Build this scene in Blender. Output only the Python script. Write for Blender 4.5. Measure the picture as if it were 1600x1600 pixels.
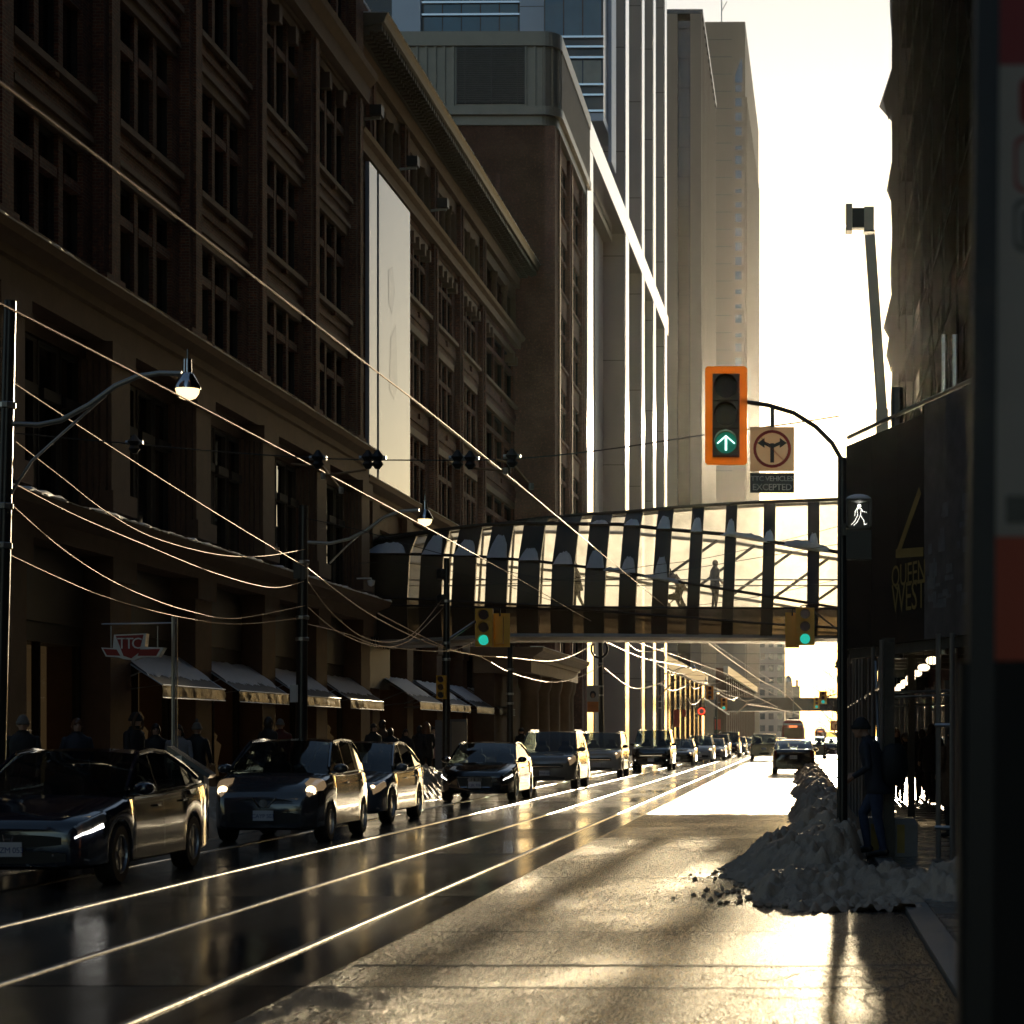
import bpy, bmesh, math, random
from mathutils import Vector, Matrix, noise
C = bpy.context.scene
COL = C.collection
for _o in list(bpy.data.objects):
    bpy.data.objects.remove(_o)
R = random.Random(11)
PI = math.pi
# ------------------------------------------------------------------ camera
FPX, VX, VY, CAMH = 3333.0, 1250.0, 1150.0, 1.6
cd = bpy.data.cameras.new('camera')
cd.sensor_width = 36.0
cd.lens = 36.0 * FPX / 1600.0
cd.shift_x = (800 - VX) / 1600.0
cd.shift_y = (VY - 800) / 1600.0
cd.clip_start = 0.1
cd.clip_end = 6000
cd.dof.use_dof = True
cd.dof.focus_distance = 42
cd.dof.aperture_fstop = 4.0
cam = bpy.data.objects.new('camera', cd)
cam.location = (0, 0, CAMH)
cam.rotation_euler = (PI / 2, 0, 0)
COL.objects.link(cam)
C.camera = cam
# ------------------------------------------------------------------ light
SUN_EL = math.atan2(VY - 672, FPX)
SUN_AZ = math.atan2(1330 - VX, FPX)          # right of the street axis (+Y)
w = bpy.data.worlds.new('World'); C.world = w; w.use_nodes = True
nt = w.node_tree; nt.nodes.clear()
sky = nt.nodes.new('ShaderNodeTexSky'); sky.sky_type = 'NISHITA'; sky.sun_disc = False
sky.sun_elevation = SUN_EL; sky.sun_rotation = SUN_AZ
sky.altitude = 80; sky.air_density = 1.0; sky.dust_density = 0.5; sky.ozone_density = 1.2
bg = nt.nodes.new('ShaderNodeBackground'); bg.inputs[1].default_value = 0.125
wo = nt.nodes.new('ShaderNodeOutputWorld')
nt.links.new(sky.outputs[0], bg.inputs[0]); nt.links.new(bg.outputs[0], wo.inputs[0])
sd = bpy.data.lights.new('sun', 'SUN'); sd.energy = 5.0; sd.angle = math.radians(0.53); sd.color = (1.0, 0.80, 0.51)
so = bpy.data.objects.new('sun', sd); COL.objects.link(so)
_d = Vector((math.sin(SUN_AZ) * math.cos(SUN_EL), math.cos(SUN_AZ) * math.cos(SUN_EL), math.sin(SUN_EL)))
so.rotation_euler = (-_d).to_track_quat('-Z', 'Y').to_euler()
so.location = _d * 100
C.view_settings.view_transform = 'Standard'; C.view_settings.look = 'None'
C.view_settings.exposure = 0.15; C.view_settings.gamma = 1.0
C.view_settings.use_curve_mapping = False
C.render.engine = 'CYCLES'
cy = C.cycles
cy.use_denoising = True
cy.max_bounces = 8; cy.diffuse_bounces = 3; cy.glossy_bounces = 4; cy.transmission_bounces = 4
cy.transparent_max_bounces = 24; cy.volume_bounces = 0
cy.caustics_reflective = True; cy.caustics_refractive = False
cy.sample_clamp_indirect = 25.0
# ------------------------------------------------------------------ helpers
def PX(px, Z): return (px - VX) * Z / FPX          # world X of a measured column at depth Z
def PH(py, Z): return CAMH + (VY - py) * Z / FPX   # height of a measured row at depth Z
def P(px, py, Z): return Vector((PX(px, Z), Z, PH(py, Z)))

class MB:
    def __init__(s): s.v = []; s.f = []; s.m = []
    def quad(s, a, b, c, d, mi=0):
        n = len(s.v); s.v += [tuple(a), tuple(b), tuple(c), tuple(d)]; s.f.append((n, n+1, n+2, n+3)); s.m.append(mi)
    def poly(s, pts, mi=0):
        n = len(s.v); s.v += [tuple(p) for p in pts]; s.f.append(tuple(range(n, n+len(pts)))); s.m.append(mi)
    def box(s, x0, x1, y0, y1, z0, z1, mi=0):
        n = len(s.v)
        s.v += [(x0,y0,z0),(x1,y0,z0),(x1,y1,z0),(x0,y1,z0),(x0,y0,z1),(x1,y0,z1),(x1,y1,z1),(x0,y1,z1)]
        for q in ((0,3,2,1),(4,5,6,7),(0,1,5,4),(1,2,6,5),(2,3,7,6),(3,0,4,7)):
            s.f.append(tuple(n+i for i in q)); s.m.append(mi)
    def boxm(s, M, sx, sy, sz, mi=0):
        n = len(s.v)
        for z in (-.5,.5):
            for x, y in ((-.5,-.5),(.5,-.5),(.5,.5),(-.5,.5)):
                s.v.append(tuple(M @ Vector((x*sx, y*sy, z*sz))))
        for q in ((0,3,2,1),(4,5,6,7),(0,1,5,4),(1,2,6,5),(2,3,7,6),(3,0,4,7)):
            s.f.append(tuple(n+i for i in q)); s.m.append(mi)
    def bar(s, a, b, wd, hd, mi=0):
        a = Vector(a); b = Vector(b); d = b - a; L = d.length
        q = d.to_track_quat('Y', 'Z').to_matrix().to_4x4()
        s.boxm(Matrix.Translation((a+b)/2) @ q, wd, L, hd, mi)
    def rings(s, rr, closed=True, cap=True, mi=0):
        n0 = len(s.v); k = len(rr[0])
        for r in rr: s.v += [tuple(p) for p in r]
        for i in range(len(rr)-1):
            for j in range(k if closed else k-1):
                a = n0+i*k+j; b = n0+i*k+(j+1) % k
                s.f.append((a, b, b+k, a+k)); s.m.append(mi)
        if cap and closed:
            s.f.append(tuple(n0+j for j in reversed(range(k)))); s.m.append(mi)
            s.f.append(tuple(n0+(len(rr)-1)*k+j for j in range(k))); s.m.append(mi)
    def tube(s, pts, r, n=6, mi=0, cap=True):
        pts = [Vector(p) for p in pts]; rr = []
        rad = r if isinstance(r, (list, tuple)) else [r]*len(pts)
        up = None
        for i, p in enumerate(pts):
            d = (pts[min(i+1, len(pts)-1)] - pts[max(i-1, 0)]).normalized()
            if up is None:
                up = Vector((0,0,1)) if abs(d.z) < .9 else Vector((1,0,0))
            u = d.cross(up).normalized(); v = u.cross(d).normalized(); up = v
            rr.append([p + (u*math.cos(2*PI*j/n) + v*math.sin(2*PI*j/n))*rad[i] for j in range(n)])
        s.rings(rr, True, cap, mi)
    def lathe(s, prof, c=(0,0,0), n=16, mi=0, axis='z'):
        rr = []
        for r, z in prof:
            ring = []
            for j in range(n):
                a = 2*PI*j/n; x, y = r*math.cos(a), r*math.sin(a)
                p = (x, y, z) if axis == 'z' else ((z, x, y) if axis == 'x' else (y, z, x))
                ring.append((c[0]+p[0], c[1]+p[1], c[2]+p[2]))
            rr.append(ring)
        s.rings(rr, True, True, mi)
    def sphere(s, c, r, n=10, mi=0, sz=1.0):
        pr = [(max(1e-4, r*math.sin(PI*i/n)), -r*sz*math.cos(PI*i/n)) for i in range(n+1)]
        s.lathe(pr, c, max(8, n+2), mi)
    def prism(s, pts, z0, z1, mi=0, M=None):
        """polygon pts (x,y) extruded z0..z1, optional matrix"""
        M = M or Matrix.Identity(4)
        a = [M @ Vector((x, y, z0)) for x, y in pts]; b = [M @ Vector((x, y, z1)) for x, y in pts]
        s.rings([a, b], True, True, mi)
    def build(s, name, mats, parent=None, smooth=None, fix=False):
        me = bpy.data.meshes.new(name)
        me.from_pydata(s.v, [], s.f)
        if not isinstance(mats, (list, tuple)): mats = [mats]
        for m in mats: me.materials.append(m)
        me.polygons.foreach_set('material_index', s.m)
        if fix:
            b = bmesh.new(); b.from_mesh(me); bmesh.ops.remove_doubles(b, verts=b.verts, dist=1e-5)
            bmesh.ops.recalc_face_normals(b, faces=b.faces); b.to_mesh(me); b.free()
        if smooth:
            me.shade_smooth(); me.set_sharp_from_angle(angle=math.radians(smooth))
        return link(name, me, parent)

def link(name, me, parent=None):
    o = bpy.data.objects.new(name, me); COL.objects.link(o)
    if parent is not None: o.parent = parent
    return o
def tag(o, label=None, cat=None, group=None, kind=None):
    if label: o['label'] = label
    if cat: o['category'] = cat
    if group: o['group'] = group
    if kind: o['kind'] = kind
    return o
def thing(name, label, cat, loc=(0,0,0), rotz=0.0, group=None):
    o = bpy.data.objects.new(name, None); COL.objects.link(o)
    o.empty_display_size = .2
    o.location = loc; o.rotation_euler = (0, 0, rotz)
    return tag(o, label, cat, group)
def copy_tree(o, parent=None):
    c = o.copy(); COL.objects.link(c)
    if parent is not None: c.parent = parent
    for ch in KIDS.get(o.name, [k for k in o.children]): copy_tree(ch, c)
    return c
KIDS = {}
def text_mesh(body, size, M, depth=0.004, spacing=1.0):
    cu = bpy.data.curves.new('lettering', 'FONT'); cu.body = body; cu.size = size
    cu.align_x = 'CENTER'; cu.align_y = 'CENTER'; cu.extrude = depth; cu.space_character = spacing
    cu.resolution_u = 3
    ob = bpy.data.objects.new('lettering', cu); COL.objects.link(ob)
    dg = bpy.context.evaluated_depsgraph_get(); me = bpy.data.meshes.new_from_object(ob.evaluated_get(dg))
    bpy.data.objects.remove(ob); bpy.data.curves.remove(cu)
    me.transform(M); me.name = 'lettering'
    return me
FACE_CAM = Matrix.Rotation(PI/2, 4, 'X')     # xy text plane -> xz plane read from -Y
# ------------------------------------------------------------------ materials
def _mix(nt, a, b, fac):
    n = nt.nodes.new('ShaderNodeMix'); n.data_type = 'RGBA'
    for i, v in ((6, a), (7, b)):
        if isinstance(v, tuple): n.inputs[i].default_value = (*v, 1)
        else: nt.links.new(v, n.inputs[i])
    if isinstance(fac, float): n.inputs[0].default_value = fac
    else: nt.links.new(fac, n.inputs[0])
    return n.outputs[2]
def _noise(nt, vec, scale, detail=4, rough=.55, dist=0):
    n = nt.nodes.new('ShaderNodeTexNoise'); n.inputs['Scale'].default_value = scale
    n.inputs['Detail'].default_value = detail; n.inputs['Roughness'].default_value = rough
    n.inputs['Distortion'].default_value = dist
    nt.links.new(vec, n.inputs['Vector']); return n.outputs['Fac']
def _ramp(nt, x, a, b, lo=0.0, hi=1.0):
    n = nt.nodes.new('ShaderNodeMapRange'); n.inputs[1].default_value = a; n.inputs[2].default_value = b
    n.inputs[3].default_value = lo; n.inputs[4].default_value = hi
    nt.links.new(x, n.inputs[0]); return n.outputs[0]
def newmat(name):
    m = bpy.data.materials.new(name); m.use_nodes = True
    nt = m.node_tree; b = nt.nodes['Principled BSDF']
    tc = nt.nodes.new('ShaderNodeTexCoord')
    return m, nt, b, tc.outputs['Object']
def mat(name, col, rough=.6, metal=0., var=.25, vs=3.0, bump=0., bs=40., spec=.5, rvar=0.0, coat=0.0, emit=None, es=0.0):
    m, nt, b, oc = newmat(name)
    fac = _noise(nt, oc, vs, 5)
    dk = tuple(max(0, c*(1-var)) for c in col); lt = tuple(min(1, c*(1+var)) for c in col)
    nt.links.new(_mix(nt, dk, lt, fac), b.inputs['Base Color'])
    b.inputs['Metallic'].default_value = metal; b.inputs['Roughness'].default_value = rough
    b.inputs['Specular IOR Level'].default_value = spec
    if rvar: nt.links.new(_ramp(nt, _noise(nt, oc, vs*2.3, 4), .3, .7, max(.02, rough-rvar), min(1, rough+rvar)), b.inputs['Roughness'])
    if coat: b.inputs['Coat Weight'].default_value = coat; b.inputs['Coat Roughness'].default_value = .05
    if bump:
        bn = nt.nodes.new('ShaderNodeBump'); bn.inputs['Strength'].default_value = bump; bn.inputs['Distance'].default_value = .02
        nt.links.new(_noise(nt, oc, bs, 5, .65), bn.inputs['Height']); nt.links.new(bn.outputs[0], b.inputs['Normal'])
    if emit: b.inputs['Emission Color'].default_value = (*emit, 1); b.inputs['Emission Strength'].default_value = es
    return m
def brickmat(name, c1, c2, mortar, bw=.22, bh=.075, rough=.8):
    m, nt, b, oc = newmat(name)
    sep = nt.nodes.new('ShaderNodeSeparateXYZ'); nt.links.new(oc, sep.inputs[0])
    add = nt.nodes.new('ShaderNodeMath'); nt.links.new(sep.outputs[0], add.inputs[0]); nt.links.new(sep.outputs[1], add.inputs[1])
    cmb = nt.nodes.new('ShaderNodeCombineXYZ'); nt.links.new(add.outputs[0], cmb.inputs[0]); nt.links.new(sep.outputs[2], cmb.inputs[1])
    br = nt.nodes.new('ShaderNodeTexBrick'); nt.links.new(cmb.outputs[0], br.inputs['Vector'])
    br.inputs['Scale'].default_value = 1; br.inputs['Brick Width'].default_value = bw; br.inputs['Row Height'].default_value = bh
    br.inputs['Mortar Size'].default_value = .008; br.inputs['Bias'].default_value = -.1
    br.inputs['Color1'].default_value = (*c1, 1); br.inputs['Color2'].default_value = (*c2, 1); br.inputs['Mortar'].default_value = (*mortar, 1)
    stain = _ramp(nt, _noise(nt, oc, .5, 6, .6), .3, .75)
    dark = tuple(c*.4 for c in c1)
    c = _mix(nt, br.outputs['Color'], dark, stain)
    gr = _noise(nt, oc, 9, 6, .7)
    c2n = _mix(nt, c, tuple(min(1, x*2.0) for x in c2), _ramp(nt, gr, .52, .78, 0, .75))
    nt.links.new(c2n, b.inputs['Base Color'])
    b.inputs['Roughness'].default_value = rough
    bn = nt.nodes.new('ShaderNodeBump'); bn.inputs['Strength'].default_value = .7; bn.inputs['Distance'].default_value = .02
    ad = nt.nodes.new('ShaderNodeMath'); nt.links.new(gr, ad.inputs[0])
    iv = _ramp(nt, br.outputs['Fac'], 0, 1, 1, 0); nt.links.new(iv, ad.inputs[1])
    nt.links.new(ad.outputs[0], bn.inputs['Height']); nt.links.new(bn.outputs[0], b.inputs['Normal'])
    return m
def wetmat(name, col, r_lo, r_hi, vs, bump, bs, spec=.6, streak=1.0, patch=(.42, .62), bdist=.01, grain=False):
    m, nt, b, oc = newmat(name)
    mp = nt.nodes.new('ShaderNodeMapping'); nt.links.new(oc, mp.inputs[0]); mp.inputs['Scale'].default_value = (1.0, streak, 1)
    v = mp.outputs[0]
    wet = _ramp(nt, _noise(nt, v, vs, 6, .62, .4), patch[0], patch[1])
    g = _noise(nt, oc, bs, 3, .6)
    if grain:
        m2 = nt.nodes.new('ShaderNodeMapping'); nt.links.new(oc, m2.inputs[0]); m2.inputs['Scale'].default_value = (95, 13, 1)
        vo = nt.nodes.new('ShaderNodeTexVoronoi'); nt.links.new(m2.outputs[0], vo.inputs['Vector']); vo.inputs['Scale'].default_value = 1.0
        gm = nt.nodes.new('ShaderNodeMath'); nt.links.new(g, gm.inputs[0]); nt.links.new(vo.outputs['Distance'], gm.inputs[1]); g = gm.outputs[0]
    fine = _noise(nt, oc, 26, 4, .7)
    dk = tuple(c*.6 for c in col); lt = tuple(min(1, c*1.5) for c in col)
    nt.links.new(_mix(nt, _mix(nt, dk, lt, fine), dk, wet), b.inputs['Base Color'])
    rg = _ramp(nt, wet, 0, 1, r_hi, r_lo)
    b.inputs['Specular IOR Level'].default_value = spec
    if grain:
        sepc = nt.nodes.new('ShaderNodeSeparateColor'); nt.links.new(vo.outputs['Color'], sepc.inputs[0])
        # each stone of the aggregate is wetter or drier than its neighbours
        dry = nt.nodes.new('ShaderNodeMath'); dry.operation = 'MULTIPLY'; nt.links.new(_ramp(nt, sepc.outputs[0], .40, .70, 1, 0), dry.inputs[0]); nt.links.new(_ramp(nt, wet, .2, 1, 1, .25), dry.inputs[1])
        nt.links.new(_ramp(nt, dry.outputs[0], 0, 1, spec, .10), b.inputs['Specular IOR Level'])
        ra = nt.nodes.new('ShaderNodeMath'); nt.links.new(rg, ra.inputs[0]); nt.links.new(_ramp(nt, sepc.outputs[1], 0, 1, -.04, .14), ra.inputs[1]); ra.use_clamp = True; rg = ra.outputs[0]
    nt.links.new(rg, b.inputs['Roughness'])
    bn = nt.nodes.new('ShaderNodeBump'); bn.inputs['Distance'].default_value = bdist
    nt.links.new(_ramp(nt, wet, 0, 1, bump, bump*.25), bn.inputs['Strength'])
    ad = nt.nodes.new('ShaderNodeMath'); nt.links.new(g, ad.inputs[0])
    sc = nt.nodes.new('ShaderNodeMath'); sc.operation = 'MULTIPLY'; sc.inputs[1].default_value = 2.0
    nt.links.new(_noise(nt, v, 2.2, 3), sc.inputs[0]); nt.links.new(sc.outputs[0], ad.inputs[1])
    nt.links.new(ad.outputs[0], bn.inputs['Height']); nt.links.new(bn.outputs[0], b.inputs['Normal'])
    return m
def glassmat(name, tint=(.8,.85,.85), transp=.6, rough=.02, translucent=0.0, tcol=(.9,.85,.7)):
    m = bpy.data.materials.new(name); m.use_nodes = True; nt = m.node_tree; nt.nodes.clear()
    out = nt.nodes.new('ShaderNodeOutputMaterial')
    tr = nt.nodes.new('ShaderNodeBsdfTransparent'); tr.inputs[0].default_value = (*tint, 1)
    gl = nt.nodes.new('ShaderNodeBsdfGlossy'); gl.inputs['Roughness'].default_value = rough; gl.inputs[0].default_value = (1,1,1,1)
    fr = nt.nodes.new('ShaderNodeFresnel'); geo = nt.nodes.new('ShaderNodeNewGeometry'); nt.links.new(_ramp(nt, geo.outputs['Backfacing'], 0, 1, 1.5, .6667), fr.inputs[0])
    body = tr.outputs[0]
    df = nt.nodes.new('ShaderNodeBsdfDiffuse'); df.inputs[0].default_value = (.01,.012,.014,1)
    mx = nt.nodes.new('ShaderNodeMixShader'); mx.inputs[0].default_value = transp
    nt.links.new(df.outputs[0], mx.inputs[1]); nt.links.new(tr.outputs[0], mx.inputs[2]); body = mx.outputs[0]
    if translucent:
        tl = nt.nodes.new('ShaderNodeBsdfTranslucent'); tl.inputs[0].default_value = (*tcol, 1)
        tc = nt.nodes.new('ShaderNodeTexCoord')
        f = _ramp(nt, _noise(nt, tc.outputs['Object'], 1.3, 5, .6), .25, .8, translucent*.5, min(1, translucent*1.4))
        m2 = nt.nodes.new('ShaderNodeMixShader'); nt.links.new(f, m2.inputs[0])
        nt.links.new(body, m2.inputs[1]); nt.links.new(tl.outputs[0], m2.inputs[2]); body = m2.outputs[0]
    m3 = nt.nodes.new('ShaderNodeMixShader'); nt.links.new(fr.outputs[0], m3.inputs[0])
    nt.links.new(body, m3.inputs[1]); nt.links.new(gl.outputs[0], m3.inputs[2]); nt.links.new(m3.outputs[0], out.inputs[0])
    return m
M = {}
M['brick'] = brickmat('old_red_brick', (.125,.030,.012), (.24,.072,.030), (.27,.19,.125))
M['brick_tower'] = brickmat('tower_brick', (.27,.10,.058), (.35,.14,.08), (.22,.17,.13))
M['brick_rear'] = brickmat('lighter_sunlit_red_brick', (.16,.045,.019), (.29,.095,.04), (.30,.21,.14))  # rear brick: a lighter tone, with its sunlit warmth painted into the colour
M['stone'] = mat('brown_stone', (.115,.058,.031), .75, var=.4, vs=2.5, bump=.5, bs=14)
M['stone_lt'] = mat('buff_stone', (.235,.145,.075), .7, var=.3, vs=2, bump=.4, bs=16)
M['dkframe'] = mat('dark_window_paint', (.03,.026,.022), .75, var=.2, spec=.15)
M['pane'] = mat('dark_window_glass', (.012,.014,.016), .03, var=.1, vs=.6, spec=.8, bump=.03, bs=1.2)
M['metal_clad'] = mat('grey_metal_cladding', (.25,.215,.165), .42, .3, var=.2, vs=1.5)
M['louver'] = mat('dark_louvre', (.10,.095,.085), .5, .4, var=.2)
M['white_panel'] = mat('white_aluminium_panel', (.74,.75,.77), .16, .8, var=.06, vs=.7, spec=.6)
M['grey_panel'] = mat('grey_stone_panel', (.30,.29,.28), .45, .1, var=.12, vs=.4)
M['blue_panel'] = mat('blue_grey_panel', (.30,.34,.42), .4, .3, var=.08, vs=.5)
M['blue_glass'] = mat('blue_curtain_glass', (.03,.075,.11), .04, var=.4, vs=.25, spec=.9, bump=.05, bs=.7)
M['concrete_tower'] = mat('tan_tower_concrete', (.19,.155,.12), .6, var=.15, vs=.2, bump=.2, bs=3)
M['tower_glass'] = mat('bronze_tower_glass', (.03,.024,.018), .16, var=.3, vs=.1, spec=.6)
M['sky_glass'] = mat('pale_window_glass', (.10,.13,.16), .03, var=.2, vs=.1, spec=.9, metal=.5)
M['beige_stone'] = mat('beige_tower_stone', (.22,.175,.135), .65, var=.12, vs=.12)
M['snow'] = mat('snow', (.80,.82,.86), .55, var=.08, vs=6, bump=.6, bs=30)
M['dirty_snow'] = mat('dirty_snow', (.50,.39,.29), .5, var=.6, vs=2.2, bump=1.0, bs=22)
M['black_metal'] = mat('black_metal', (.03,.03,.03), .4, .5, var=.2)
M['pole_paint'] = mat('dark_pole_paint', (.05,.05,.05), .35, .6, var=.2)
M['steel'] = mat('galvanised_steel', (.42,.42,.41), .35, .9, var=.2, vs=8)
M['wire'] = mat('copper_wire', (.24,.14,.07), .45, .9, var=.3, vs=1.5)
M['rail'] = mat('polished_rail_steel', (.62,.58,.52), .27, 1.0, var=.25, vs=5, bump=.25, bs=5)
M['asphalt'] = wetmat('wet_asphalt', (.027,.025,.024), .09, .20, .55, 1.0, 60, .22, .5, (.46, .72), .018, grain=True)
M['slab'] = wetmat('wet_track_concrete', (.06,.056,.05), .085, .28, .6, .45, 30, .6, .25, (.30, .62), .008)
M['pave'] = wetmat('wet_paving', (.13,.125,.12), .10, .40, .5, .5, 30, .5, 1, (.38, .62), .008)
M['kerb'] = mat('kerb_concrete', (.20,.19,.18), .35, var=.3, vs=2, bump=.5, bs=20)
M['joint'] = mat('joint_filler', (.015,.015,.015), .5)
M['bronze'] = mat('bronze_cladding', (.055,.045,.035), .38, .55, var=.25, vs=.8)
M['yellow'] = mat('signal_yellow_paint', (.95,.50,.03), .4, var=.10, vs=4)
def plasticmat(name, col, tl):
    m, nt, b, oc = newmat(name); out = [n for n in nt.nodes if n.type == 'OUTPUT_MATERIAL'][0]
    b.inputs['Base Color'].default_value = (*col, 1); b.inputs['Roughness'].default_value = .35
    t = nt.nodes.new('ShaderNodeBsdfTranslucent'); c = _mix(nt, tuple(x*.8 for x in col), tuple(min(1, x*1.15) for x in col), _noise(nt, oc, 5, 4)); nt.links.new(c, t.inputs[0])
    mx = nt.nodes.new('ShaderNodeMixShader'); mx.inputs[0].default_value = tl
    nt.links.new(b.outputs[0], mx.inputs[1]); nt.links.new(t.outputs[0], mx.inputs[2]); nt.links.new(mx.outputs[0], out.inputs[0])
    return m
M['orange_board'] = plasticmat('signal_backboard', (.88,.44,.06), .6)
M['sign_thin'] = plasticmat('thin_sign_sheet', (.80,.66,.50), .35)
# ------------------------------------------------------------------ ground, road, pavements
g = MB(); g.box(-600, 600, -60, 2600, -.6, -.25); tag(g.build('ground', M['asphalt']), kind='structure')
road = MB(); road.box(-9.6, .95, -30, 1500, -.24, 0.0)
road = tag(road.build('road', M['asphalt']), kind='structure')
RAILX = (-8.15, -6.68, -5.13, -3.72)
lanes = [(-9.0, -8.215), (-8.085, -6.745), (-6.615, -5.195), (-5.065, -3.785), (-3.655, -3.15)]
slab_me = {}
for li, (x0, x1) in enumerate(lanes):
    for k in range(15):
        y0 = 6 + k*7.6
        b = slab_me.get(li)
        if b is None:
            q = MB(); q.box(x0, x1, 0, 7.57, -.1, .008)
            o = q.build('track_slab', M['slab'], road); slab_me[li] = o.data
        else: o = link('track_slab', b, road)
        o.location = (0, y0, R.uniform(-.002, .002))
q = MB()
for x0, x1 in lanes: q.box(x0, x1, 120.02, 420, -.1, .008)
tag(q.build('track_bed', M['slab'], road))
for x in RAILX:
    q = MB(); pts = []
    n = 160
    ys = [4 + 396*(i/n)**1.6 for i in range(n+1)]
    rr = []
    for y in ys:
        j = .006*noise.noise(Vector((x*3, y*.6, 0)))
        h = .022 + .004*noise.noise(Vector((x*5, y*1.7, 3)))
        rr.append([(x-.036+j, y, -.05), (x-.036+j, y, h-.014), (x-.024+j, y, h), (x+.018+j, y, h), (x+.029+j, y, h-.008), (x+.037+j, y, h-.019), (x+.037+j, y, -.05)])
    q.rings(rr, True, True); q.build('tram_rail', M['rail'], road, smooth=40)
# seams and crack lines in the near lane
for y, xa, xb, wd in ((14.85, -3.1, .9, .05), (13.55, -3.1, .55, .03), (17.4, -3.1, .5, .02), (24.0, -3.1, -.6, .03), (33.0, -3.1, -.5, .04)):
    q = MB(); n = 24; lo = []; hi = []
    for i in range(n+1):
        x = xa + (xb-xa)*i/n; yy = y + .06*noise.noise(Vector((x*2.1, y, 0)))
        t = wd*(.7 + .8*abs(noise.noise(Vector((x*4, y, 9)))))
        lo.append((x, yy-t, .004)); hi.append((x, yy+t, .004))
    q.rings([lo, hi], False, False); q.build('tar_seam', M['joint'], road)
q = MB(); rc = random.Random(5)
for s in range(9):
    x, y = .35 + rc.uniform(-.25, .3), rc.uniform(12.2, 14.8)
    pts = [(x, y)]; a = rc.uniform(0, 6.28)
    for i in range(12):
        a += rc.uniform(-.8, .8); x += .05*math.cos(a); y += .13*math.sin(a); x = min(.86, x); pts.append((x, y))
    for (xa, ya), (xb, yb) in zip(pts, pts[1:]):
        d = Vector((xb-xa, yb-ya)); L = d.length or 1; nx, ny = -d.y/L*.008, d.x/L*.022
        q.quad((xa-nx, ya-ny, .005), (xb-nx, yb-ny, .005), (xb+nx, yb+ny, .005), (xa+nx, ya+ny, .005))
tag(q.build('road_cracks', M['joint'], road), kind='stuff')
# pavements with kerbs; the kerbs are cut in stones
def pavement(name, x0, x1, kx0, kx1, y0, y1, zt, panel):
    b = MB(); b.box(x0, x1, y0, y1, -.24, zt-.012)
    o = tag(b.build(name, M['joint']), kind='structure')
    nx = max(1, round((x1-x0)/panel)); wpx = (x1-x0)/nx; me = None; ny = int(min(60, (y1-y0)/panel/1.0))
    cnt = 0
    for j in range(ny):
        for i in range(nx):
            if cnt >= 290: break
            if me is None:
                q = MB(); q.box(.008, wpx-.008, .008, panel-.008, -.05, 0); s = q.build('paving_slab', M['pave'], o); me = s.data
            else: s = link('paving_slab', me, o)
            s.location = (x0+i*wpx, y0+j*panel, zt + R.uniform(-.004, .004)); cnt += 1
    yy = y0 + (cnt//nx)*panel
    q = MB(); q.box(x0, x1, yy, y1, zt-.011, zt); tag(q.build('paving_field', M['pave'], o))
    me = None
    for k in range(30):
        if me is None:
            q = MB(); q.box(kx0, kx1, .006, 2.994, -.2, 0); s = q.build('kerb_stone', M['kerb'], o); me = s.data
        else: s = link('kerb_stone', me, o)
        s.location = (0, y0+k*3, zt + .005)
    q = MB(); q.box(kx0, kx1, y0+90, y1, -.2, zt+.005); q.build('kerb_run', M['kerb'], o)
    return o
pavement('pavement_left', -16.5, -9.86, -9.85, -9.61, 30, 700, .12, 1.5)
pavement('pavement_right', 1.19, 5.6, .96, 1.18, 11, 700, .035, 1.3)
q = MB(); q.box(-30, -9.86, -10, 29.9, -.24, -.02); tag(q.build('side_street', M['asphalt']), kind='structure')

# ------------------------------------------------------------------ old department store
def bay_window(parent, y0, y1, z0, z1, xf, trans, group3=True, mull=.26, panes=True, xm=None, mm='brick'):
    """one three-light window: frame part with its panes as sub-parts"""
    xm = xf + .28 if xm is None else xm
    n = 3 if group3 else 2
    wl = (y1-y0-(n-1)*mull)/n
    f = MB()
    for i in range(n-1):
        ya = y0 + wl*(i+1) + mull*i
        f.box(xf-.1, xm, ya, ya+mull, z0, z1, 1)
    zt = z0 + (z1-z0)*trans
    for i in range(n):
        ya = y0 + (wl+mull)*i; yb = ya+wl
        f.box(xf-.04, xf+.10, ya, ya+.07, z0, z1, 0); f.box(xf-.04, xf+.10, yb-.07, yb, z0, z1, 0)
        f.box(xf-.04, xf+.10, ya+.07, yb-.07, z0, z0+.09, 0); f.box(xf-.04, xf+.10, ya+.07, yb-.07, z1-.09, z1, 0)
        f.box(xf-.05, xf+.2, ya+.07, yb-.07, zt-.11, zt+.11, 1)
    o = f.build('window', [M['dkframe'], M[mm]], parent)
    for i in range(n):
        ya = y0 + (wl+mull)*i + .07; yb = ya + wl - .14
        for za, zb in ((z0+.09, zt-.11), (zt+.11, z1-.09)):
            if zb-za < .1: continue
            p = MB(); t = R.uniform(-.006, .006); u = R.uniform(-.006, .006)
            p.quad((xf-.005-t-u, ya, za), (xf-.005+t-u, yb, za), (xf-.005+t+u, yb, zb), (xf-.005-t+u, ya, zb))
            p.build('pane', M['pane'], o)
    return o
def moulding(parent, name, prof, y0, y1, m, seg=1):
    """profile (x,z) extruded along y"""
    q = MB(); q.rings([[(x, y, z) for x, z in prof] for y in (y0, y1)], True, True)
    return q.build(name, m, parent)
ROT = -0.012
STORE_Z0 = 40.0
storeA = thing('department_store', 'dark red brick department store block nearest on the left, with snow on its ledges', 'building',
               (-15.8 + .012*STORE_Z0, STORE_Z0, 0), ROT)
BAY = 6.28; PW = 1.12
pil = [.95 + BAY*k for k in range(-1, 6)]
YA0, YA1 = -6.2, 33.0
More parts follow.
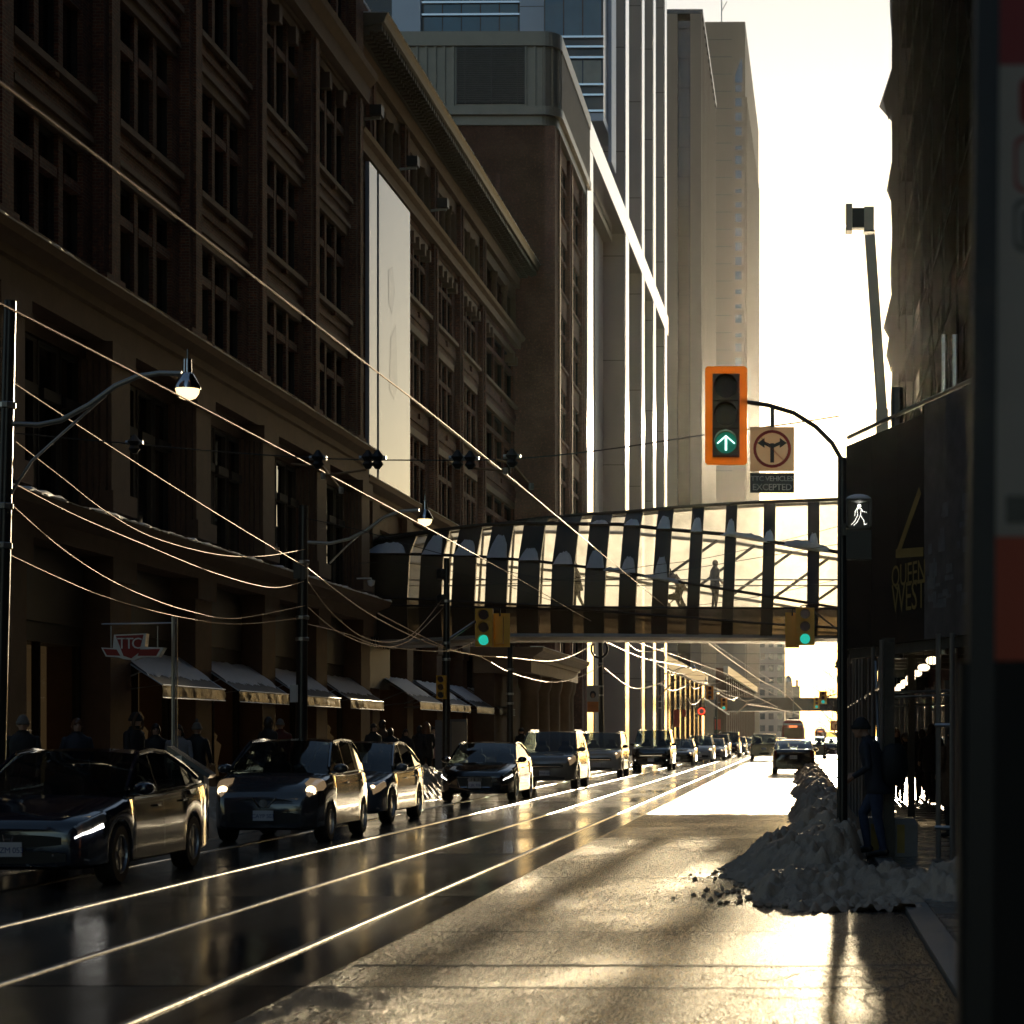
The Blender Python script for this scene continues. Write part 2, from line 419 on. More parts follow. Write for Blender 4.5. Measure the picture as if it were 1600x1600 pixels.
b = MB(); b.box(-16, -1.25, YA0, YA1, -.2, 30); b.build('wall', M['brick'], storeA)
# pilasters
for y in pil:
    q = MB(); q.box(-1.25, 0, y-PW/2, y+PW/2, 11.32, 23.25); q.box(-1.25, .07, y-.2, y+.2, 11.33, 23.2)
    q.box(-1.25, .10, y-PW/2-.05, y+PW/2+.05, 11.32, 11.75)
    q.box(-1.25, 0, y-PW/2, y+PW/2, 24.28, 29.2)
    q.build('pilaster', M['brick'], storeA)
    q = MB(); q.box(-1.25, .12, y-.75, y+.75, 6.5, 10.2); q.box(-1.25, .2, y-.62, y+.62, 6.5, 10.0)
    q.box(-1.25, .3, y-.8, y+.8, 6.5, 6.95); q.box(-1.25, .28, y-.78, y+.78, 9.75, 10.2)
    q.build('pier', M['stone'], storeA)
    q = MB(); q.box(-1.25, .2, y-.7, y+.7, 0, 5.5); q.box(-1.25, .28, y-.78, y+.78, 0, .9); q.box(-1.25, .3, y-.8, y+.8, 5.0, 5.5)
    q.build('shop_pier', M['stone'], storeA)
SILLS = ((11.75, 14.2), (15.5, 18.3), (19.6, 22.8))
for k in range(6):
    ya, yb = pil[k]+PW/2, pil[k+1]-PW/2
    wa, wb = ya+.62, yb-.62
    prev = 11.32
    for i, (z0, z1) in enumerate(SILLS):
        q = MB()
        q.box(-1.25, -.22, ya, yb, prev, z0-.16)                    # spandrel field
        if i: q.box(-.4, -.16, ya+.25, yb-.25, prev+.35, z0-.35); q.box(-.3, -.08, (ya+yb)/2-.12, (ya+yb)/2+.12, prev+.62, prev+.86)
        q.box(-1.25, -.24, ya, wa, z0-.16, z1); q.box(-1.25, -.24, wb, yb, z0-.16, z1)
        q.build('spandrel', M['brick'], storeA)
        q = MB(); q.box(-1.25, -.05, ya+.2, yb-.2, z0-.15, z0)
        q.build('sill', M['stone'], storeA)
        q = MB(); q.box(-1.25, -.18, wa-.2, wb+.2, z1+.01, z1+.28); q.box(-1.25, -.1, wa-.3, wb+.3, z1+.28, z1+.42)
        if i == 2:
            for yy in (wa+1.0, wb-1.0): q.box(-1.25, -.02, yy-.17, yy+.17, z1-.5, z1)
        q.build('lintel', M['stone'], storeA)
        bay_window(storeA, wa, wb, z0, z1, -.46, .66, xm=-.26)
        prev = z1+.42
    q = MB(); q.box(-1.25, -.2, ya, yb, prev, 23.25); q.build('spandrel', M['brick'], storeA)
    # attic storey
    bay_window(storeA, ya+.5, yb-.5, 24.9, 27.6, -.5, .7, xm=-.22)
    q = MB(); q.box(-1.25, -.2, ya, yb, 24.28, 24.88); q.box(-1.25, -.2, ya, yb, 27.62, 29.2); q.box(-1.25, -.25, ya, ya+.5, 24.88, 27.62); q.box(-1.25, -.25, yb-.5, yb, 24.88, 27.62)
    q.build('spandrel', M['brick'], storeA)
    # first-floor window in a deep stone reveal
    pa, pb = pil[k]+.75, pil[k+1]-.75
    q = MB()
    for s, (e0, e1) in ((1, (pa, pa+.55)), (-1, (pb-.55, pb))):
        for j in range(4):
            x1 = .0 - j*.09
            if s > 0: q.box(-1.25, x1, e0+j*.14, e0+(j+1)*.14, 6.5, 9.75)
            else: q.box(-1.25, x1, e1-(j+1)*.14, e1-j*.14, 6.5, 9.75)
    q.box(-1.25, -.3, pa, pb, 9.76, 10.2); q.box(-1.25, -.05, pa, pb, 6.22, 6.49)
    q.build('window_reveal', M['stone'], storeA)
    bay_window(storeA, pa+.58, pb-.58, 6.52, 9.7, -.38, .66, mull=.2, xm=-.3, mm='dkframe')
# band courses and ledges
moulding(storeA, 'frieze', [(-1.25, 10.2), (.12, 10.2), (.12, 10.75), (.2, 10.8), (.2, 11.0), (.45, 11.15), (.55, 11.3), (-1.25, 11.3)], YA0, YA1+.25, M['stone'])
moulding(storeA, 'string_course', [(-1.25, 23.27), (.15, 23.27), (.18, 23.8), (.4, 24.05), (.45, 24.26), (-1.25, 24.26)], YA0, YA1+.2, M['stone'])
moulding(storeA, 'cornice', [(-1.25, 29.2), (.2, 29.2), (.9, 29.9), (1.0, 30.3), (-1.25, 30.3)], YA0, YA1+.3, M['stone'])
moulding(storeA, 'shop_ledge', [(-1.25, 5.5), (.3, 5.5), (.35, 5.85), (.8, 6.02), (.9, 6.2), (-1.25, 6.2)], YA0, YA1+.3, M['stone'])
def snowcap(parent, x0, x1, z, y0, y1, h, step=.12, seed=0, gaps=.0):
    q = MB(); n = int((y1-y0)/step); rr = []
    for i in range(n+1):
        y = y0+(y1-y0)*i/n
        k = .5+.9*noise.noise(Vector((y*.55, seed, 0)))+.6*noise.noise(Vector((y*2.7, seed, 4)))
        hh = max(.006, h*k); e = .03*noise.noise(Vector((y*3.1, seed, 7)))
        rr.append([(x0, y, z+.001), (x0, y, z+hh*1.1), ((x0+x1)/2, y, z+hh), (x1-.04+e, y, z+hh*.75), (x1+e+.012, y, z+hh*.3), (x1+e, y, z-.012)])
    q.rings(rr, True, True)
    return tag(q.build('snow_cap', M['snow'], parent, smooth=60))
snowcap(storeA, -.2, .9, 6.2, YA0, YA1+.3, .13, seed=1)
snowcap(storeA, -.1, .56, 11.3, YA0, YA1+.2, .09, seed=2)
# ground floor shop fronts
M['shop_glow'] = mat('dim_shop_interior', (.10,.07,.04), .6, var=.7, vs=1.2, emit=(1.0,.62,.28), es=.05)
M['shopglass'] = glassmat('shop_glass', (.8,.8,.75), .75, .01)
M['fascia'] = mat('dark_fascia_panel', (.06,.05,.038), .6, .0, var=.3, vs=.9)
for k in range(6):
    pa, pb = pil[k]+.7, pil[k+1]-.7
    f = MB(); f.box(-1.2, -.4, pa, pb, 3.55, 5.5, 1); f.box(-.41, -.3, pa+.3, pb-.3, 3.95, 5.2, 1)
    f.box(-1.2, -.45, pa, pb, 0, .5, 1)
    for t in (0, .5, 1):
        y = pa + (pb-pa)*t; f.box(-.6, -.45, y-.06 + (.06 if t == 0 else -.06 if t == 1 else 0), y+.06 + (.06 if t == 0 else -.06 if t == 1 else 0), .5, 3.55, 0)
    so_ = f.build('shop_window', [M['dkframe'], M['fascia']], storeA)
    for t in (0, 1):
        ya = pa+.12 + t*((pb-pa)/2-.06); yb = ya + (pb-pa)/2-.18
        p = MB(); p.quad((-.52, ya, .5), (-.52, yb, .5), (-.52, yb, 3.55), (-.52, ya, 3.55)); p.build('pane', M['shopglass'], so_)
    p = MB(); p.quad((-1.2, pa, .5), (-1.2, pb, .5), (-1.2, pb, 3.55), (-1.2, pa, 3.55)); p.build('display_back', M['shop_glow'], so_)
    p = MB(); rs = random.Random(k)
    for i in range(5):
        y = rs.uniform(pa+.4, pb-.4); h = rs.uniform(.7, 1.75); x = rs.uniform(-1.0, -.75)
        p.lathe([(.02, .5), (.14, .52), (.1, .5+h*.3), (.2, .5+h*.72), (.06, .5+h*.82), (.1, .5+h*.92), (.02, .5+h)], (x, y, 0), 8)
    p.build('display_figures', M['shop_glow'], so_)

# rear block ---------------------------------------------------------------
RB0, RB1 = 74.0, 114.6
storeB = thing('department_store', 'brick department store block with a deep bracketed cornice and a tall blank banner', 'building',
               (-16.3 + .012*RB0, RB0, 0), ROT)
L = RB1-RB0
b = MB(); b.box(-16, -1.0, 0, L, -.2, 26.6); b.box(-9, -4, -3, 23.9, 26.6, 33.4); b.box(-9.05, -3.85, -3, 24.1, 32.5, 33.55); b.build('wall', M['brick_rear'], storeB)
q = MB(); q.box(-9.05, -3.8, -3, 24.1, 33.55, 33.66); q.build('snow_cap', M['snow'], storeB)
pilB = [.05] + [2.8 + BAY*k for k in range(0, 7)]
pilB = [2.8 + 6.29*k for k in range(-1, 7)]
pilB = [p for p in pilB if p < L-.3] 
pilB[-1] = L-.55
pilB[0] = -.6
for y in pilB:
    q = MB(); q.box(-1, 0, y-.5, y+.5, 10.66, 22.1); q.box(-1, .06, y-.16, y+.16, 10.67, 22.0)
    q.box(-1, .02, y-.5, y+.5, 22.72, 25.3); q.box(-1, .07, y-.13, y+.13, 22.75, 25.2)
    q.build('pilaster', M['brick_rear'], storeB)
SB = ((10.9, 13.6), (15.0, 17.7), (19.05, 21.6))
for k in range(len(pilB)-1):
    ya, yb = pilB[k]+.5, pilB[k+1]-.5
    wa, wb = ya+.8, yb-.8
    if yb-ya < 2: continue
    prev = 10.66
    for i, (z0, z1) in enumerate(SB):
        q = MB(); q.box(-1, -.2, ya, yb, prev, z0-.16)
        if i: q.box(-.4, -.14, ya+.3, yb-.3, prev+.3, z0-.4); q.box(-.3, -.07, (ya+yb)/2-.1, (ya+yb)/2+.1, prev+.5, prev+.72)
        q.box(-1, -.22, ya, wa, z0-.16, z1); q.box(-1, -.22, wb, yb, z0-.16, z1)
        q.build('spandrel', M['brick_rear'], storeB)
        q = MB(); q.box(-1, -.02, ya+.2, yb-.2, z0-.15, z0); q.build('sill', M['stone_lt'], storeB)
        q = MB(); q.box(-1, -.15, wa-.15, wb+.15, z1+.01, z1+.3)
        if i == 2:
            for yy in (wa+.15, wa+1.25, wb-1.25, wb-.15): q.box(-1, .02, yy-.14, yy+.14, z1-.45, z1)
        q.build('lintel', M['stone_lt'], storeB)
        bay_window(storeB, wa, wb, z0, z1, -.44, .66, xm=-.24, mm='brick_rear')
        prev = z1+.3
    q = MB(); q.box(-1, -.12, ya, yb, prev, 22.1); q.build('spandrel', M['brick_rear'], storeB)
    # attic arcade with round columns
    q = MB(); q.box(-1, -.15, ya, yb, 24.75, 25.3); q.box(-1, -.15, ya, ya+.45, 22.72, 24.75); q.box(-1, -.15, yb-.45, yb, 22.72, 24.75)
    q.build('spandrel', M['stone_lt'], storeB)
    for j in range(2):
        y = ya+.45 + (yb-ya-.9)*(j+1)/3
        c = MB(); c.lathe([(.2, 22.73), (.2, 22.85), (.15, 22.95), (.14, 24.4), (.2, 24.5), (.21, 24.74)], (-.22, y, 0), 12)
        c.build('column', M['stone_lt'], storeB, smooth=40)
    p = MB(); p.quad((-.42, ya+.45, 22.72), (-.42, yb-.45, 22.72), (-.42, yb-.45, 24.75), (-.42, ya+.45, 24.75)); p.build('pane', M['pane'], storeB)
moulding(storeB, 'string_course', [(-1, 22.12), (.12, 22.12), (.15, 22.45), (.32, 22.55), (.38, 22.7), (-1, 22.7)], -.2, L+.2, M['stone_lt'])
moulding(storeB, 'frieze', [(-1, 25.32), (.06, 25.32), (.1, 25.85), (-1, 25.85)], -.1, L+.05, M['stone_lt'])
M['cornice'] = mat('weathered_green_cornice', (.10,.095,.06), .55, .2, var=.3, vs=3)
moulding(storeB, 'cornice', [(-1, 25.87), (.18, 25.87), (.2, 26.1), (1.05, 26.28), (1.1, 26.45), (1.18, 26.6), (-1, 26.6)], -.3, L+.55, M['cornice'])
q = MB(); n = int(L/.42)
for i in range(n+1):
    y = -.1 + (L+.4)*i/n
    q.box(.2, .95, y-.09, y+.09, 26.02, 26.24); q.box(.2, .5, y-.09, y+.09, 25.9, 26.02)
    q.box(.62, .78, y-.06, y+.06, 25.96, 26.02)
    q.box(.19, .34, y+.15, y+.27, 25.93, 26.08)
tag(q.build('modillions', M['cornice'], storeB), kind='stuff')
snowcap(storeB, .3, 1.18, 26.6, -.3, L+.55, .10, seed=5)
moulding(storeB, 'shop_cornice', [(-1, 10.0), (.1, 10.0), (.15, 10.3), (.5, 10.45), (.55, 10.64), (-1, 10.64)], -.2, L+.2, M['stone'])
snowcap(storeB, 0, .56, 10.64, -.2, L+.2, .06, seed=6)
# lower storeys of the rear block: stone arch bay behind the bridge, piers, first-floor windows, shop fronts
for k, y in enumerate(pilB):
    q = MB(); q.box(-1, .12, y-.6, y+.6, 0, 9.99); q.box(-1, .22, y-.7, y+.7, 0, .8); q.box(-1, .2, y-.68, y+.68, 5.0, 5.35)
    q.build('shop_pier', M['stone'], storeB)
for k in range(len(pilB)-1):
    pa, pb = pilB[k]+.6, pilB[k+1]-.6
    if pb-pa < 2: continue
    q = MB(); q.box(-1, -.1, pa, pb, 5.35, 6.3); q.box(-1, -.1, pa, pb, 9.2, 9.99); q.box(-1, -.2, pa, pa+.5, 6.3, 9.2); q.box(-1, -.2, pb-.5, pb, 6.3, 9.2)
    q.box(-1, .02, pa, pb, 3.55, 3.75)
    q.build('spandrel', M['stone'], storeB)
    bay_window(storeB, pa+.5, pb-.5, 6.3, 9.2, -.45, .66, xm=-.28, mm='stone')
    q = MB(); q.box(-.75, -.5, pa, pb, 3.75, 5.35, 0)
    o = q.build('transom_window', M['dkframe'], storeB)
    for t in range(2):
        ya = pa + .1 + t*(pb-pa)/2; p = MB(); p.quad((-.49, ya, 3.9), (-.49, ya+(pb-pa)/2-.2, 3.9), (-.49, ya+(pb-pa)/2-.2, 5.25), (-.49, ya, 5.25)); p.build('pane', M['pane'], o)
    f = MB(); f.box(-.9, -.3, pa, pb, 0, .5)
    o = f.build('shop_window', M['fascia'], storeB)
    p = MB(); p.quad((-.45, pa, .5), (-.45, pb, .5), (-.45, pb, 3.55), (-.45, pa, 3.55)); p.build('pane', M['shopglass'], o)
    p = MB(); p.quad((-.95, pa, .5), (-.95, pb, .5), (-.95, pb, 3.55), (-.95, pa, 3.55)); p.build('display_back', M['shop_glow'], o)
# entrance panel with raised lettering (faces the street at the joint of both blocks)
M['letter_dk'] = mat('dark_bronze_letters', (.012,.010,.008), .5, .0)
q = MB(); q.box(-.3, .25, -.55+.65, 4.6, 3.3, 7.0); eo = q.build('entrance_panel', M['fascia'], storeB)
MT = Matrix.Translation((.262, 2.3, 4.95)) @ Matrix.Rotation(PI/2, 4, 'Z') @ FACE_CAM
me = text_mesh("HUDSON'S BAY", .62, MT, .02); me.materials.append(M['letter_dk']); link('lettering', me, eo)
# banner
M['banner_f'] = mat('glossy_banner_vinyl', (.36,.42,.50), .20, var=.08, vs=.25, spec=.45, bump=.12, bs=.35)
M['banner_x'] = mat('banner_print', (.26,.31,.38), .25, var=.15, vs=1.5, spec=.7)
ban = thing('facade_banner', 'tall pale grey vinyl banner hung on the brick facade', 'banner', (-15.2, 74.6, 0), ROT)
def bpt(y, z): return (.62, y, z)
q = MB(); q.box(0, .14, .0, 1.25, 10.72, 21.7); q.build('narrow_panel', M['banner_f'], ban)
q = MB(); q.box(0, .14, 1.62, 7.3, 10.72, 21.7); bp = q.build('main_panel', M['banner_f'], ban)
q = MB(); q.box(-.08, .02, 1.25, 1.62, 10.7, 21.75); q.build('dark_gap_rail', M['black_metal'], ban)
q = MB()
q.poly([(.146, y, z) for y, z in ((3.6, 16.2), (4.6, 16.9), (4.9, 14.6), (4.2, 14.0), (3.4, 14.3))])
q.poly([(.146, y, z) for y, z in ((3.2, 18.6), (4.0, 18.9), (4.4, 18.0), (3.9, 17.1), (3.3, 17.4))])
q.build('printed_figure', M['banner_x'], bp)
for k, (y, z) in enumerate(((.9, 23.35), (7.5, 23.35), (13.9, 23.35))):
    t = thing('floodlight', ('first', 'second', 'third')[k] + ' black floodlight from the left under the bracketed cornice', 'floodlight', (-15.38+.012*y, 74+y, 0), ROT, 'floodlights under the cornice')
    q = MB(); q.box(.3, .72, -.24, .24, z, z+.36); q.build('housing', M['joint'], t)
    q = MB(); q.bar((.0, 0, z-.1), (.5, 0, z-.05), .09, .09); q.bar((.5, 0, z-.1), (.5, 0, z+.1), .3, .08); q.build('bracket', M['steel'], t)
# ------------------------------------------------------------------ brick tower with metal penthouse
bt = thing('brick_tower', 'tall red brick tower with a ribbed grey metal penthouse, behind the cornice', 'building', (-13.0, 113.2, 0), -.004)
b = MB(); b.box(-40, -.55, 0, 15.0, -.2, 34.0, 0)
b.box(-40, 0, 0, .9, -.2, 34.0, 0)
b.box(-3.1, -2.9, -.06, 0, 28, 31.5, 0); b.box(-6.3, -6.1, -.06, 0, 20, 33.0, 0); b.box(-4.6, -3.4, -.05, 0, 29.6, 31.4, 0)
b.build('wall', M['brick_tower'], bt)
for y in (.9, 6.9, 13.4):
    q = MB(); q.box(-.55, .02, y, y+1.5 if y < 13 else y+1.6, 0, 34.0); q.box(-.5, .1, y+.5, y+.9, 5, 33.9); q.build('pilaster', M['brick_tower'], bt)
for y0, y1 in ((2.4, 6.9), (8.4, 13.4)):
    for f in range(7):
        z0 = 5.6 + f*4.08
        q = MB(); q.box(-.55, -.15, y0, y1, z0+2.9, z0+4.08); q.box(-.55, -.03, y0+.1, y1-.1, z0-.12, z0+.02) ; q.build('spandrel', M['brick_tower'], bt)
        bay_window(bt, y0, y1, z0+.02, z0+2.9, -.36, .66, xm=-.22, mm='brick_tower')
# penthouse: rounded corner, standing ribs, louvre
def rpath(x0, x1, y0, y1, r, n=8):
    pts = [(x0, y0)]
    for i in range(n+1):
        a = -PI/2 + (PI/2)*i/n
        pts.append((x1-r + r*math.cos(a), y0+r + r*math.sin(a)))
    pts.append((x1, y1)); return pts
ph = MB()
for off, z0, z1, mi in ((.12, 34.0, 34.5, 0), (.35, 34.5, 34.95, 0), (.15, 34.95, 38.15, 0), (.32, 38.15, 38.9, 0)):
    pp = rpath(-40, off, -off, 15.5, 1.0); pp = pp + [(-40, 15.5)]
    ph.prism(pp, z0, z1)
pho = ph.build('penthouse', M['metal_clad'], bt)
q = MB()
pp = rpath(-14, .16, -.16, 15.5, 1.0, 10)
def walk(pp, step):
    out = []; carry = 0
    for (xa, ya), (xb, yb) in zip(pp, pp[1:]):
        d = math.hypot(xb-xa, yb-ya); t = carry
        while t < d:
            out.append((xa+(xb-xa)*t/d, ya+(yb-ya)*t/d, (yb-ya)/d, -(xb-xa)/d)); t += step
        carry = t-d
    return out
for x, y, nx, ny in walk(pp, .48):
    if -5.2 < x < -1.55 and y < 0: continue
    Mx = Matrix.Translation((x+nx*.04, y+ny*.04, 36.55)) @ Matrix.Rotation(math.atan2(ny, nx), 4, 'Z')
    q.boxm(Mx, .16, .09, 3.18)
tag(q.build('standing_ribs', M['metal_clad'], pho), kind='stuff')
q = MB(); q.box(-5.2, -1.55, -.2, -.1, 35.1, 38.1, 0)
lo = q.build('louvre', M['black_metal'], pho)
# louvre is a penthouse piece, its blades are joined
q = MB()
for i in range(30):
    z = 35.15 + i*.098; q.box(-5.18, -1.57, -.27, -.21, z, z+.045)
for x in (-5.2, -4.75, -3.35, -1.98, -1.6): q.box(x, x+.05, -.3, -.2, 35.1, 38.1)
tag(q.build('louvre_blades', M['louver'], pho), kind='stuff')

# ------------------------------------------------------------------ portico at the tower foot
po = thing('stone_portico', 'classical stone portico with fluted columns at the foot of the brick tower', 'building', (-12.1, 96.0, 0), -.004)
q = MB(); q.box(-2.6, .0, 0, 19.5, 4.45, 5.0); q.box(-2.6, .12, -.1, 19.6, 5.0, 5.2)
q.build('entablature', M['stone_lt'], po)
moulding(po, 'cornice', [(-2.7, 5.2), (.2, 5.2), (.55, 5.42), (.6, 5.6), (-2.7, 5.6)], -.3, 19.9, M['stone_lt'])
snowcap(po, 0, .6, 5.6, -.3, 19.9, .05, seed=9)
for y in (4.0, 8.2, 12.6, 17.2, 18.9):
    q = MB(); q.lathe([(.55, .1), (.55, .3), (.45, .45), (.42, 3.7), (.5, 3.85), (.56, 4.1), (.58, 4.44)], (-.6, y, 0), 16); q.build('column', M['stone_lt'], po, smooth=40)
q = MB(); q.box(-2.6, -1.7, .2, 19.3, 0, 4.44); q.build('back_wall', M['stone'], po)

M['gold_glass'] = mat('amber_reflecting_glass', (.16,.13,.07), .08, var=.5, vs=.9, spec=.9, bump=.15, bs=1.1)
# ------------------------------------------------------------------ glass tower with white piers and slanted-looking beam
wt = thing('office_tower', 'blue glass office tower with white vertical piers and a white frame over the street', 'building', (-12.72, 127.6, 0), -.0155)
TH = 95.0
b = MB(); b.box(-60, -1.6, 18.2, 62, -.2, TH, 0); b.box(-9, -1.7, 1.0, 18.2, -.2, 42.0, 0); b.build('core', M['grey_panel'], wt)
piers = [(0.0, 3.1, 37.2), (23.6, 26.0, TH), (36.6, 38.7, TH), (47.0, 49.2, TH), (58.8, 61.0, TH)]
for i, (y0, y1, h) in enumerate(piers):
    q = MB()
    if i == 0: q.box(-1.0, 0.0, y0, y1, 0, h, 0)
    else:
        q.box(-3.6, -.10, y0+.02, y1, 0, h, 1)              # grey flank
        q.box(-.098, .0, y0, y1, 0, h, 0)                   # white street face
    q.build('pier', [M['white_panel'], M['grey_panel']], wt)
    if i:
        for f in range(12):                                    # panel joints on the flank
            z = 6 + f*7.4
            j = MB(); j.box(-3.6, -.11, y0-.001, y0+.019, z, z+.05); j.build('panel_joint', M['louver'], wt)
q = MB(); q.box(-.95, .02, -.02, 62.5, 37.2, 38.9, 0); q.build('frame_beam', M['white_panel'], wt)
q = MB(); q.box(-6, -.97, 3.1, 26, 36.6, 37.1); q.build('canopy_soffit', M['grey_panel'], wt)
# camera-facing glass wall of the tower above the penthouse
yv = 18.1
q = MB(); q.box(-60, -5.0, yv, yv+.08, 42, TH, 0); q.box(-4.25, -.35, yv-5.95, yv+.08, 42.4, TH, 0)
q.build('curtain_wall', M['tower_glass'], wt)
def glassrow(x0, x1, nc, yf, za, zb, mm):
    wpx = (x1-x0)/nc
    for c in range(nc):
        p = MB(); t = R.uniform(-.012, .012); u = R.uniform(-.012, .012)
        p.quad((x0+c*wpx+.04, yf-.06+t+u, za), (x0+(c+1)*wpx-.04, yf-.06-t+u, za), (x0+(c+1)*wpx-.04, yf-.06-t-u, zb), (x0+c*wpx+.04, yf-.06+t-u, zb))
        p.build('pane', M[mm], wt)
def transom(x0, x1, yf, z):
    q = MB(); q.box(x0-.1, x1+.1, yf-.22, yf-.01, z, z+.13); q.build('white_transom', M['white_panel'], wt)
for za, zb in ((49.35, 50.75), (51.0, 51.6), (51.85, 53.2), (53.5, 55.0)): glassrow(-13.3, -6.8, 5, yv, za, zb, 'blue_glass')
for z in (49.1, 50.82, 51.66, 53.3): transom(-13.3, -6.8, yv, z)
for za, zb in ((44.35, 45.85), (47.45, 49.9), (50.3, 53.0)): glassrow(-4.2, -.45, 3, yv-5.95, za, zb, 'gold_glass' if za < 46 else 'blue_glass')
for z in (42.45, 43.5, 44.18, 45.95, 46.65, 47.3, 50.05): transom(-4.2, -.4, yv-5.95, z)
q = MB(); q.box(-6.65, -4.3, yv-.4, yv, 40, TH); q.box(-15.4, -13.45, yv-.4, yv, 40, TH); q.box(-.34, -.12, yv-3, yv-.02, 40, TH)
q.build('column_cladding', M['blue_panel'], wt)
for f in range(9):
    q = MB(); q.box(-6.66, -4.29, yv-.41, yv-.39, 42+f*3.1, 42.05+f*3.1); q.build('panel_joint', M['louver'], wt)
q = MB(); q.box(-4.3, -.35, yv-6.0, yv-.05, 41.9, 42.4); q.build('bay_soffit', M['blue_panel'], wt)

# ------------------------------------------------------------------ tan towers beyond
ct = thing('ribbed_tower', 'tall tan concrete tower with dark glass stripes and vertical ribs, left of the sky', 'building', (-12.95, 280, 0), -.004)
CH_ = 97.0
b = MB(); b.box(-30, -.9, 1.0, 42, -.2, CH_-1.2, 0); b.build('glass_core', M['tower_glass'], ct)
for x0, x1 in ((-4.8+.15, -3.15), (-1.45, .0), (-8.3, -6.6), (-12, -10.3)):
    q = MB(); q.box(x0, x1, 0, 1.0, 0, CH_-.6); q.build('concrete_pier', M['concrete_tower'], ct)
for f in range(24):
    q = MB(); q.box(-14, -.95, .55, .98, 5+f*3.9, 5.5+f*3.9); q.build('floor_band', M['tower_glass'], ct)
for k in range(12):
    y = 1.6 + k*3.5
    q = MB(); q.box(-.9, .1, y, y+.75, 0, CH_-1.0); q.build('rib', M['concrete_tower'], ct)
q = MB(); q.box(-30.2, .2, -.05, 42.2, CH_-.6, CH_); q.build('parapet', M['tower_glass'], ct)

et = thing('slab_tower', 'tall beige slab tower with a column of small square windows, farthest tower against the sky', 'building', (-12.1, 470, 0), -.0155)
EH = 159.0
b = MB(); b.box(-28, 0, 0, 85, -.2, EH); b.build('wall', M['beige_stone'], et)
for f in range(20):
    z = 100 + 0 - 0
for f in range(23):
    z = 143.5 - f*3.18
    fr = MB(); fr.box(-2.35, -.55, -.08, 0, z-.25, z+2.05, 0); o = fr.build('window', M['beige_stone'], et)
    p = MB(); t = R.uniform(-.03, .05); p.quad((-2.15, -.1, z), (-.75, -.1-t*.2, z), (-.75, -.1+t, z+1.8), (-2.15, -.1+t, z+1.8)); p.build('pane', M['sky_glass'], o)
p = MB(); p.poly([(-2.2, -.05, 145.5), (-.6, -.05, 145.5), (-.6, -.05, 150.8), (-.9, -.05, 150.8), (-2.2, -.05, 147.2)]); p.build('top_window', M['sky_glass'], et)
for k in range(18):
    y = 2 + k*4.6
    q = MB(); q.box(0, .35, y, y+1.7, 0, EH-16); q.build('rib', M['beige_stone'], et)
for f in range(26):
    q = MB(); q.box(-12, -2.9, -.03, 0, 60+f*3.8, 60.12+f*3.8); q.build('joint', M['louver'], et)
for x in (-4.6, -4.0):
    q = MB(); q.box(x, x+.25, 5, 5.25, EH, EH+1.6); q.build('roof_vent', M['black_metal'], et)
q = MB(); q.tube([(-5.6, 8, EH), (-5.6, 8, EH+9)], .15); q.tube([(-5.6, 8, EH+5), (-4.4, 8, EH+7.2)], .1); q.build('antenna', M['steel'], et)

lb = thing('office_block', 'pale stone office block with square windows at the end of the street', 'building', (PX(1226, 640), 640, 0), 0)
b = MB(); b.box(-14, 0, 0, 30, -.2, 31.5); b.box(-14.2, .2, -.2, 30, 31.5, 32.2); b.build('wall', M['grey_panel'], lb)
for f in range(8):
    for c in range(5):
        x = -12.6 + c*2.6; z = 3 + f*3.6
        fr = MB(); fr.box(x-.12, x+1.62, -.1, 0, z-.15, z+2.0); o = fr.build('window', M['grey_panel'], lb)
        p = MB(); p.quad((x, -.12, z), (x+1.5, -.12, z), (x+1.5, -.12, z+1.8), (x, -.12, z+1.8)); p.build('pane', M['sky_glass'], o)
for nm, lab, px0, px1, py, Z, dome in (('far_block', 'hazy low block with a rounded roof far down the street', 1225, 1238, 1066, 900, 1), ('far_block', 'hazy stepped block far down the street, right of the domed one', 1236, 1250, 1072, 1000, 0)):
    t = thing(nm, lab, 'building', (PX(px0, Z), Z, 0)); wd = (px1-px0)*Z/FPX; h = PH(py, Z)
    q = MB(); q.box(0, wd, 0, 20, -.2, h); 
    if not dome: q.box(wd*.5, wd*.8, 0, 10, h, h+3); q.box(-1.5, 0, 0, 15, -.2, h*.75)
    q.build('wall', M['beige_stone'], t)
    if dome:
        q = MB(); q.lathe([(wd*.48, h), (wd*.42, h+1.6), (wd*.25, h+2.8), (.1, h+3.2)], (wd/2, 8, 0), 14); q.build('roof', M['grey_panel'], t)
# low street-level blocks that fill the left side beyond the towers, and a second overhead walkway
for k, (z0, z1, x, h, mm, lab) in enumerate(((200, 274, -13.2, 9, 'tower_glass', 'low dark glass podium with shopfronts beyond the white piers'),
                                        (326, 466, -11.5, 12, 'stone', 'low stone shop row beyond the ribbed tower'),)):
    t = thing('podium_block', lab, 'building', (x, z0, 0), -.012)
    q = MB(); q.box(-18, 0, 0, z1-z0, -.2, h); q.build('wall', M[mm], t)
    for i in range(int((z1-z0)/8)):
        q = MB(); q.box(0, .25, i*8+.4, i*8+.9, 0, h-1); q.build('pier', M['stone'], t)
    q = MB(); q.box(-.2, .5, 0, z1-z0, h-.9, h+.3); q.build('cornice', M['grey_panel'], t)
ov = thing('overhead_walkway', 'dark flat overhead walkway crossing the far end of the street', 'bridge', (-14, 330, 0))
q = MB(); q.box(0, 21, 0, 4, PH(1111, 330), PH(1090, 330)); q.build('deck', M['black_metal'], ov)
for x in (.6, 20): q = MB(); q.box(x, x+.8, 1, 3, 0, PH(1111, 330)); q.build('column', M['black_metal'], ov)
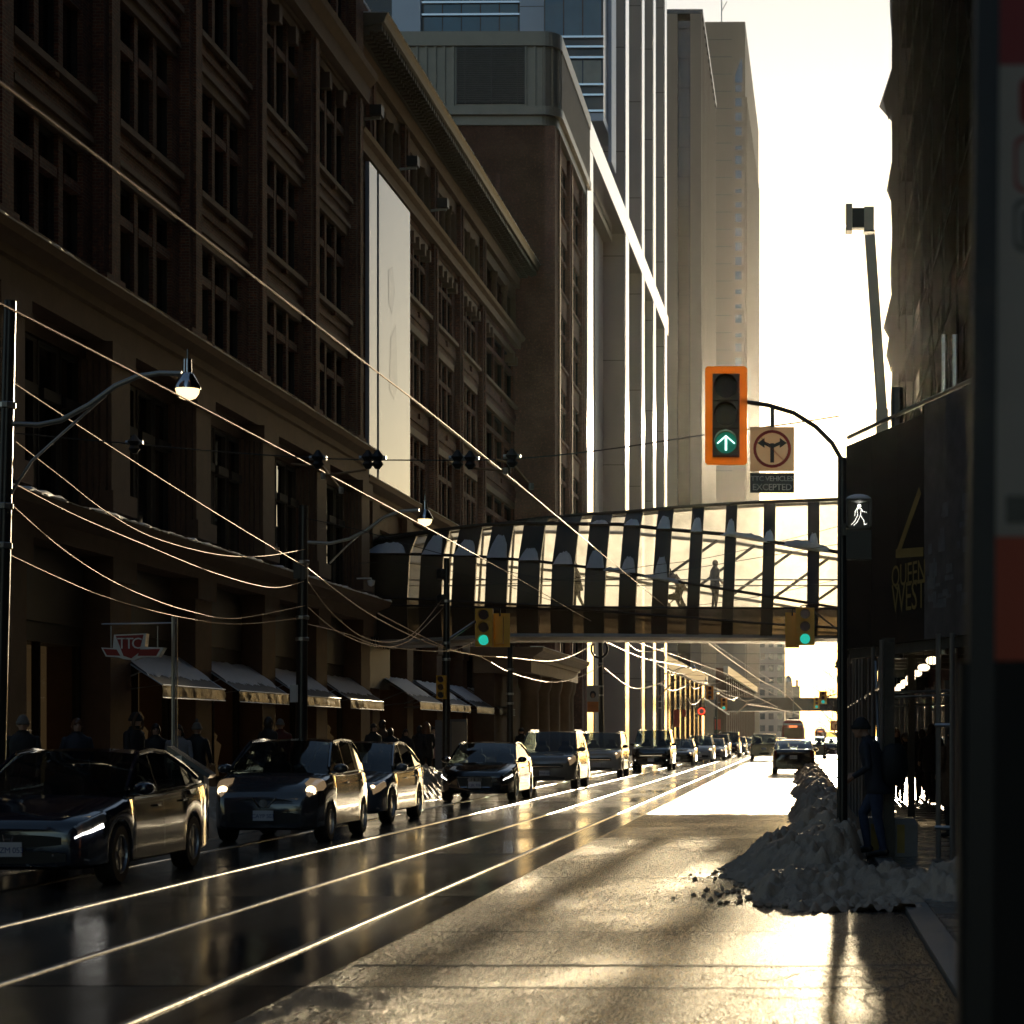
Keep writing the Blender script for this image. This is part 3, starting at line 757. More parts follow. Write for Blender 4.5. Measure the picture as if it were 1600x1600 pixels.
# ------------------------------------------------------------------ netted scaffold building on the right
def netmat():
    m = bpy.data.materials.new('scaffold_netting'); m.use_nodes = True; nt = m.node_tree; nt.nodes.clear()
    out = nt.nodes.new('ShaderNodeOutputMaterial'); tc = nt.nodes.new('ShaderNodeTexCoord')
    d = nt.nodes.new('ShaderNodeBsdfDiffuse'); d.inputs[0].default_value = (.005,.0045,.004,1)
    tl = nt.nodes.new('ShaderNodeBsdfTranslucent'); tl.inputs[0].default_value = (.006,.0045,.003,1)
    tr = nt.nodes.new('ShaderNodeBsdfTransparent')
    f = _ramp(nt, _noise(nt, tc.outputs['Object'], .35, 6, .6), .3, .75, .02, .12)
    a = nt.nodes.new('ShaderNodeMixShader'); a.inputs[0].default_value = .35
    nt.links.new(d.outputs[0], a.inputs[1]); nt.links.new(tl.outputs[0], a.inputs[2])
    b = nt.nodes.new('ShaderNodeMixShader'); nt.links.new(f, b.inputs[0])
    nt.links.new(a.outputs[0], b.inputs[1]); nt.links.new(tr.outputs[0], b.inputs[2]); nt.links.new(b.outputs[0], out.inputs[0])
    return m
M['net'] = netmat()
sb = thing('scaffolded_building', 'tall building wrapped in dark scaffold netting on the right', 'building', (5.6, 16, 0))
q = MB(); q.box(1.6, 22, .5, 113, -.2, 52); q.build('wall', M['brick'], sb)
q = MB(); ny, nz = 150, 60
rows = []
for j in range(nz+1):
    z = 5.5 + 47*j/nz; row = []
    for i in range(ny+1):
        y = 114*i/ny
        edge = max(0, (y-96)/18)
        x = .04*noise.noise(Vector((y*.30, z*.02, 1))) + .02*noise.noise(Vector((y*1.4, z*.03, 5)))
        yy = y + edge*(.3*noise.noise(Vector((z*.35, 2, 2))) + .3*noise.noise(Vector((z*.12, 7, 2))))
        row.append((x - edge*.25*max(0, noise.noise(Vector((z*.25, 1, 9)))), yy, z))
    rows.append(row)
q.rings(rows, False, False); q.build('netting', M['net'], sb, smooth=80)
q = MB(); rows = []
for j in range(nz+1):
    z = 5.5 + 47*j/nz
    rows.append([(1.5*i/6, 114 + .3*noise.noise(Vector((i, z*.3, 4))) + .3*noise.noise(Vector((z*.3, 2, 2))), z) for i in range(7)])
q.rings(rows, False, False); q.build('end_netting', M['net'], sb, smooth=80)
for y in [2+8*k for k in range(15)]:
    for x in (.45, 1.3):
        q = MB(); q.tube([(x, y, 5), (x, y, 51)], .05); q.build('scaffold_tube', M['steel'], sb)
for z in range(7, 51, 4):
    q = MB(); q.tube([(.45, 0, z), (.45, 113, z)], .05); q.build('scaffold_tube', M['steel'], sb)
    q = MB(); q.box(.5, 1.3, 1, 112, z-.12, z-.06); q.build('scaffold_board', M['stone'], sb)
for k in range(10):
    q = MB(); q.tube([(.38, 6+10*k, 7+(k % 3)*8), (.38, 14+10*k, 15+(k % 3)*8)], .04); q.build('scaffold_brace', M['steel'], sb)
for k, (z, h, d) in enumerate(((39.5, 2.5, 2.2), (34.5, 2.0, .9), (26.0, 2.5, 1.5), (24.2, 3.0, 1.0))):
    q = MB(); q.poly([(-.02, 113, z+h), (-.25*d, 114.0+.3*k, z+h*.35), (-.1*d, 113.6, z-h*.2), (0, 112, z)])
    q.poly([(-.02, 112.6, z+h), (-.02, 113.8, z-.5), (-.35*d, 114.2, z+h*.2)])
    q.build('torn_net_flap', M['net'], sb)

# ------------------------------------------------------------------ glass pedestrian bridge
BZ = 76.0
def lerp_tab(tab, x):
    if x <= tab[0][0]: return tab[0][1]
    for (xa, ya), (xb, yb) in zip(tab, tab[1:]):
        if x <= xb: return ya + (yb-ya)*(x-xa)/(xb-xa)
    return tab[-1][1]
# heights (m) of the bridge's longitudinal edges along its length (local x in m from the street axis)
def edge(tab): return [((px-VX)*BZ/FPX, CAMH+(VY-py)*BZ/FPX) for px, py in tab]
E_T = edge([(560,833),(605,829),(660,822),(735,816),(810,805),(900,797),(960,794),(1060,785),(1180,778),(1307,773.6),(1500,772)])
E_S = edge([(560,846),(605,838),(700,823),(745,818),(810,816),(960,817.5),(1043,826),(1139,834),(1220,848),(1308,861),(1500,905)])
E_M = edge([(560,863),(600,865),(735,869),(835,877),(960,892),(1043,907),(1189,930),(1308,950),(1500,975)])
E_L = edge([(560,932),(605,934),(740,941),(843,946),(943,949),(1308,951),(1500,976)])
E_Q = edge([(560,945),(900,952),(1189,974),(1308,981),(1500,988)])
E_B = edge([(560,1004),(605,1003),(796,993),(960,993),(1308,996),(1500,996)])
XB0, XB1 = PX(566, BZ), 5.5
def prof(x):
    t = min(1, max(0, (x-XB0)/(XB1-XB0)))
    T, S, Mi, L, Q, B = (lerp_tab(e, x) for e in (E_T, E_S, E_M, E_L, E_Q, E_B))
    if Mi < L + .06: L = Mi - .06
    if L < Q + .06: Q = L - .06
    sh = .34*(1-t) - .04
    return [Vector((x+sh*1.15, 1.55-.2*t, T)), Vector((x+sh, .45, S)), Vector((x+sh*.35, -.05, Mi)), Vector((x, 0, L)), Vector((x-.02, .08, Q)), Vector((x-.05, .55, B))]
M['br_glass'] = glassmat('bridge_glass', (.96,.96,.94), .97, .03, .10, (.9,.86,.74))
M['br_back'] = glassmat('bridge_frosted_glass', (.96,.95,.92), .92, .05, .97, (1.0,.99,.95))
M['br_roof'] = glassmat('bridge_roof_glass', (.95,.93,.88), .97, .03)
M['br_low'] = glassmat('bridge_smoked_glass', (.5,.45,.38), .35, .08, .3, (.4,.34,.26))
M['soffit'] = mat('pale_soffit', (.35,.30,.24), .35, .5, var=.2)
brg = thing('pedestrian_bridge', 'bronze and glass pedestrian bridge curving over the street', 'bridge', (0, BZ, 0))
ribs_px = [(562,636),(654,689),(705,741),(757,791),(807,841),(860,895),(912,944),(966,993),(1018,1043),(1073,1092.5),(1128,1146),(1189,1208),(1260,1279),(1340,1362),(1425,1450),(1515,1540)]
ribs = [(PX(a, BZ), PX(b, BZ)) for a, b in ribs_px]
BW = 3.9
def back(p): return Vector((p.x, BW - p.y, p.z))
for i, (xa, xb) in enumerate(ribs):
    A, B_ = prof(xa), prof(xb)
    for fn, nm in ((lambda p: p, 'rib'), (back, 'back_rib')):
        if nm == 'back_rib' : A2, B2 = prof(xa+.45*(xb-xa)), prof(xb-.45*(xb-xa))
        else: A2, B2 = A, B_
        q = MB(); sgn = .22 if nm == 'rib' else -.22
        a = [fn(p) for p in A2]; b = [fn(p) for p in B2]
        ins = lambda p: Vector((p.x, p.y+sgn, p.z))
        q.rings([a, b, [ins(p) for p in b], [ins(p) for p in a], a], False, False)
        q.poly([a[0], b[0], ins(b[0]), ins(a[0])]); q.poly([a[-1], b[-1], ins(b[-1]), ins(a[-1])])
        q.build('rib', M['bronze'], brg, smooth=25)
    q = MB(); q.poly([A[0], B_[0], back(B_[0]), back(A[0])]); q.build('roof_panel', M['bronze'], brg)
    if i < len(ribs)-1:
        C_ = prof(ribs[i+1][0])
        for s in range(5):
            o_ = Vector((0, .06, 0))
            mm = 'br_glass' if s < 3 else 'br_low'
            q = MB(); q.quad(B_[s]+o_, C_[s]+o_, C_[s+1]+o_, B_[s+1]+o_); q.build('pane', M[mm], brg)
            Mi_, Mj_ = prof((xa+xb)/2), prof((ribs[i+1][0]+ribs[i+1][1])/2)
            q = MB(); q.quad(back(Mi_[s])-o_, back(Mj_[s])-o_, back(Mj_[s+1])-o_, back(Mi_[s+1])-o_); q.build('pane', M['br_back' if s < 3 else 'br_low'], brg)
        q = MB(); q.quad(B_[0], C_[0], back(C_[0]), back(B_[0])); q.build('pane', M['br_roof'], brg)
xs = [XB0 + (XB1-XB0)*k/40 for k in range(41)]
for idx, r, nm in ((0, .07, 'ridge_rail'), (1, .075, 'shoulder_rail'), (2, .06, 'mid_rail'), (3, .05, 'sill_rail'), (4, .05, 'lower_rail')):
    for fn, dy in ((lambda p: p, -.03), (back, .03)):
        q = MB(); q.tube([fn(prof(x)[idx]) + Vector((0, dy, 0)) for x in xs], r, 6); q.build(nm, M['bronze'], brg, smooth=50)
q = MB(); rr = []
for x in xs:
    p = prof(x); b = p[-1]
    rr.append([(x, .5, b.z+.1), (x, .45, b.z-.02), (x, .9, b.z-.12), (x, BW-.9, b.z-.12), (x, BW-.45, b.z-.02), (x, BW-.5, b.z+.1)])
q.rings(rr, True, True); q.build('soffit', M['soffit'], brg)
q = MB(); q.box(XB0, XB1, .25, BW-.25, 6.05, 6.2); q.build('floor', M['grey_panel'], brg)
for y in (.45, BW-.45):
    q = MB(); q.tube([(XB0, y, 7.2), (XB1, y, 7.2)], .03); q.build('handrail', M['steel'], brg)
# inner slanted stiffeners seen through the glass
for k in range(5):
    xa = PX(1010 + k*62, BZ)
    a = back(prof(xa)[2]); b = back(prof(min(XB1-.1, xa+2.3))[1])
    q = MB(); q.bar(a - Vector((0, .2, 0)), b - Vector((0, .2, 0)), .06, .10); q.build('stiffener', M['bronze'], brg)
rs = random.Random(3)
for i, (xa, xb) in enumerate(ribs[:13]):
    mid = (xa+xb)/2; p = prof(mid)
    for lv, (base, up, h) in enumerate(((2, 1, .85), (1, 0, .75))):
        if lv == 1 and i < 6: continue
        if lv == 0 and i > 8: continue
        hh = h*rs.uniform(.55, 1.15); wd = (xb-xa)*rs.uniform(.75, .95)
        a = prof(mid)[base]; d = (prof(mid)[up]-a); d = d/ d.length * min(hh, d.length*.9)
        q = MB(); n = 14; fr = []
        for j in range(n+1):
            t = -1 + 2*j/n
            top = (1-abs(t)**3.5)**.6*(.88+.14*rs.random())
            base_p = a + Vector((t*wd/2, -.07, .03)); tp = a + d*top + Vector((t*wd/2*(.98-.22*top), -.07, 0))
            fr.append((base_p + Vector((0, -.12, -.03)), base_p*.45+tp*.55 + Vector((0, -.09, 0)), tp))
        q.rings([[f[k] for f in fr] for k in range(3)], False, False)
        q.build('snow_patch', M['snow'], brg, smooth=70)
q = MB(); rr = []                                              # drifts lying on the mid and shoulder rails
for (pa, pb, idx, h) in ((1000, 1062, 2, .16), (1120, 1200, 1, .2), (1215, 1300, 1, .34), (940, 985, 2, .12)):
    q = MB(); rr = []
    for k in range(17):
        x = PX(pa+(pb-pa)*k/16, BZ); p = prof(x)[idx]; e = math.sin(PI*k/16)**.6*(.6+.6*abs(noise.noise(Vector((x*3, idx, 2)))))
        rr.append([p+Vector((0, -.1, -.05-.25*e*h)), p+Vector((0, -.28*e-.02, .0)), p+Vector((0, -.2*e, h*e)), p+Vector((0, .1, h*e*1.1)), p+Vector((0, .15, 0))])
    q.rings(rr, True, True); q.build('snow_patch', M['snow'], brg, smooth=70)

# ------------------------------------------------------------------ awnings
M['awning'] = mat('charcoal_awning_cloth', (.028,.028,.03), .6, var=.3, vs=3)
M['valance'] = mat('shiny_valance', (.075,.06,.045), .42, .05, var=.6, vs=5, bump=1.0, bs=6)
def awning(X, Y, wd, label, pj=1.15, zt=3.5, zb=2.75, seed=0):
    t = thing('awning', label, 'awning', (X, Y, 0), ROT, 'snow-covered awnings of the shop row')
    q = MB(); n = 10
    q.quad((0, 0, zt), (0, wd, zt), (pj, wd, zb), (pj, 0, zb)); q.quad((0, 0, zt-.02), (pj, 0, zb-.02), (pj, wd, zb-.02), (0, wd, zt-.02))
    q.build('canopy', M['awning'], t)
    for y in (0.01, wd-.01):
        f = MB(); f.tube([(0, y, zt), (pj, y, zb), (0, y, zb-.15)], .02, 4); f.tube([(.0, y, zb), (pj*.6, y, zt-(zt-zb)*.6)], .018, 4); f.build('frame', M['steel'], t)
    v = MB(); rr = []
    for i in range(31):
        y = wd*i/30; s = .035*noise.noise(Vector((y*2.2, seed, 0))) + .03*noise.noise(Vector((y*7.5, seed, 3)))
        rr.append([(pj+.005, y, zb), (pj+.03+s*1.6, y, zb-.14), (pj+.02-s, y, zb-.27 + .015*math.sin(y*9))])
    v.rings(rr, False, False); v.build('valance', M['valance'], t, smooth=60)
    f = MB(); f.tube([(pj+.02, 0, zb), (pj+.02, wd, zb)], .018, 5); f.tube([(pj+.03, 0, zb-.28), (pj+.03, wd, zb-.28)], .012, 4); f.build('hem', M['steel'], t)
    s = MB(); rr = []; nn = 60
    for i in range(nn+1):
        y = .02+(wd-.04)*i/nn
        e = .74 + .09*noise.noise(Vector((y*1.0, seed, 2))) + .07*noise.noise(Vector((y*9, seed, 5))) - .05*abs(math.sin(i*12.9))
        row = []
        for u, hh in ((0, .02), (.05, .09), (.3, .08), (.55, .06), (e-.06, .045), (e, .004)):
            x = pj*u; row.append((x, y, zt+(zb-zt)*u + hh*(1+.5*noise.noise(Vector((y*2, u*4, seed))))))
        rr.append(row)
    s.rings(rr, False, False); s.build('snow_cover', M['snow'], t, smooth=60)
    return t
ORD = ('first from the left, under the red transit sign', 'second awning from the left, wide and snow-covered', 'third awning from the left, half behind the tall dark pole', 'fourth awning from the left, beside the tall entrance panel')
for k in range(4):
    y = pil[k+2]+.65
    if k == 3: y += .1
    awning(-15.8+.012*(STORE_Z0+y)-.25, STORE_Z0+y, 5.0, 'snowy awning, ' + ORD[k], seed=k)
ORD2 = ('first awning right of the entrance panel', 'second awning right of the entrance panel, behind a dark pole', 'third awning right of the entrance panel', 'last awning of the row, nearest the stone portico')
for k in range(4):
    y = pilB[k+1]+.75
    awning(-16.3+.012*(RB0+y)+.05, RB0+y, 4.7, 'snowy awning, ' + ORD2[k], pj=1.5, zt=3.75, zb=2.85, seed=10+k)

# ------------------------------------------------------------------ snow bank on the right kerb
def snowbank(name, fh, x0, x1, y0, y1, dx, dy, zmin=-.02):
    nx = int((x1-x0)/dx); ny = int((y1-y0)/dy); v = []; f = []
    for j in range(ny+1):
        for i in range(nx+1):
            x = x0+(x1-x0)*i/nx; y = y0+(y1-y0)*j/ny; v.append((x, y, fh(x, y)))
    for j in range(ny):
        for i in range(nx):
            a = j*(nx+1)+i
            if max(v[a][2], v[a+1][2], v[a+nx+1][2], v[a+nx+2][2]) > zmin: f.append((a, a+1, a+nx+2, a+nx+1))
    me = bpy.data.meshes.new(name); me.from_pydata(v, [], f); me.materials.append(M['dirty_snow']); me.shade_smooth()
    return tag(link(name, me), kind='stuff')
def turb(x, y, s, seed):
    p = Vector((x*s, y*s, seed)); return noise.noise(p) + .5*noise.noise(p*2.1) + .28*noise.noise(p*4.3) + .16*noise.noise(p*9.1)
def clod(x, y, s, seed):
    p = Vector((x*s, y*s, seed)); d, pts = noise.voronoi(p); k = .3+.3*noise.cell(Vector((pts[0].x*3.1, pts[0].y*3.3, 1.5+seed))); return .75*max(0, .42*(.8+k)-d[0]**2*1.6)**.5 if d[0] < .55 else 0
def bank_r(x, y):
    # main ridge along the kerb, widening towards the corner, and a ploughed sill across the front
    cl = .42 + .1*math.sin(y*.4); half = .55 + .55*math.exp(-((y-25.5)/3.6)**2) + .10*noise.noise(Vector((y*.8, 3, 0)))
    hgt = (.34 + .15*noise.noise(Vector((y*.55, 8, 1)))) * min(1, max(0, (y-21.6)/2.2)) * (1 - .45*max(0, min(1, (y-60)/40)))
    u = abs(x-cl + (.5 if x < cl else -.35)*math.exp(-((y-24.5)/4.2)**2)*.3)/half
    z = hgt*(1-u**1.7) if u < 1 else -.6*(u-1)-.02
    sill = .17*max(-.6, 1-((y-21.3-.15*math.sin(x*3))/.85)**2)- .9*max(0, -.30-x) - .9*max(0, x-2.3)
    if x > 1.3: sill += .05
    if x > .55: z -= .5*min(1, (x-.55)/.3)*max(0, min(1, (29.5-y)/2.5))*min(1, max(0, (y-22.5)/1.0))
    z = max(z, sill)
    if z > -.12:
        z += .16*turb(x, y, 1.6, 2)*min(1, max(.25, z*3)) + .30*clod(x, y, 1.9, 5)*min(1, max(.2, z*4)) + .20*clod(x, y, 3.7, 9)*min(1, max(.35, z*5)) + .10*clod(x, y, 8, 2) + .05*clod(x, y, 17, 4) + .05*turb(x, y, 7, 3)
    return z - .03
snowbank('snow_bank', bank_r, -1.4, 2.7, 19.4, 34, .027, .04)
snowbank('snow_ridge', lambda x, y: bank_r(x, y), -.95, 1.45, 34, 125, .06, .12)
def bank_l(x, y):
    u = (x+10.05)/.75
    z = (.46+.3*noise.noise(Vector((y*.5, 1, 5))))*max(-.5, 1-u*u)
    if z > -.1: z += .14*turb(x, y, 1.8, 7)*min(1, max(.2, z*3)) + .16*clod(x, y, 2.8, 4)*min(1, max(.2, z*4)) + .12*clod(x, y, 5, 4) + .06*clod(x, y, 12, 6) + .03*turb(x, y, 8, 2)
    return z + .06
snowbank('snow_ridge', bank_l, -11.0, -9.0, 31, 110, .045, .055, .0)
q = MB(); rs = random.Random(8)
for i in range(240):
    x = -.35 - abs(rs.gauss(0, .35)) if i < 120 else rs.uniform(-.5, 2.2); y = 21 + rs.uniform(-.8, 4.5) if i < 120 else 20.3 + rs.uniform(-.5, .5); r = rs.uniform(.008, .035)
    n0 = len(q.v); q.sphere((x, y, r*.5), r, 4, sz=.7)
    for k_ in range(n0, len(q.v)):
        a_ = q.v[k_]; q.v[k_] = (a_[0]+rs.uniform(-.35, .35)*r, a_[1]+rs.uniform(-.35, .35)*r, max(.001, a_[2]+rs.uniform(-.3, .3)*r))
tag(q.build('snow_crumbs', M['dirty_snow'], smooth=60), kind='stuff')
# ------------------------------------------------------------------ poles, lamps
M['globe'] = mat('lit_lamp_globe', (.8,.7,.5), .1, var=.05, emit=(1.0,.72,.36), es=2.2, coat=.5)
M['chrome'] = mat('chrome', (.6,.6,.62), .12, 1.0, var=.1)
M['sign_white'] = mat('sign_white', (.82,.79,.73), .35, var=.06)
M['sign_black'] = mat('sign_black', (.02,.02,.02), .35, var=.1)
M['sign_red'] = mat('sign_red', (.55,.03,.025), .35, var=.1)
def pole(px0, py0, pxb, Z, label, r=.09, zc=0, name='street_pole', cat='pole', group='overhead wire poles along the left kerb'):
    xb, xt, zt = PX(pxb, Z), PX(px0, Z), PH(py0, Z)
    t = thing(name, label, cat, (xb, Z, .1), 0, group)
    q = MB(); q.tube([(0,0,0), (0,0,.5), ((xt-xb)*.5, 0, zt*.5), (xt-xb, 0, zt-.1)], [r*1.25, r*1.2, r*1.02, r*.85], 12); q.build('shaft', M['pole_paint'], t, smooth=50)
    q = MB(); q.lathe([(r*1.8, 0), (r*1.8, .12), (r*1.35, .2)], (0,0,0), 12); q.build('base', M['pole_paint'], t)
    for h in (.55, .62, .8):
        q = MB(); q.lathe([(r*1.12, -.04), (r*1.25, -.03), (r*1.25, .03), (r*1.12, .04)], ((xt-xb)*h, 0, zt*h), 10); q.build('clamp', M['steel'], t)
    return t
def lamp_arm(t, pts, brace, lx, ly, Z):
    o = Vector(t.location)
    q = MB(); q.tube([P(x, y, Z)-o for x, y in pts], .035, 8); a = q.build('lamp_arm', M['steel'], t, smooth=60)
    q = MB(); q.tube([P(x, y, Z)-o for x, y in brace], .018, 6); q.build('brace', M['steel'], a)
    c = P(lx, ly, Z)-o
    q = MB(); q.lathe([(.02, .34), (.05, .33), (.055, .16), (.08, .14), (.13, .05), (.165, -.02), (.165, -.05)][::-1], c, 16); q.lathe([(.012, .33), (.012, .46)], c, 6); h = q.build('lamp_head', M['chrome'], t, smooth=40)
    q = MB(); q.lathe([(.15, -.05), (.14, -.1), (.10, -.16), (.04, -.185), (.005, -.19)][::-1], c, 16); q.build('lamp_globe', M['globe'], h, smooth=60)
p1 = pole(16, 470, -6, 27, 'nearest street pole at the left edge, holding a curved lamp arm', .085)
lamp_arm(p1, [(16,662),(60,664),(95,657),(140,632),(180,603),(215,588),(250,583),(284,584)], [(8,785),(50,720),(100,675),(165,618)], 293, 602, 27)
p2 = pole(474, 790, 470, 44.3, 'dark street pole with a lamp arm between the second and third awnings', .115)
lamp_arm(p2, [(478,847),(515,849),(545,842),(572,829),(600,808),(625,799),(655,797)], [(515,880),(540,855),(562,835)], 664, 808, 44.3)
q = MB(); b0 = P(478, 876, 44.3)-Vector(p2.location); q.box(b0.x-.24, b0.x+.02, -.1, .1, b0.z-.38, b0.z); q.build('junction_box', M['pole_paint'], p2)
q = MB(); b0 = P(452, 1070, 44.1)-Vector(p2.location); q.box(b0.x, b0.x+.16, -.14, -.12, b0.z-.36, b0.z); q.build('plate', M['sign_white'], p2)
p3 = pole(698, 872, 697, 62, 'dark signal pole with a short arm under the bridge end', .10)
q = MB(); o = Vector(p3.location); q.tube([P(700, 1000, 62)-o, P(742, 972, 64)-o], .05, 8); q.build('mast_arm', M['pole_paint'], p3)
q = MB(); 
for yy in (905, 945): q.lathe([(.1, 0), (.16, .05), (.16, .25), (.1, .3)], P(690, yy, 62)-o, 8)
q.build('transformer', M['pole_paint'], p3)
p4 = pole(797, 1008, 797, 75.8, 'short dark pole left of the stone portico', .11)
p5_ = pole(938, 1000, 940, 110, 'wire pole with a round cable coil and a poster on it', .12)
q = MB(); o = Vector(p5_.location); c = P(937, 1014, 110)-o; pts = [c+Vector((.42*math.cos(a*PI/12), -.15, .46*math.sin(a*PI/12))) for a in range(25)]
q.tube(pts, .06, 6); q.build('cable_coil', M['black_metal'], p5_)
pst = thing('hanging_poster', 'small orange poster with a portrait hung on the wire pole with the coil', 'poster', P(917, 1113, 109.8))
q = MB(); q.box(0, .62, 0, .03, 0, 1.35); q.build('board', mat('poster_paper', (.55,.50,.42), .5, var=.1), pst)
q = MB(); q.box(.02, .6, -.004, 0, .02, .55); q.build('orange_print', mat('poster_orange', (.75,.26,.06), .5, var=.3, vs=5), pst)
q = MB(); q.poly([(.31+.16*math.cos(a*PI/8), -.006, .92+.19*math.sin(a*PI/8)) for a in range(16)]); q.build('portrait_hair', M['sign_black'], pst)
q = MB(); q.poly([(.31+.09*math.cos(a*PI/8), -.009, .86+.13*math.sin(a*PI/8)) for a in range(16)]); q.build('portrait_face', mat('poster_skin', (.45,.25,.15), .5), pst)
q = MB(); q.tube([(-.02, .0, 1.36), (.75, .0, 1.36)], .02, 5); q.build('bracket', M['steel'], pst)
for k, (px, Z) in enumerate(((1031, 145), (1060, 180), (1088, 225), (1118, 270))):
    t = pole(px, 1150-4.6*FPX/Z, px, Z, ('wire pole beside the white piers', 'wire pole in front of the ribbed tower, second of the far four', 'wire pole in front of the ribbed tower, third of the far four', 'farthest wire pole, before the low stone shops')[k], .10)
    if k: pass
    s = FPX/Z; dx = 2.3*s
    yy = 1150-4.7*s
    lamp_arm(t, [(px, yy+.5*s), (px+.6*s, yy+.45*s), (px+1.3*s, yy+.1*s), (px+2.2*s, yy)], [(px, yy+1.3*s), (px+1.0*s, yy+.35*s)], px+2.3*s, yy+.1*s, Z)

# ------------------------------------------------------------------ overhead wires
def wire(name, pts3, r, label, group=None, n=6, mm='wire', dens=10):
    """smooth curve through measured 3-D points"""
    pts = [Vector(p) for p in pts3]; out = []
    for i in range(len(pts)-1):
        p0 = pts[max(0, i-1)]; p1_ = pts[i]; p2_ = pts[i+1]; p3_ = pts[min(len(pts)-1, i+2)]
        for k in range(dens):
            t = k/dens
            out.append(.5*((2*p1_) + (p2_-p0)*t + (2*p0-5*p1_+4*p2_-p3_)*t*t + (3*p1_-p0-3*p2_+p3_)*t**3))
    out.append(pts[-1])
    q = MB(); q.tube(out, r, n); o = q.build(name, M[mm], None, smooth=80)
    return tag(o, label, 'wire', group)
def sag(a, b, s, n=10): return [a.lerp(b, i/n) - Vector((0, 0, 4*s*(i/n)*(1-i/n))) for i in range(n+1)]
TW = 'trolley contact wires over the tracks'
wire('trolley_wire', [(-4.75, 6, 5.3), (-4.8, 12.8, 5.52), (-4.8, 22.5, 5.7), (-4.8, 33, 5.86), (-4.8, 62, 6.1), (-4.8, 103, 6.5), (-3.8, 150, 6.6), (-1.8, 210, 6.5), (.5, 280, 6.4)], .010, 'long trolley wire running from the upper left edge down past the banner', TW)
wire('trolley_wire', [(-7.35, 10, 5.4), (-7.4, 19.75, 5.6), (-7.4, 32.9, 5.7), (-7.42, 52, 5.75), (-7.4, 85, 5.72), (-6.4, 120, 5.9), (-5.2, 170, 6.3), (-2.6, 240, 6.2)], .010, 'lower trolley wire crossing in front of the bridge towards the wire switch', TW)
FW = 'feeder cables strung between the street poles'
a1, a2, a3, a5 = P(20, 598, 27), P(478, 886, 44.3), P(697, 1012, 62), P(938, 998, 110)
wire('feeder_cable', sag(a1, a2, .05), .009, 'straight bright cable from the nearest pole to the pole between the awnings', FW)
wire('feeder_cable', [P(478,886,44.3), P(567,953,51), P(640,992,57), P(697,1014,62), P(747,1024,70), P(800,1028,78), P(860,1033,90), P(900,1022,101), P(938,998,110)], .016, 'bright sagging cable running from below the lamp to the coil pole', FW)
wire('feeder_cable', [P(590,958,53), P(697,1012,62), P(750,1026,70), P(800,1052,80), P(860,1066,92), P(905,1058,102), P(940,1040,110)], .015, 'lowest bright cable sagging in front of the portico', FW)
for k, (pts, lab) in enumerate((
    ([(24,690),(95,745),(165,799),(240,840),(337,866),(410,869),(478,858)], 'twisted cable sagging from the nearest pole just under the lamp arm'),
    ([(28,759),(120,806),(225,851),(337,896),(424,918),(476,908)], 'cable sagging along the snowy ledge to the second pole'),
    ([(14,785),(90,852),(161,900),(230,933),(300,956),(370,966),(478,946)], 'cable sagging low across the dark shop front, upper of two'),
    ([(9,864),(90,902),(169,934),(281,964),(375,975),(474,965)], 'cable sagging low across the dark shop front, lower of two'))):
    n = len(pts)-1; x0, x1 = pts[0][0], pts[-1][0]
    out = []
    for x, y in pts:
        # depth of the straight plan line between both poles seen in this column
        t = (x-x0)/(x1-x0); Za, Zb = 27, 44.3
        Z = 1/((1-t)/Za + t/Zb); out.append(P(x, y, Z))
    wire('feeder_cable', out, (.007, .0075, .007, .006)[k], lab, FW)
for k, (pts, lab) in enumerate((
    ([(480,908),(525,964),(580,1000),(640,994),(692,935)], 'cable looping between the second pole and the signal pole, steepest of three'),
    ([(480,948),(530,988),(590,1010),(640,1000),(694,948)], 'cable looping between the second pole and the signal pole, middle of three'),
    ([(480,975),(540,990),(600,1010),(700,1017),(745,1000)], 'cable looping between the second pole and the signal pole, lowest of three'))):
    x0, x1 = pts[0][0], pts[-1][0]
    wire('feeder_cable', [P(x, y, 1/((1-(x-x0)/(x1-x0))/44.3 + (x-x0)/(x1-x0)/62)) for x, y in pts], .010, lab, FW)
SW = 'span wires crossing the street'
sw1 = [(25,677),(120,686),(200,693),(350,706),(497,716),(640,719),(800,717),(950,702),(1090,681),(1220,664),(1312,650)]
wire('span_wire', [P(x, y, 27) for x, y in sw1], .009, 'thin span wire from the nearest pole across to the green arrow signal', SW, mm='black_metal')
wire('span_wire', [P(x, y, 62) for x, y in ((700,915),(860,908),(1000,886),(1092,874),(1190,853),(1312,822))], .010, 'thin span wire crossing in front of the bridge people', SW, mm='black_metal')
wire('span_wire', [P(x, y, 62) for x, y in ((560,880),(640,880),(760,906),(900,948),(1000,952),(1150,938),(1312,905))], .009, 'thin span wire sagging across the lower bridge glass', SW, mm='black_metal')
wire('span_wire', [P(x, y, 44) for x, y in ((478,810),(560,828),(700,868),(860,905),(1000,900),(1312,850))], .008, 'thin span wire from the top of the second pole', SW, mm='black_metal')
def insulator(px, py, Z, lab):
    t = thing('wire_insulator', lab, 'insulator', P(px, py, Z), 0, 'black insulators on the span wires')
    q = MB(); q.lathe([(.03, -.12), (.075, -.06), (.05, -.02), (.09, .03), (.05, .08), (.02, .12)], (0,0,0), 10); q.build('body', M['black_metal'], t)
    q = MB(); q.tube([(-.11, 0, .02), (.11, 0, .02)], .03, 6); q.build('clamp', M['steel'], t)
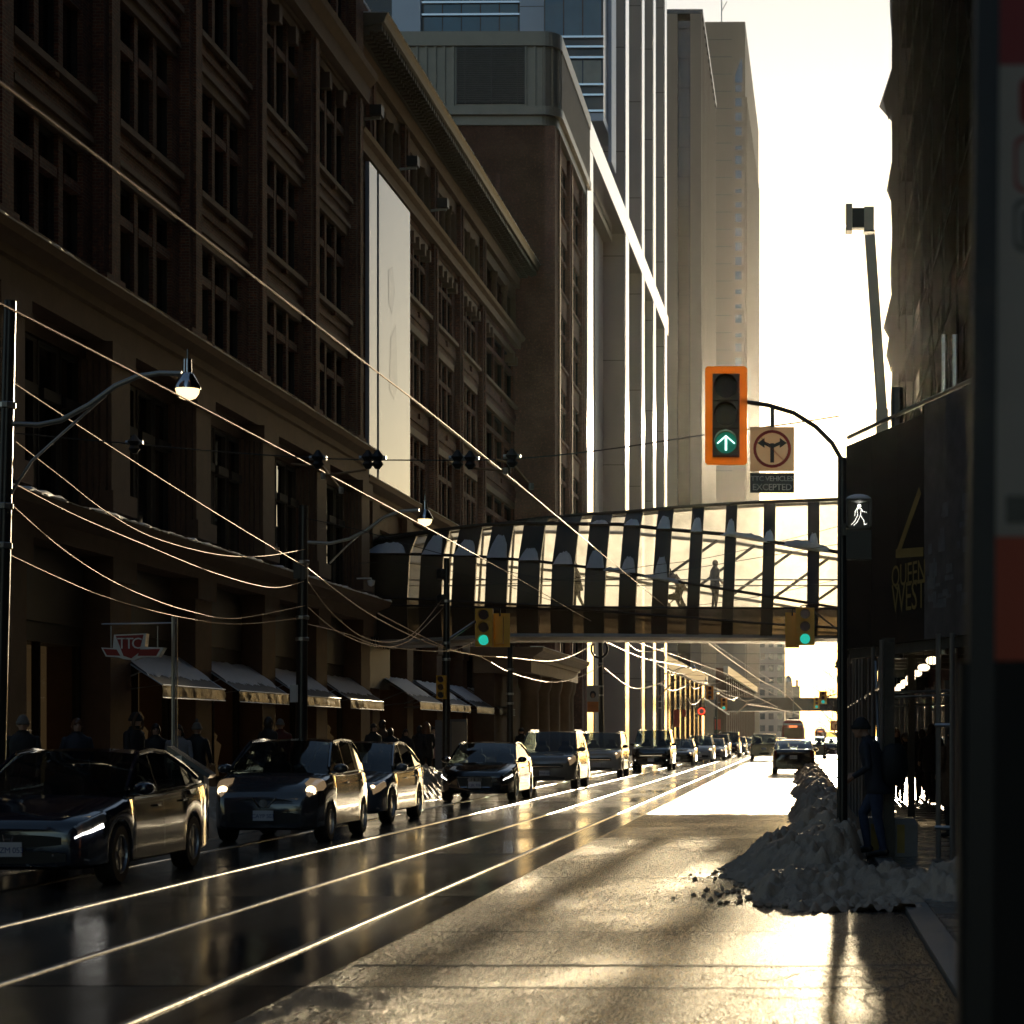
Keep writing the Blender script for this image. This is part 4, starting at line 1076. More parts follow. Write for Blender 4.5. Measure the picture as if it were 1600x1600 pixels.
for px, py, lab in ((210,694,'black insulator on the near span wire over the dark facade'), (497,718,'black insulator on the near span wire left of the banner'), (575,718,'black insulator of the near span wire at the left edge of the banner'), (590,718,'black insulator of the near span wire in the middle of the banner'), (715,718,'black insulator on the near span wire right of the banner, left one'), (735,719,'black insulator on the near span wire right of the banner, right one'), (800,716,'black insulator on the near span wire before the brick tower')):
    insulator(px, py, 27, lab)
def pulloff(label, pts, Z):
    t = thing('pull_off_arm', label, 'wire fitting', P(*pts[0], Z), 0, 'pull-off arms holding the trolley wires'); o = Vector(t.location)
    q = MB(); q.tube([P(x, y, Z)-o for x, y in pts], .016, 6); q.build('rod', M['wire'], t)
    q = MB(); q.lathe([(.03, -.04), (.035, 0), (.03, .04)], P(*pts[-1], Z)-o, 8); q.build('ear', M['steel'], t)
pulloff('bent pull-off arm under the insulator left of the banner', [(455,725),(497,729),(505,731),(533,766)], 27)
pulloff('bent pull-off arm before the brick tower', [(775,718),(802,726),(830,760)], 27)
pulloff('straight pull-off arm under the two insulators right of the banner', [(733,724),(735,731),(790,736)], 27)
pulloff('straight pull-off arm at the banner foot', [(575,722),(572,734),(505,744)], 27)
for px, py, Z, lab in ((973, 994, 84, 'slotted wire switch where the lower trolley wire meets the bridge'), (1097, 996, 100, 'slotted wire switch on the upper trolley wire below the bridge')):
    t = thing('wire_switch', lab, 'wire fitting', P(px, py, Z), 0, 'wire switches over the tracks')
    for s in (-1, 1):
        q = MB(); q.bar((s*.14-.1, -2.0, .1), (s*.14+.1, 2.0, -.1), .05, .06); q.build('side_rail', M['wire'], t)
    for k in range(5):
        y = -1.6+.8*k; q = MB(); q.bar((-.22-.05*(y/2)*-1, y, .1-.05*y), (.22+.05*(y/2), y, .1-.05*y), .06, .05); q.build('cross_bar', M['black_metal'], t)
# tangle of wires farther down the street
rs = random.Random(21)
FARW = ('cable loop %s', )
loops = [((975,1000),(1000,1018),(1035,1014),(1033,1012),'bright cable loop hung from the first wire switch'),
         ((945,1045),(985,1074),(1015,1073),(1040,1063),'cable loop right of the coil pole, before the white piers'),
         ((1035,1014),(1045,1045),(1050,1055),(1065,1043),'small steep cable loop above the far cars'),
         ((1030,1065),(1045,1078),(1058,1078),(1072,1072),'small flat cable loop before the ribbed tower'),
         ((1068,1052),(1080,1073),(1090,1076),(1102,1068),'cable loop left of the far orange signal'),
         ((1070,1085),(1080,1100),(1090,1098),(1098,1086),'lowest small cable loop by the far signals'),
         ((1125,1085),(1138,1092),(1146,1093),(1152,1090),'flat cable loop right of the far orange signal')]
for k, (a, b, c, d, lab) in enumerate(loops):
    Z0 = 112 + 12*k; wire('feeder_cable', [P(*p, Z0+i*6) for i, p in enumerate((a, b, c, d))], .03, lab, FW, 5)
wire('feeder_cable', [P(1028,1090,130), P(1040,1078,131), P(1055,1062,132)], .05, 'short straight bright rod slanting above the far cars', FW, 5)
wire('feeder_cable', [P(1150,1115,210), P(1158,1108,212), P(1167,1100,214)], .06, 'short straight bright rod slanting left of the streetcar', FW, 5)
wire('feeder_cable', [P(940,1000,110), P(1010,1030,140), P(1085,1046,175), P(1150,1074,215), P(1215,1105,300)], .028, 'feeder running from the coil pole down the far street', FW, 5)
wire('feeder_cable', [P(1098,998,103), P(1143,1032,125), P(1192,1065,200), P(1225,1083,240), P(1254,1110,300)], .035, 'bright wire running right from the second wire switch', FW, 5)
wire('feeder_cable', [P(1168,1101,215), P(1205,1106,240), P(1235,1113,280), P(1300,1128,420)], .035, 'nearly level bright wire above the streetcar', FW, 5)

# ------------------------------------------------------------------ traffic signals
M['lens_off'] = mat('dark_lens', (.03,.022,.02), .35, var=.3, vs=14, spec=.3)
M['lens_green'] = mat('lit_green_lens', (.02,.25,.18), .3, emit=(.02,.75,.55), es=.55)
M['lens_greenbase'] = mat('green_lens', (.01,.12,.08), .3, emit=(.0,.35,.2), es=.18)
M['arrow_lit'] = mat('lit_arrow', (.6,.95,.9), .3, emit=(.62,1.0,.92), es=2.4)
M['lens_amber'] = mat('amber_lens', (.10,.045,.012), .35, var=.3, vs=12, spec=.3)
M['lens_red'] = mat('dark_red_lens', (.06,.012,.010), .35, var=.3, vs=12, spec=.3)
M['white_led'] = mat('white_led', (.9,.9,.85), .3, emit=(1,.95,.85), es=2.5)
def signal(name, label, loc, w_, h_, lit='green', board=.0, rot=0, group=None, mh='yellow', pitch=None):
    t = thing(name, label, 'traffic light', loc, rot, group)
    q = MB(); d = .2
    q.box(-w_/2, w_/2, 0, d, 0, h_); q.box(-w_/2+.015, w_/2-.015, d, d+.03, .02, h_-.02)
    q.build('housing', M[mh], t)
    s = h_/3
    lens = [M['lens_red'], M['lens_amber'], M['lens_greenbase' if lit == 'arrow' else 'lens_green' if lit == 'green' else 'lens_off']]
    if lit == 'red': lens[0] = M['tail_lit']
    for k in range(3):
        zc = h_ - s*(k+.5); r = min(w_, s)*.40
        q = MB(); q.box(-w_/2+.012, w_/2-.012, -.03, -.002, zc-s/2+.012, zc+s/2-.012); do = q.build('door', M[mh] if not board else M['housing_grey'], t)
        q = MB(); q.poly([(r*math.cos(a*PI/12), -.036, zc+r*math.sin(a*PI/12)) for a in range(24)]); q.build('lens', lens[k], do)
        q = MB(); rr = []
        for (y, kk) in ((-.031, 1.06), (-.2, 1.06)):
            rr.append([(r*kk*math.cos(a*PI/10), y if y > -.1 else y*(1 if -1 < a < 11 else .35), zc+r*kk*math.sin(a*PI/10)) for a in range(-2, 13)])
        q.rings(rr, False, False)
        q.build('visor', M[mh] if not board else M['housing_grey'], do)
        if lit == 'arrow' and k == 2:
            q = MB()
            q.box(-.012, .012, -.05, -.04, zc-r*.72, zc+r*.45)
            for sg in (-1, 1):
                q.bar((0, -.046, zc+r*.62), (sg*r*.8, -.046, zc-r*.08), .024, .012)
            q.build('arrow', M['arrow_lit'], do)
    if board:
        b = MB(); b.prism([(-w_/2-board+.03, -board), (w_/2+board-.03, -board), (w_/2+board, -board+.03), (w_/2+board, h_+board-.03), (w_/2+board-.03, h_+board), (-w_/2-board+.03, h_+board), (-w_/2-board, h_+board-.03), (-w_/2-board, -board+.03)], -.012, .012, 0, Matrix.Translation((0, .03, 0)) @ FACE_CAM)
        b.build('backboard', M['orange_board'], t)
    return t
M['housing_grey'] = mat('brown_signal_housing', (.30,.20,.10), .45, var=.2, vs=9)
M['tail_lit'] = mat('lit_tail_lamp', (.5,.02,.02), .3, emit=(1,.08,.03), es=1.5)
Zs = 26.5
sx = PX(1134.5, Zs)
signal('traffic_signal', 'large traffic signal with orange backboard showing a lit green up arrow', (sx, Zs, PH(714, Zs)), .335, 1.035, 'arrow', .095, 0, None, 'housing_grey')
sp = thing('signal_pole', 'dark signal pole with a curved arm, left of the black hoarding', 'pole', (PX(1316, Zs), Zs+.1, .05))
o = Vector(sp.location)
q = MB(); q.tube([(0,0,0), (0,0,5.02)], [.07, .055], 12); q.build('shaft', M['pole_paint'], sp, smooth=50)
q = MB(); q.tube([P(1158,627,Zs+.1)-o, P(1200,633,Zs+.1)-o, P(1240,645,Zs+.1)-o, P(1275,667,Zs+.1)-o, P(1300,692,Zs+.1)-o, P(1316,720,Zs+.1)-o], .028, 8); q.build('curved_arm', M['pole_paint'], sp, smooth=60)
q = MB(); c = P(1207,634,Zs+.1)-o; q.box(c.x-.025, c.x+.025, -.02, .02, c.z-.3, c.z); q.build('hanger', M['pole_paint'], sp)
# turn-ban sign and its tab
def disc(c, r, y, n=28): return [(c[0]+r*math.cos(2*PI*k/n), y, c[1]+r*math.sin(2*PI*k/n)) for k in range(n)]
def ring(q, c, r0, r1, y, n=28):
    a = disc(c, r0, y, n); b = disc(c, r1, y, n)
    for k in range(n): q.quad(a[k], a[(k+1) % n], b[(k+1) % n], b[k])
def turn_sign(label, px0, px1, py0, py1, Z, both=True):
    wd = (px1-px0)*Z/FPX; ht = (py1-py0)*Z/FPX
    t = thing('turn_ban_sign', label, 'road sign', P(px0, py1, Z))
    q = MB(); q.box(0, wd, 0, .012, 0, ht); pl = q.build('plate', M['sign_thin'], t)
    c = (wd/2, ht/2); r = min(wd, ht)*.43
    q = MB()
    q.box(c[0]-r*.1, c[0]+r*.1, -.006, -.003, c[1]-r*.72, c[1]+r*.3)
    sides = (-1, 1) if both else (1,)
    for s in sides:
        q.poly([(c[0], -.0062, c[1]+r*.02), (c[0]+s*r*.42, -.0062, c[1]+r*.22), (c[0]+s*r*.42, -.0062, c[1]+r*.4), (c[0], -.0062, c[1]+r*.22)])
        q.poly([(c[0]+s*r*.4, -.0064, c[1]+r*.05), (c[0]+s*r*.4, -.0064, c[1]+r*.58), (c[0]+s*r*.78, -.0064, c[1]+r*.31)])
    q.build('arrow_print', M['sign_black'], pl)
    q = MB(); ring(q, c, r*.84, r, -.009); q.bar((c[0]-r*.62, -.011, c[1]+r*.62), (c[0]+r*.62, -.011, c[1]-r*.62), .16*r, .002); q.build('red_ring', M['sign_red'], pl)
    return t
turn_sign('square white no turns sign with a red ring beside the green arrow signal', 1172, 1241, 667, 736, Zs)
tb = thing('sign_tab', 'black tab sign lettered TTC VEHICLES EXCEPTED below the no turns sign', 'road sign', P(1172, 770, Zs))
wd, ht = 69*Zs/FPX, 31*Zs/FPX
q = MB(); q.box(0, wd, 0, .012, 0, ht); pl = q.build('plate', M['sign_black'], tb)
for txt, zz, sz in (('TTC VEHICLES', ht*.70, .088), ('EXCEPTED', ht*.27, .11)):
    me = text_mesh(txt, sz, Matrix.Translation((wd/2, -.004, zz)) @ FACE_CAM, .002, .92); me.materials.append(M['sign_white']); link('lettering', me, pl)
# pedestrian signal
pd = thing('pedestrian_signal', 'dark pedestrian signal with a lit white walking figure and snow on top', 'pedestrian signal', (PX(1322, Zs), Zs-.12, PH(875, Zs)))
q = MB(); q.box(0, .31, 0, .2, 0, .36); q.box(0, .31, 0, .2, .385, .745); q.box(-.06, 0, .08, .14, .3, .45); q.build('housing', M['black_metal'], pd)
q = MB(); q.box(.02, .29, -.15, .0, .715, .735); q.box(.0, .02, -.15, 0, .40, .735); q.box(.29, .31, -.15, 0, .40, .735); q.build('visor', M['black_metal'], pd)
q = MB(); cx, cz = .155, .56
def stick(pts): 
    for a, b in zip(pts, pts[1:]):
        n = max(2, int(math.hypot(b[0]-a[0], b[1]-a[1])/.014))
        for k in range(n+1):
            x = a[0]+(b[0]-a[0])*k/n; z = a[1]+(b[1]-a[1])*k/n; q.box(cx+x-.0035, cx+x+.0035, -.012, -.004, cz+z-.0035, cz+z+.0035)
stick([(-.02,.07),(-.045,.03),(-.05,-.02)]); stick([(-.02,.07),(.03,.06),(.05,.03),(.09,.02)]); stick([(-.02,.07),(-.015,-.02),(-.05,-.09),(-.09,-.13)]); stick([(.03,.06),(.02,-.02),(.06,-.08),(.07,-.13),(.095,-.125)]); stick([(.02,-.02),(-.02,-.1),(-.06,-.14)])
stick([(.016*math.cos(a)+.005, .098+.016*math.sin(a)) for a in [k*.8 for k in range(9)]])
q.build('walking_figure', M['white_led'], pd)
q = MB(); q.sphere((.155, .08, .75), .16, 8, sz=.4); q.build('snow_cap', M['snow'], pd, smooth=60)
# signals at the next crossing
signal('traffic_signal', 'yellow traffic signal with a green light left of centre, under the bridge', P(756, 1010, 64), .52, 1.14, 'green')
def side_signal(label, x0, x1, y0, y1, Z):
    t = thing('traffic_signal', label, 'traffic light', P((x0+x1)/2, y1, Z)); w_ = (x1-x0)*Z/FPX; h_ = (y1-y0)*Z/FPX
    q = MB(); q.box(-w_/2, w_/2, .1, .13, 0, h_); q.build('backboard', M['yellow'], t)
    q = MB(); q.box(-w_*.18, w_*.18, -.12, .1, h_*.1, h_*.9); q.build('housing', M['yellow'], t)
    q = MB(); q.tube([(0, 0, h_*.9), (0, 0, h_+.12), (-w_*.6, 0, h_+.12)], .03, 6); q.build('bracket', M['pole_paint'], t)
side_signal('yellow signal seen from behind, right beside the left green signal', 766, 796, 958, 1011, 64.6)
signal('traffic_signal', 'yellow traffic signal with a green light right of centre, under the bridge', P(1258, 1008, 66), .58, 1.16, 'green')
side_signal('yellow signal seen from behind, left of the right green signal', 1227, 1249, 957, 1012, 66.6)
rp = thing('signal_mast', 'thin slanted mast arm holding the right green signal, coming from the hoarding', 'pole', P(1330, 1000, 66.2))
q = MB(); o = Vector(rp.location); q.tube([P(1330,1000,66.2)-o, P(1258,945,66.2)-o, P(1250,948,66.2)-o], .03, 6); q.build('arm', M['steel'], rp)
q = MB(); q.tube([(.1, 0, -PH(1000, 66.2)), (.1, 0, 1.0)], .1, 8); q.build('shaft', M['pole_paint'], rp)
q = MB(); c = P(690, 1092, 61.8)
signal('pedestrian_signal', 'yellow pedestrian signal hung low on the dark signal pole', P(689, 1092, 61.7), .28, .68, 'none')
signal('traffic_signal', 'orange signal back above the far cars, largest of the distant ones', P(1109, 1093, 150), .5, .95, 'none', mh='orange_board')
signal('traffic_signal', 'distant orange signal with a green light left of the streetcar', P(1131, 1109, 170), .5, .92, 'green', mh='orange_board')
signal('traffic_signal', 'distant yellow signal with a green light before the bare tree, right one', P(1286, 1100, 150), .55, .9, 'green')
signal('traffic_signal', 'distant yellow signal before the bare tree, lower left one', P(1276, 1107, 150), .4, .75, 'green')
mp_ = thing('signal_mast', 'far signal mast under the bare tree', 'pole', (PX(1312, 150), 150, .05))
q = MB(); q.tube([(0,0,0), (0,0,4.6), (-.9, 0, 4.3)], .07, 6); q.build('shaft', M['pole_paint'], mp_)
mp2 = thing('signal_mast', 'far signal mast left of the streetcar', 'pole', (PX(1120, 160), 160, .1))
q = MB(); q.tube([(0,0,0), (0,0,4.4)], .08, 6); q.tube([(-.6, -9, 4.2), (.6, 9, 3.2)], .05, 6); q.build('shaft', M['pole_paint'], mp2)
turn_sign('small no right turn sign on the right, before the far signals', 1297, 1313, 1126, 1142, 95, False)
ln = thing('lit_ban_sign', 'small lit round turn ban sign left of the far green signal', 'road sign', P(1090, 1118, 150))
q = MB(); q.box(0, .55, 0, .1, 0, .6); q.build('housing', M['black_metal'], ln)
q = MB(); ring(q, (.275, .3), .17, .26, -.02); q.build('red_ring', M['tail_lit'], ln)
q = MB(); q.poly(disc((.275, .3), .15, -.015)); q.build('face', M['sign_white'], ln)
for k, (px0, px1, y0, y1, Z, lab) in enumerate(((1052,1061,1109,1136,140,'red banner on a far pole, left one'), (1066,1072,1109,1120,150,'small red banner on a far pole, middle one'), (1117,1126,1124,1140,170,'red banner on a far pole, right one'))):
    t = thing('street_banner', lab, 'banner', P(px0, y1, Z)); q = MB(); q.box(0, (px1-px0)*Z/FPX, 0, .05, 0, (y1-y0)*Z/FPX); q.build('cloth', mat('red_banner_cloth', (.5,.06,.03), .6), t)
    q = MB(); q.tube([(-.05, .03, -(PH(y1, Z))), (-.05, .03, (y1-y0)*Z/FPX+.2)], .05, 6); q.build('shaft', M['pole_paint'], t)
# transit stop sign on its pole behind the black sedan
ts = thing('transit_sign', 'red winged transit sign with TTC letters hung over the first awning', 'sign', P(205, 1012, 35.4), 0)
M['ttc_red'] = mat('transit_red', (.33,.025,.02), .4, var=.15)
sc = 35.4/FPX
def tp(pts, y): return [((x-205)*sc, y, (1012-z)*sc) for x, z in pts]
def plate(q, pts, y0, y1, mi=0): q.rings([tp(pts, y0), tp(pts, y1)], True, True, mi)
q = MB(); plate(q, [(160,1012),(178,1013),(180,992),(230,990),(228,1011),(258,1012),(249,1027),(222,1027),(210,1032),(195,1030),(186,1027),(167,1026)], -.06, .12); bd = q.build('body', M['sign_white'], ts)
q = MB(); plate(q, [(163,1014),(184,1015),(190,1025),(169,1024)], -.066, -.0605); plate(q, [(220,1015),(252,1014),(246,1025),(217,1025)], -.066, -.0605); plate(q, [(183,994),(226,992),(219,1020),(207,1029),(195,1025)], -.072, -.0605); q.build('red_field', M['ttc_red'], bd)
me = text_mesh('TTC', .26, Matrix.Translation((0, -.078, .06)) @ FACE_CAM, .003, .7); me.materials.append(M['sign_white']); link('lettering', me, bd)
q = MB()
for x in (172, 245): q.tube([tp([(x, 1012)], .05)[0], tp([(x, 978)], .05)[0]], .012, 5)
q.build('hanger', M['steel'], ts)
tpole = thing('sign_pole', 'slim two-tube sign pole behind the black sedan', 'pole', (PX(271, 35.7), 35.7, .12))
q = MB(); hh = PH(964, 35.7)-.12
q.tube([(0,0,0), (0,0,hh)], .035, 8); q.tube([(.06,0,0), (.06,0,hh)], .012, 6); q.build('shaft', M['steel'], tpole)
q = MB(); q.tube([(.05,0,hh-.1), (-1.2,0,hh-.12)], .015, 6); q.build('cross_arm', M['steel'], tpole)
cctv = thing('security_camera', 'small dome security camera on a wall arm left of the bridge', 'camera', P(580, 910, 71))
q = MB(); q.tube([(-.5, .1, .14), (0, 0, .14), (0, 0, .06)], .025, 6); q.build('arm', M['sign_white'], cctv)
q = MB(); q.lathe([(.02,-.13),(.1,-.09),(.12,-.02),(.13,.06),(.06,.08)], (0,0,0), 12); q.build('dome', M['sign_white'], cctv, smooth=50)
# litter bin
bn = thing('litter_bin', 'dark street litter bin with a tilted blue-grey lid behind the black sedan', 'bin', (PX(300, 30.5), 30.5, .12), .15)
q = MB(); q.box(-.24, .2, -.3, .3, 0, .95); q.build('body', mat('dark_green_bin', (.012,.018,.015), .4), bn)
q = MB(); q.rings([[(-.3,-.33,1.28),(-.3,.33,1.28),(.26,.33,.88),(.26,-.33,.88)], [(-.3,-.33,1.34),(-.3,.33,1.34),(.3,.33,.93),(.3,-.33,.93)]], True, True); q.build('lid', mat('bin_lid', (.05,.07,.09), .2), bn)
q = MB(); q.box(-.24, .2, -.29, .29, .951, 1.0); q.build('neck', M['black_metal'], bn)
q = MB(); q.box(-.3, -.1, -.335, -.331, 1.1, 1.2); q.build('label_plate', M['sign_white'], bn)
br_ = thing('barrier', 'row of pale construction barriers behind the far cars', 'barrier', (PX(1036, 165), 165, .1))
for k in range(4):
    q = MB(); q.box(k*.56, k*.56+.5, 0, .3, 0, 1.15); q.build('panel', M['sign_white'], br_)

# tall square lamp pole with a boxy head behind the hoarding
M['tan_paint'] = mat('tan_pole_paint', (.72,.62,.46), .4, .2, var=.1)
tl = thing('street_lamp', 'tall tan square lamp pole with a boxy head rising above the hoarding', 'street lamp', (PX(1383, 36), 36, .04))
o = Vector(tl.location); a = P(1378, 640, 36)-o; b_ = P(1359, 368, 36)-o
q = MB(); q.bar((.06, 0, 0), a, .2, .2); q.bar(a, b_, .17, .17); q.build('shaft', M['tan_paint'], tl)
c = P(1350, 362, 36)-o; q = MB(); q.box(c.x, c.x+.165, -.1, .1, c.z, c.z+.40); q.build('head_block', M['tan_paint'], tl)
q = MB(); q.box(c.x-.01, c.x+.18, -.105, .105, c.z-.02, c.z-.001); q.build('head_collar', M['black_metal'], tl)
q = MB(); q.box(c.x-.20, c.x, -.09, .09, c.z+.05, c.z+.38); q.build('arm_block', M['black_metal'], tl)
q = MB(); q.box(c.x-.31, c.x-.20, -.14, .14, c.z-.01, c.z+.44); hb = q.build('lamp_box', M['tan_paint'], tl)
q = MB(); q.box(c.x-.33, c.x-.311, -.12, .12, c.z+.09, c.z+.42); q.build('lamp_lens', M['globe'], hb)

ORDW = ('nearest', 'second nearest', 'third nearest', 'fourth nearest', 'fifth nearest', 'sixth nearest', 'seventh nearest', 'eighth nearest', 'farthest')
for k in range(9):
    Z = 96 + 21*k; h = 6.3 + .15*(k % 3); a = Vector((-10.3, Z, h)); b = Vector((3.0+.02*Z*(k % 2), Z+2, h+.1))
    wire('span_wire', sag(a, b, .35, 8), .012, ORDW[k] + ' thin span wire crossing above the cars beyond the bridge', 'distant span wires', 5, 'black_metal', 3)
for k in range(6):
    Z = 118 + 24*k; x = -9.8 + .012*Z
    wire('feeder_cable', sag(Vector((x, Z, 6.0)), Vector((x+2.5+.5*(k % 3), Z+14, 5.9)), .7, 8), .014, ORDW[k] + ' small slack cable loop above the queue beyond the bridge', 'distant slack cable loops', 5, 'wire', 3)
# ------------------------------------------------------------------ hoarding with lettering on the pavement shed
M['hoard'] = mat('black_hoarding_board', (.012,.011,.010), .42, var=.3, vs=1.2)
M['gold'] = mat('dull_gold_print', (.26,.19,.06), .45, var=.2)
M['photo_print'] = mat('grey_photo_print', (.12,.11,.11), .4, var=.7, vs=4)
M['timber'] = mat('weathered_timber', (.09,.075,.055), .65, var=.35, vs=5, bump=.3, bs=20)
hd = thing('hoarding', 'large black site hoarding lettered QUEEN WEST with a gold angle mark', 'hoarding', (PX(1322, 31), 31, 2.86))
hx = 1.98; hd.rotation_euler = (0, 0, -.95)
# local x runs along the board, y is its thickness
HL, HH = 5.1, 2.95
HL = math.hypot(PX(1520, 26.2)-PX(1322, 31), 31-26.2)
hd.rotation_euler = (0, 0, math.atan2(26.2-31, PX(1520, 26.2)-PX(1322, 31)))
def hxp(px):
    """distance along the board of a measured image column"""
    x0, y0 = hd.location.x, hd.location.y; a = hd.rotation_euler[2]; k = (px-VX)/FPX
    return (k*y0 - x0)/(math.cos(a) - k*math.sin(a))
cuts = [0, hxp(1362), hxp(1403), hxp(1444), hxp(1478), HL]
for i, (xa, xb) in enumerate(zip(cuts, cuts[1:])):
    q = MB(); q.box(xa+.004, xb-.004, 0, .04, 0, HH + (.0 if i < 3 else .12)); q.build('board', M['hoard'] if i < 3 else M['photo_print'], hd)
def hpt(px, py):
    s = hxp(px); a = hd.rotation_euler[2]; yy = hd.location.y + s*math.sin(a)
    return (s, PH(py, yy) - hd.location.z)
q = MB()
def gstrip(a, b, wd):
    (x0, z0), (x1, z1) = a, b; dx, dz = x1-x0, z1-z0; L = math.hypot(dx, dz); nx, nz = -dz/L*wd/2, dx/L*wd/2
    q.poly([(x0+nx, -.004, z0+nz), (x0-nx, -.004, z0-nz), (x1-nx, -.004, z1-nz), (x1+nx, -.004, z1+nz)])
gstrip(hpt(1438, 766), hpt(1404, 862), .13); gstrip(hpt(1400, 865), hpt(1443, 862), .12)
q.build('gold_mark', M['gold'], hd)
for txt, py, sz in (('QUEEN', 899, .56), ('WEST', 935, .62)):
    (x0, z0), (x1, z1) = hpt(1394, py), hpt(1446, py-2)
    me = text_mesh(txt, 1.0, Matrix.Identity(4), .0, .95)
    xs_ = [v.co.x for v in me.vertices]; ys_ = [v.co.y for v in me.vertices]
    sxx = (x1-x0)/(max(xs_)-min(xs_)); szz = sz*.62/(max(ys_)-min(ys_))
    me.transform(Matrix.Translation(((x0+x1)/2, -.004, (z0+z1)/2)) @ FACE_CAM @ Matrix.Diagonal((sxx, szz, 1, 1))); me.materials.append(M['gold']); link('lettering', me, hd)
q = MB(); rs = random.Random(4)
for i in range(26):
    x = rs.uniform(cuts[3]+.1, HL-.2); z = rs.uniform(.25, 1.6); q.box(x, x+rs.uniform(.06, .3), -.005, -.003, z, z+rs.uniform(.03, .22))
tag(q.build('photo_detail', mat('print_detail', (.16,.17,.18), .4, var=.6, vs=6), hd), kind='stuff')
q = MB(); q.tube([(-.2, .1, HH+.16), (HL+.4, .1, HH+.22)], .03, 6); q.build('top_tube', M['steel'], hd)
for px, y0 in ((1385, 605), (1457, 522), (1474, 522)):
    s = hxp(px); q = MB(); q.tube([(s, .16, -.2), (s, .16, hpt(px, y0)[1])], .085 if px == 1385 else .035, 8); q.build('upright_tube', M['pole_paint'] if px == 1385 else M['steel'], hd)
for a, b in (((1462, 640), (1500, 560)), ((1440, 615), (1500, 600))):
    q = MB(); (x0, z0), (x1, z1) = hpt(*a), hpt(*b); q.tube([(x0, .3, z0), (x1, .3, z1)], .03, 6); q.build('brace_tube', M['steel'], hd)
q = MB(); q.box(.0, HL, .05, .16, -.14, -.005); q.build('base_beam', M['timber'], hd)

# covered pavement shed behind it
sh = thing('pavement_shed', 'covered pavement shed of scaffold tubes, timber posts and a plank roof', 'scaffold', (0, 26.5, .035))
S1 = 33.0
def tube_post(x, y, r=.028, h=3.48, nm='scaffold_tube', mm='steel'):
    q = MB(); q.tube([(x, y, 0), (x, y, h)], r, 8); q.lathe([(.08, 0), (.08, .02), (r, .03)], (x, y, 0), 8); q.build(nm, M[mm], sh)
for k in range(12):
    y = .9 + 2.35*k
    for dx in (0, .1): tube_post(1.03+dx+R.uniform(-.02, .02), y+dx*1.5, .03, 3.48 if k > 1 else 2.8)
    q = MB(); q.tube([(1.05, y, 2.2), (1.05, y+2.3, 2.2)], .024, 6); q.build('ledger_tube', M['steel'], sh)
    if k > 1:
        q = MB(); q.box(1.0, 4.6, y-.06, y+.06, 3.24, 3.42); q.build('cross_beam', M['timber'], sh)
    if k % 2: tube_post(4.3, y, .03)
for x, y in ((1.735, .25), (1.90, .1)): tube_post(x, y, .034, 2.85)
tube_post(2.05, 1.6, .03, 2.85)
q = MB(); q.box(1.06, 1.22, .95, 1.11, 0, 2.83); q.build('timber_post', M['timber'], sh)
q = MB(); q.box(1.08, 1.2, 8.2, 8.32, 0, 3.45); q.build('timber_post', M['timber'], sh)
q = MB(); q.box(2.05, 2.18, 14.0, 14.13, 0, 3.45); q.build('timber_post', M['timber'], sh)
q = MB(); q.box(1.02, 1.2, 4.2, S1, 3.05, 3.22); q.build('side_beam', M['timber'], sh)
q = MB(); q.box(4.5, 4.62, 4.2, S1, 3.05, 3.22); q.build('side_beam', M['timber'], sh)
for k in range(110):
    y = 4.0 + .3*k
    if y > S1: break
    if R.random() < .12: continue
    q = MB(); z = 3.45 + R.uniform(0, .015); xa = .92+R.uniform(0, .08); q.box(xa, 4.7, y, y+.275, z, z+.045); q.build('plank', M['timber'], sh)
for y, z in ((5, 2.2), (12, 2.25), (20, 2.2)):
    q = MB(); q.tube([(1.08, y, z), (4.3, y, z+.1)], .024, 6); q.build('ledger_tube', M['steel'], sh)
q = MB(); q.tube([(1.05, 1, .3), (1.05, 3.2, 2.6)], .022, 6); q.build('brace_tube', M['steel'], sh)
q = MB(); q.tube([(1.7, .25, .42), (1.95, .1, .42)], .03, 6); q.tube([(1.7, .25, 1.7), (1.95, .1, 1.7)], .03, 6); q.build('coupler_tube', M['steel'], sh)
M['lamp_tube'] = mat('lit_work_lamp', (.8,.7,.5), .3, emit=(1.0,.80,.52), es=2.6)
for k in range(7):
    Z = 39.5 + 4.1*k; x = PX(1457 - (1457-1400)*(1-(1/Z-1/65)/(1/39.5-1/65)), Z); z = PH(1032 + (1078-1032)*(1-(1/Z-1/65)/(1/39.5-1/65)), Z)
    t = thing('work_lamp', ('nearest', 'second', 'third', 'fourth', 'fifth', 'sixth', 'farthest')[k] + ' lit cage lamp in the row under the shed roof', 'lamp', (x, Z, z), 0, 'lit cage lamps under the shed roof')
    q = MB(); rr = [(.02, -.12), (.065, -.09), (.08, 0), (.065, .09), (.02, .12)]
    q.lathe(rr, (0, 0, 0), 10, 0, 'x'); q.build('bulb', M['lamp_tube'], t, smooth=60)
    q = MB()
    for xx in (-.08, 0, .08): q.lathe([(.092, -.006), (.097, 0), (.092, .006)], (xx, 0, 0), 10, 0, 'x')
    q.tube([(0, 0, .14), (0, 0, .32)], .012, 5); q.build('cage', M['black_metal'], t)
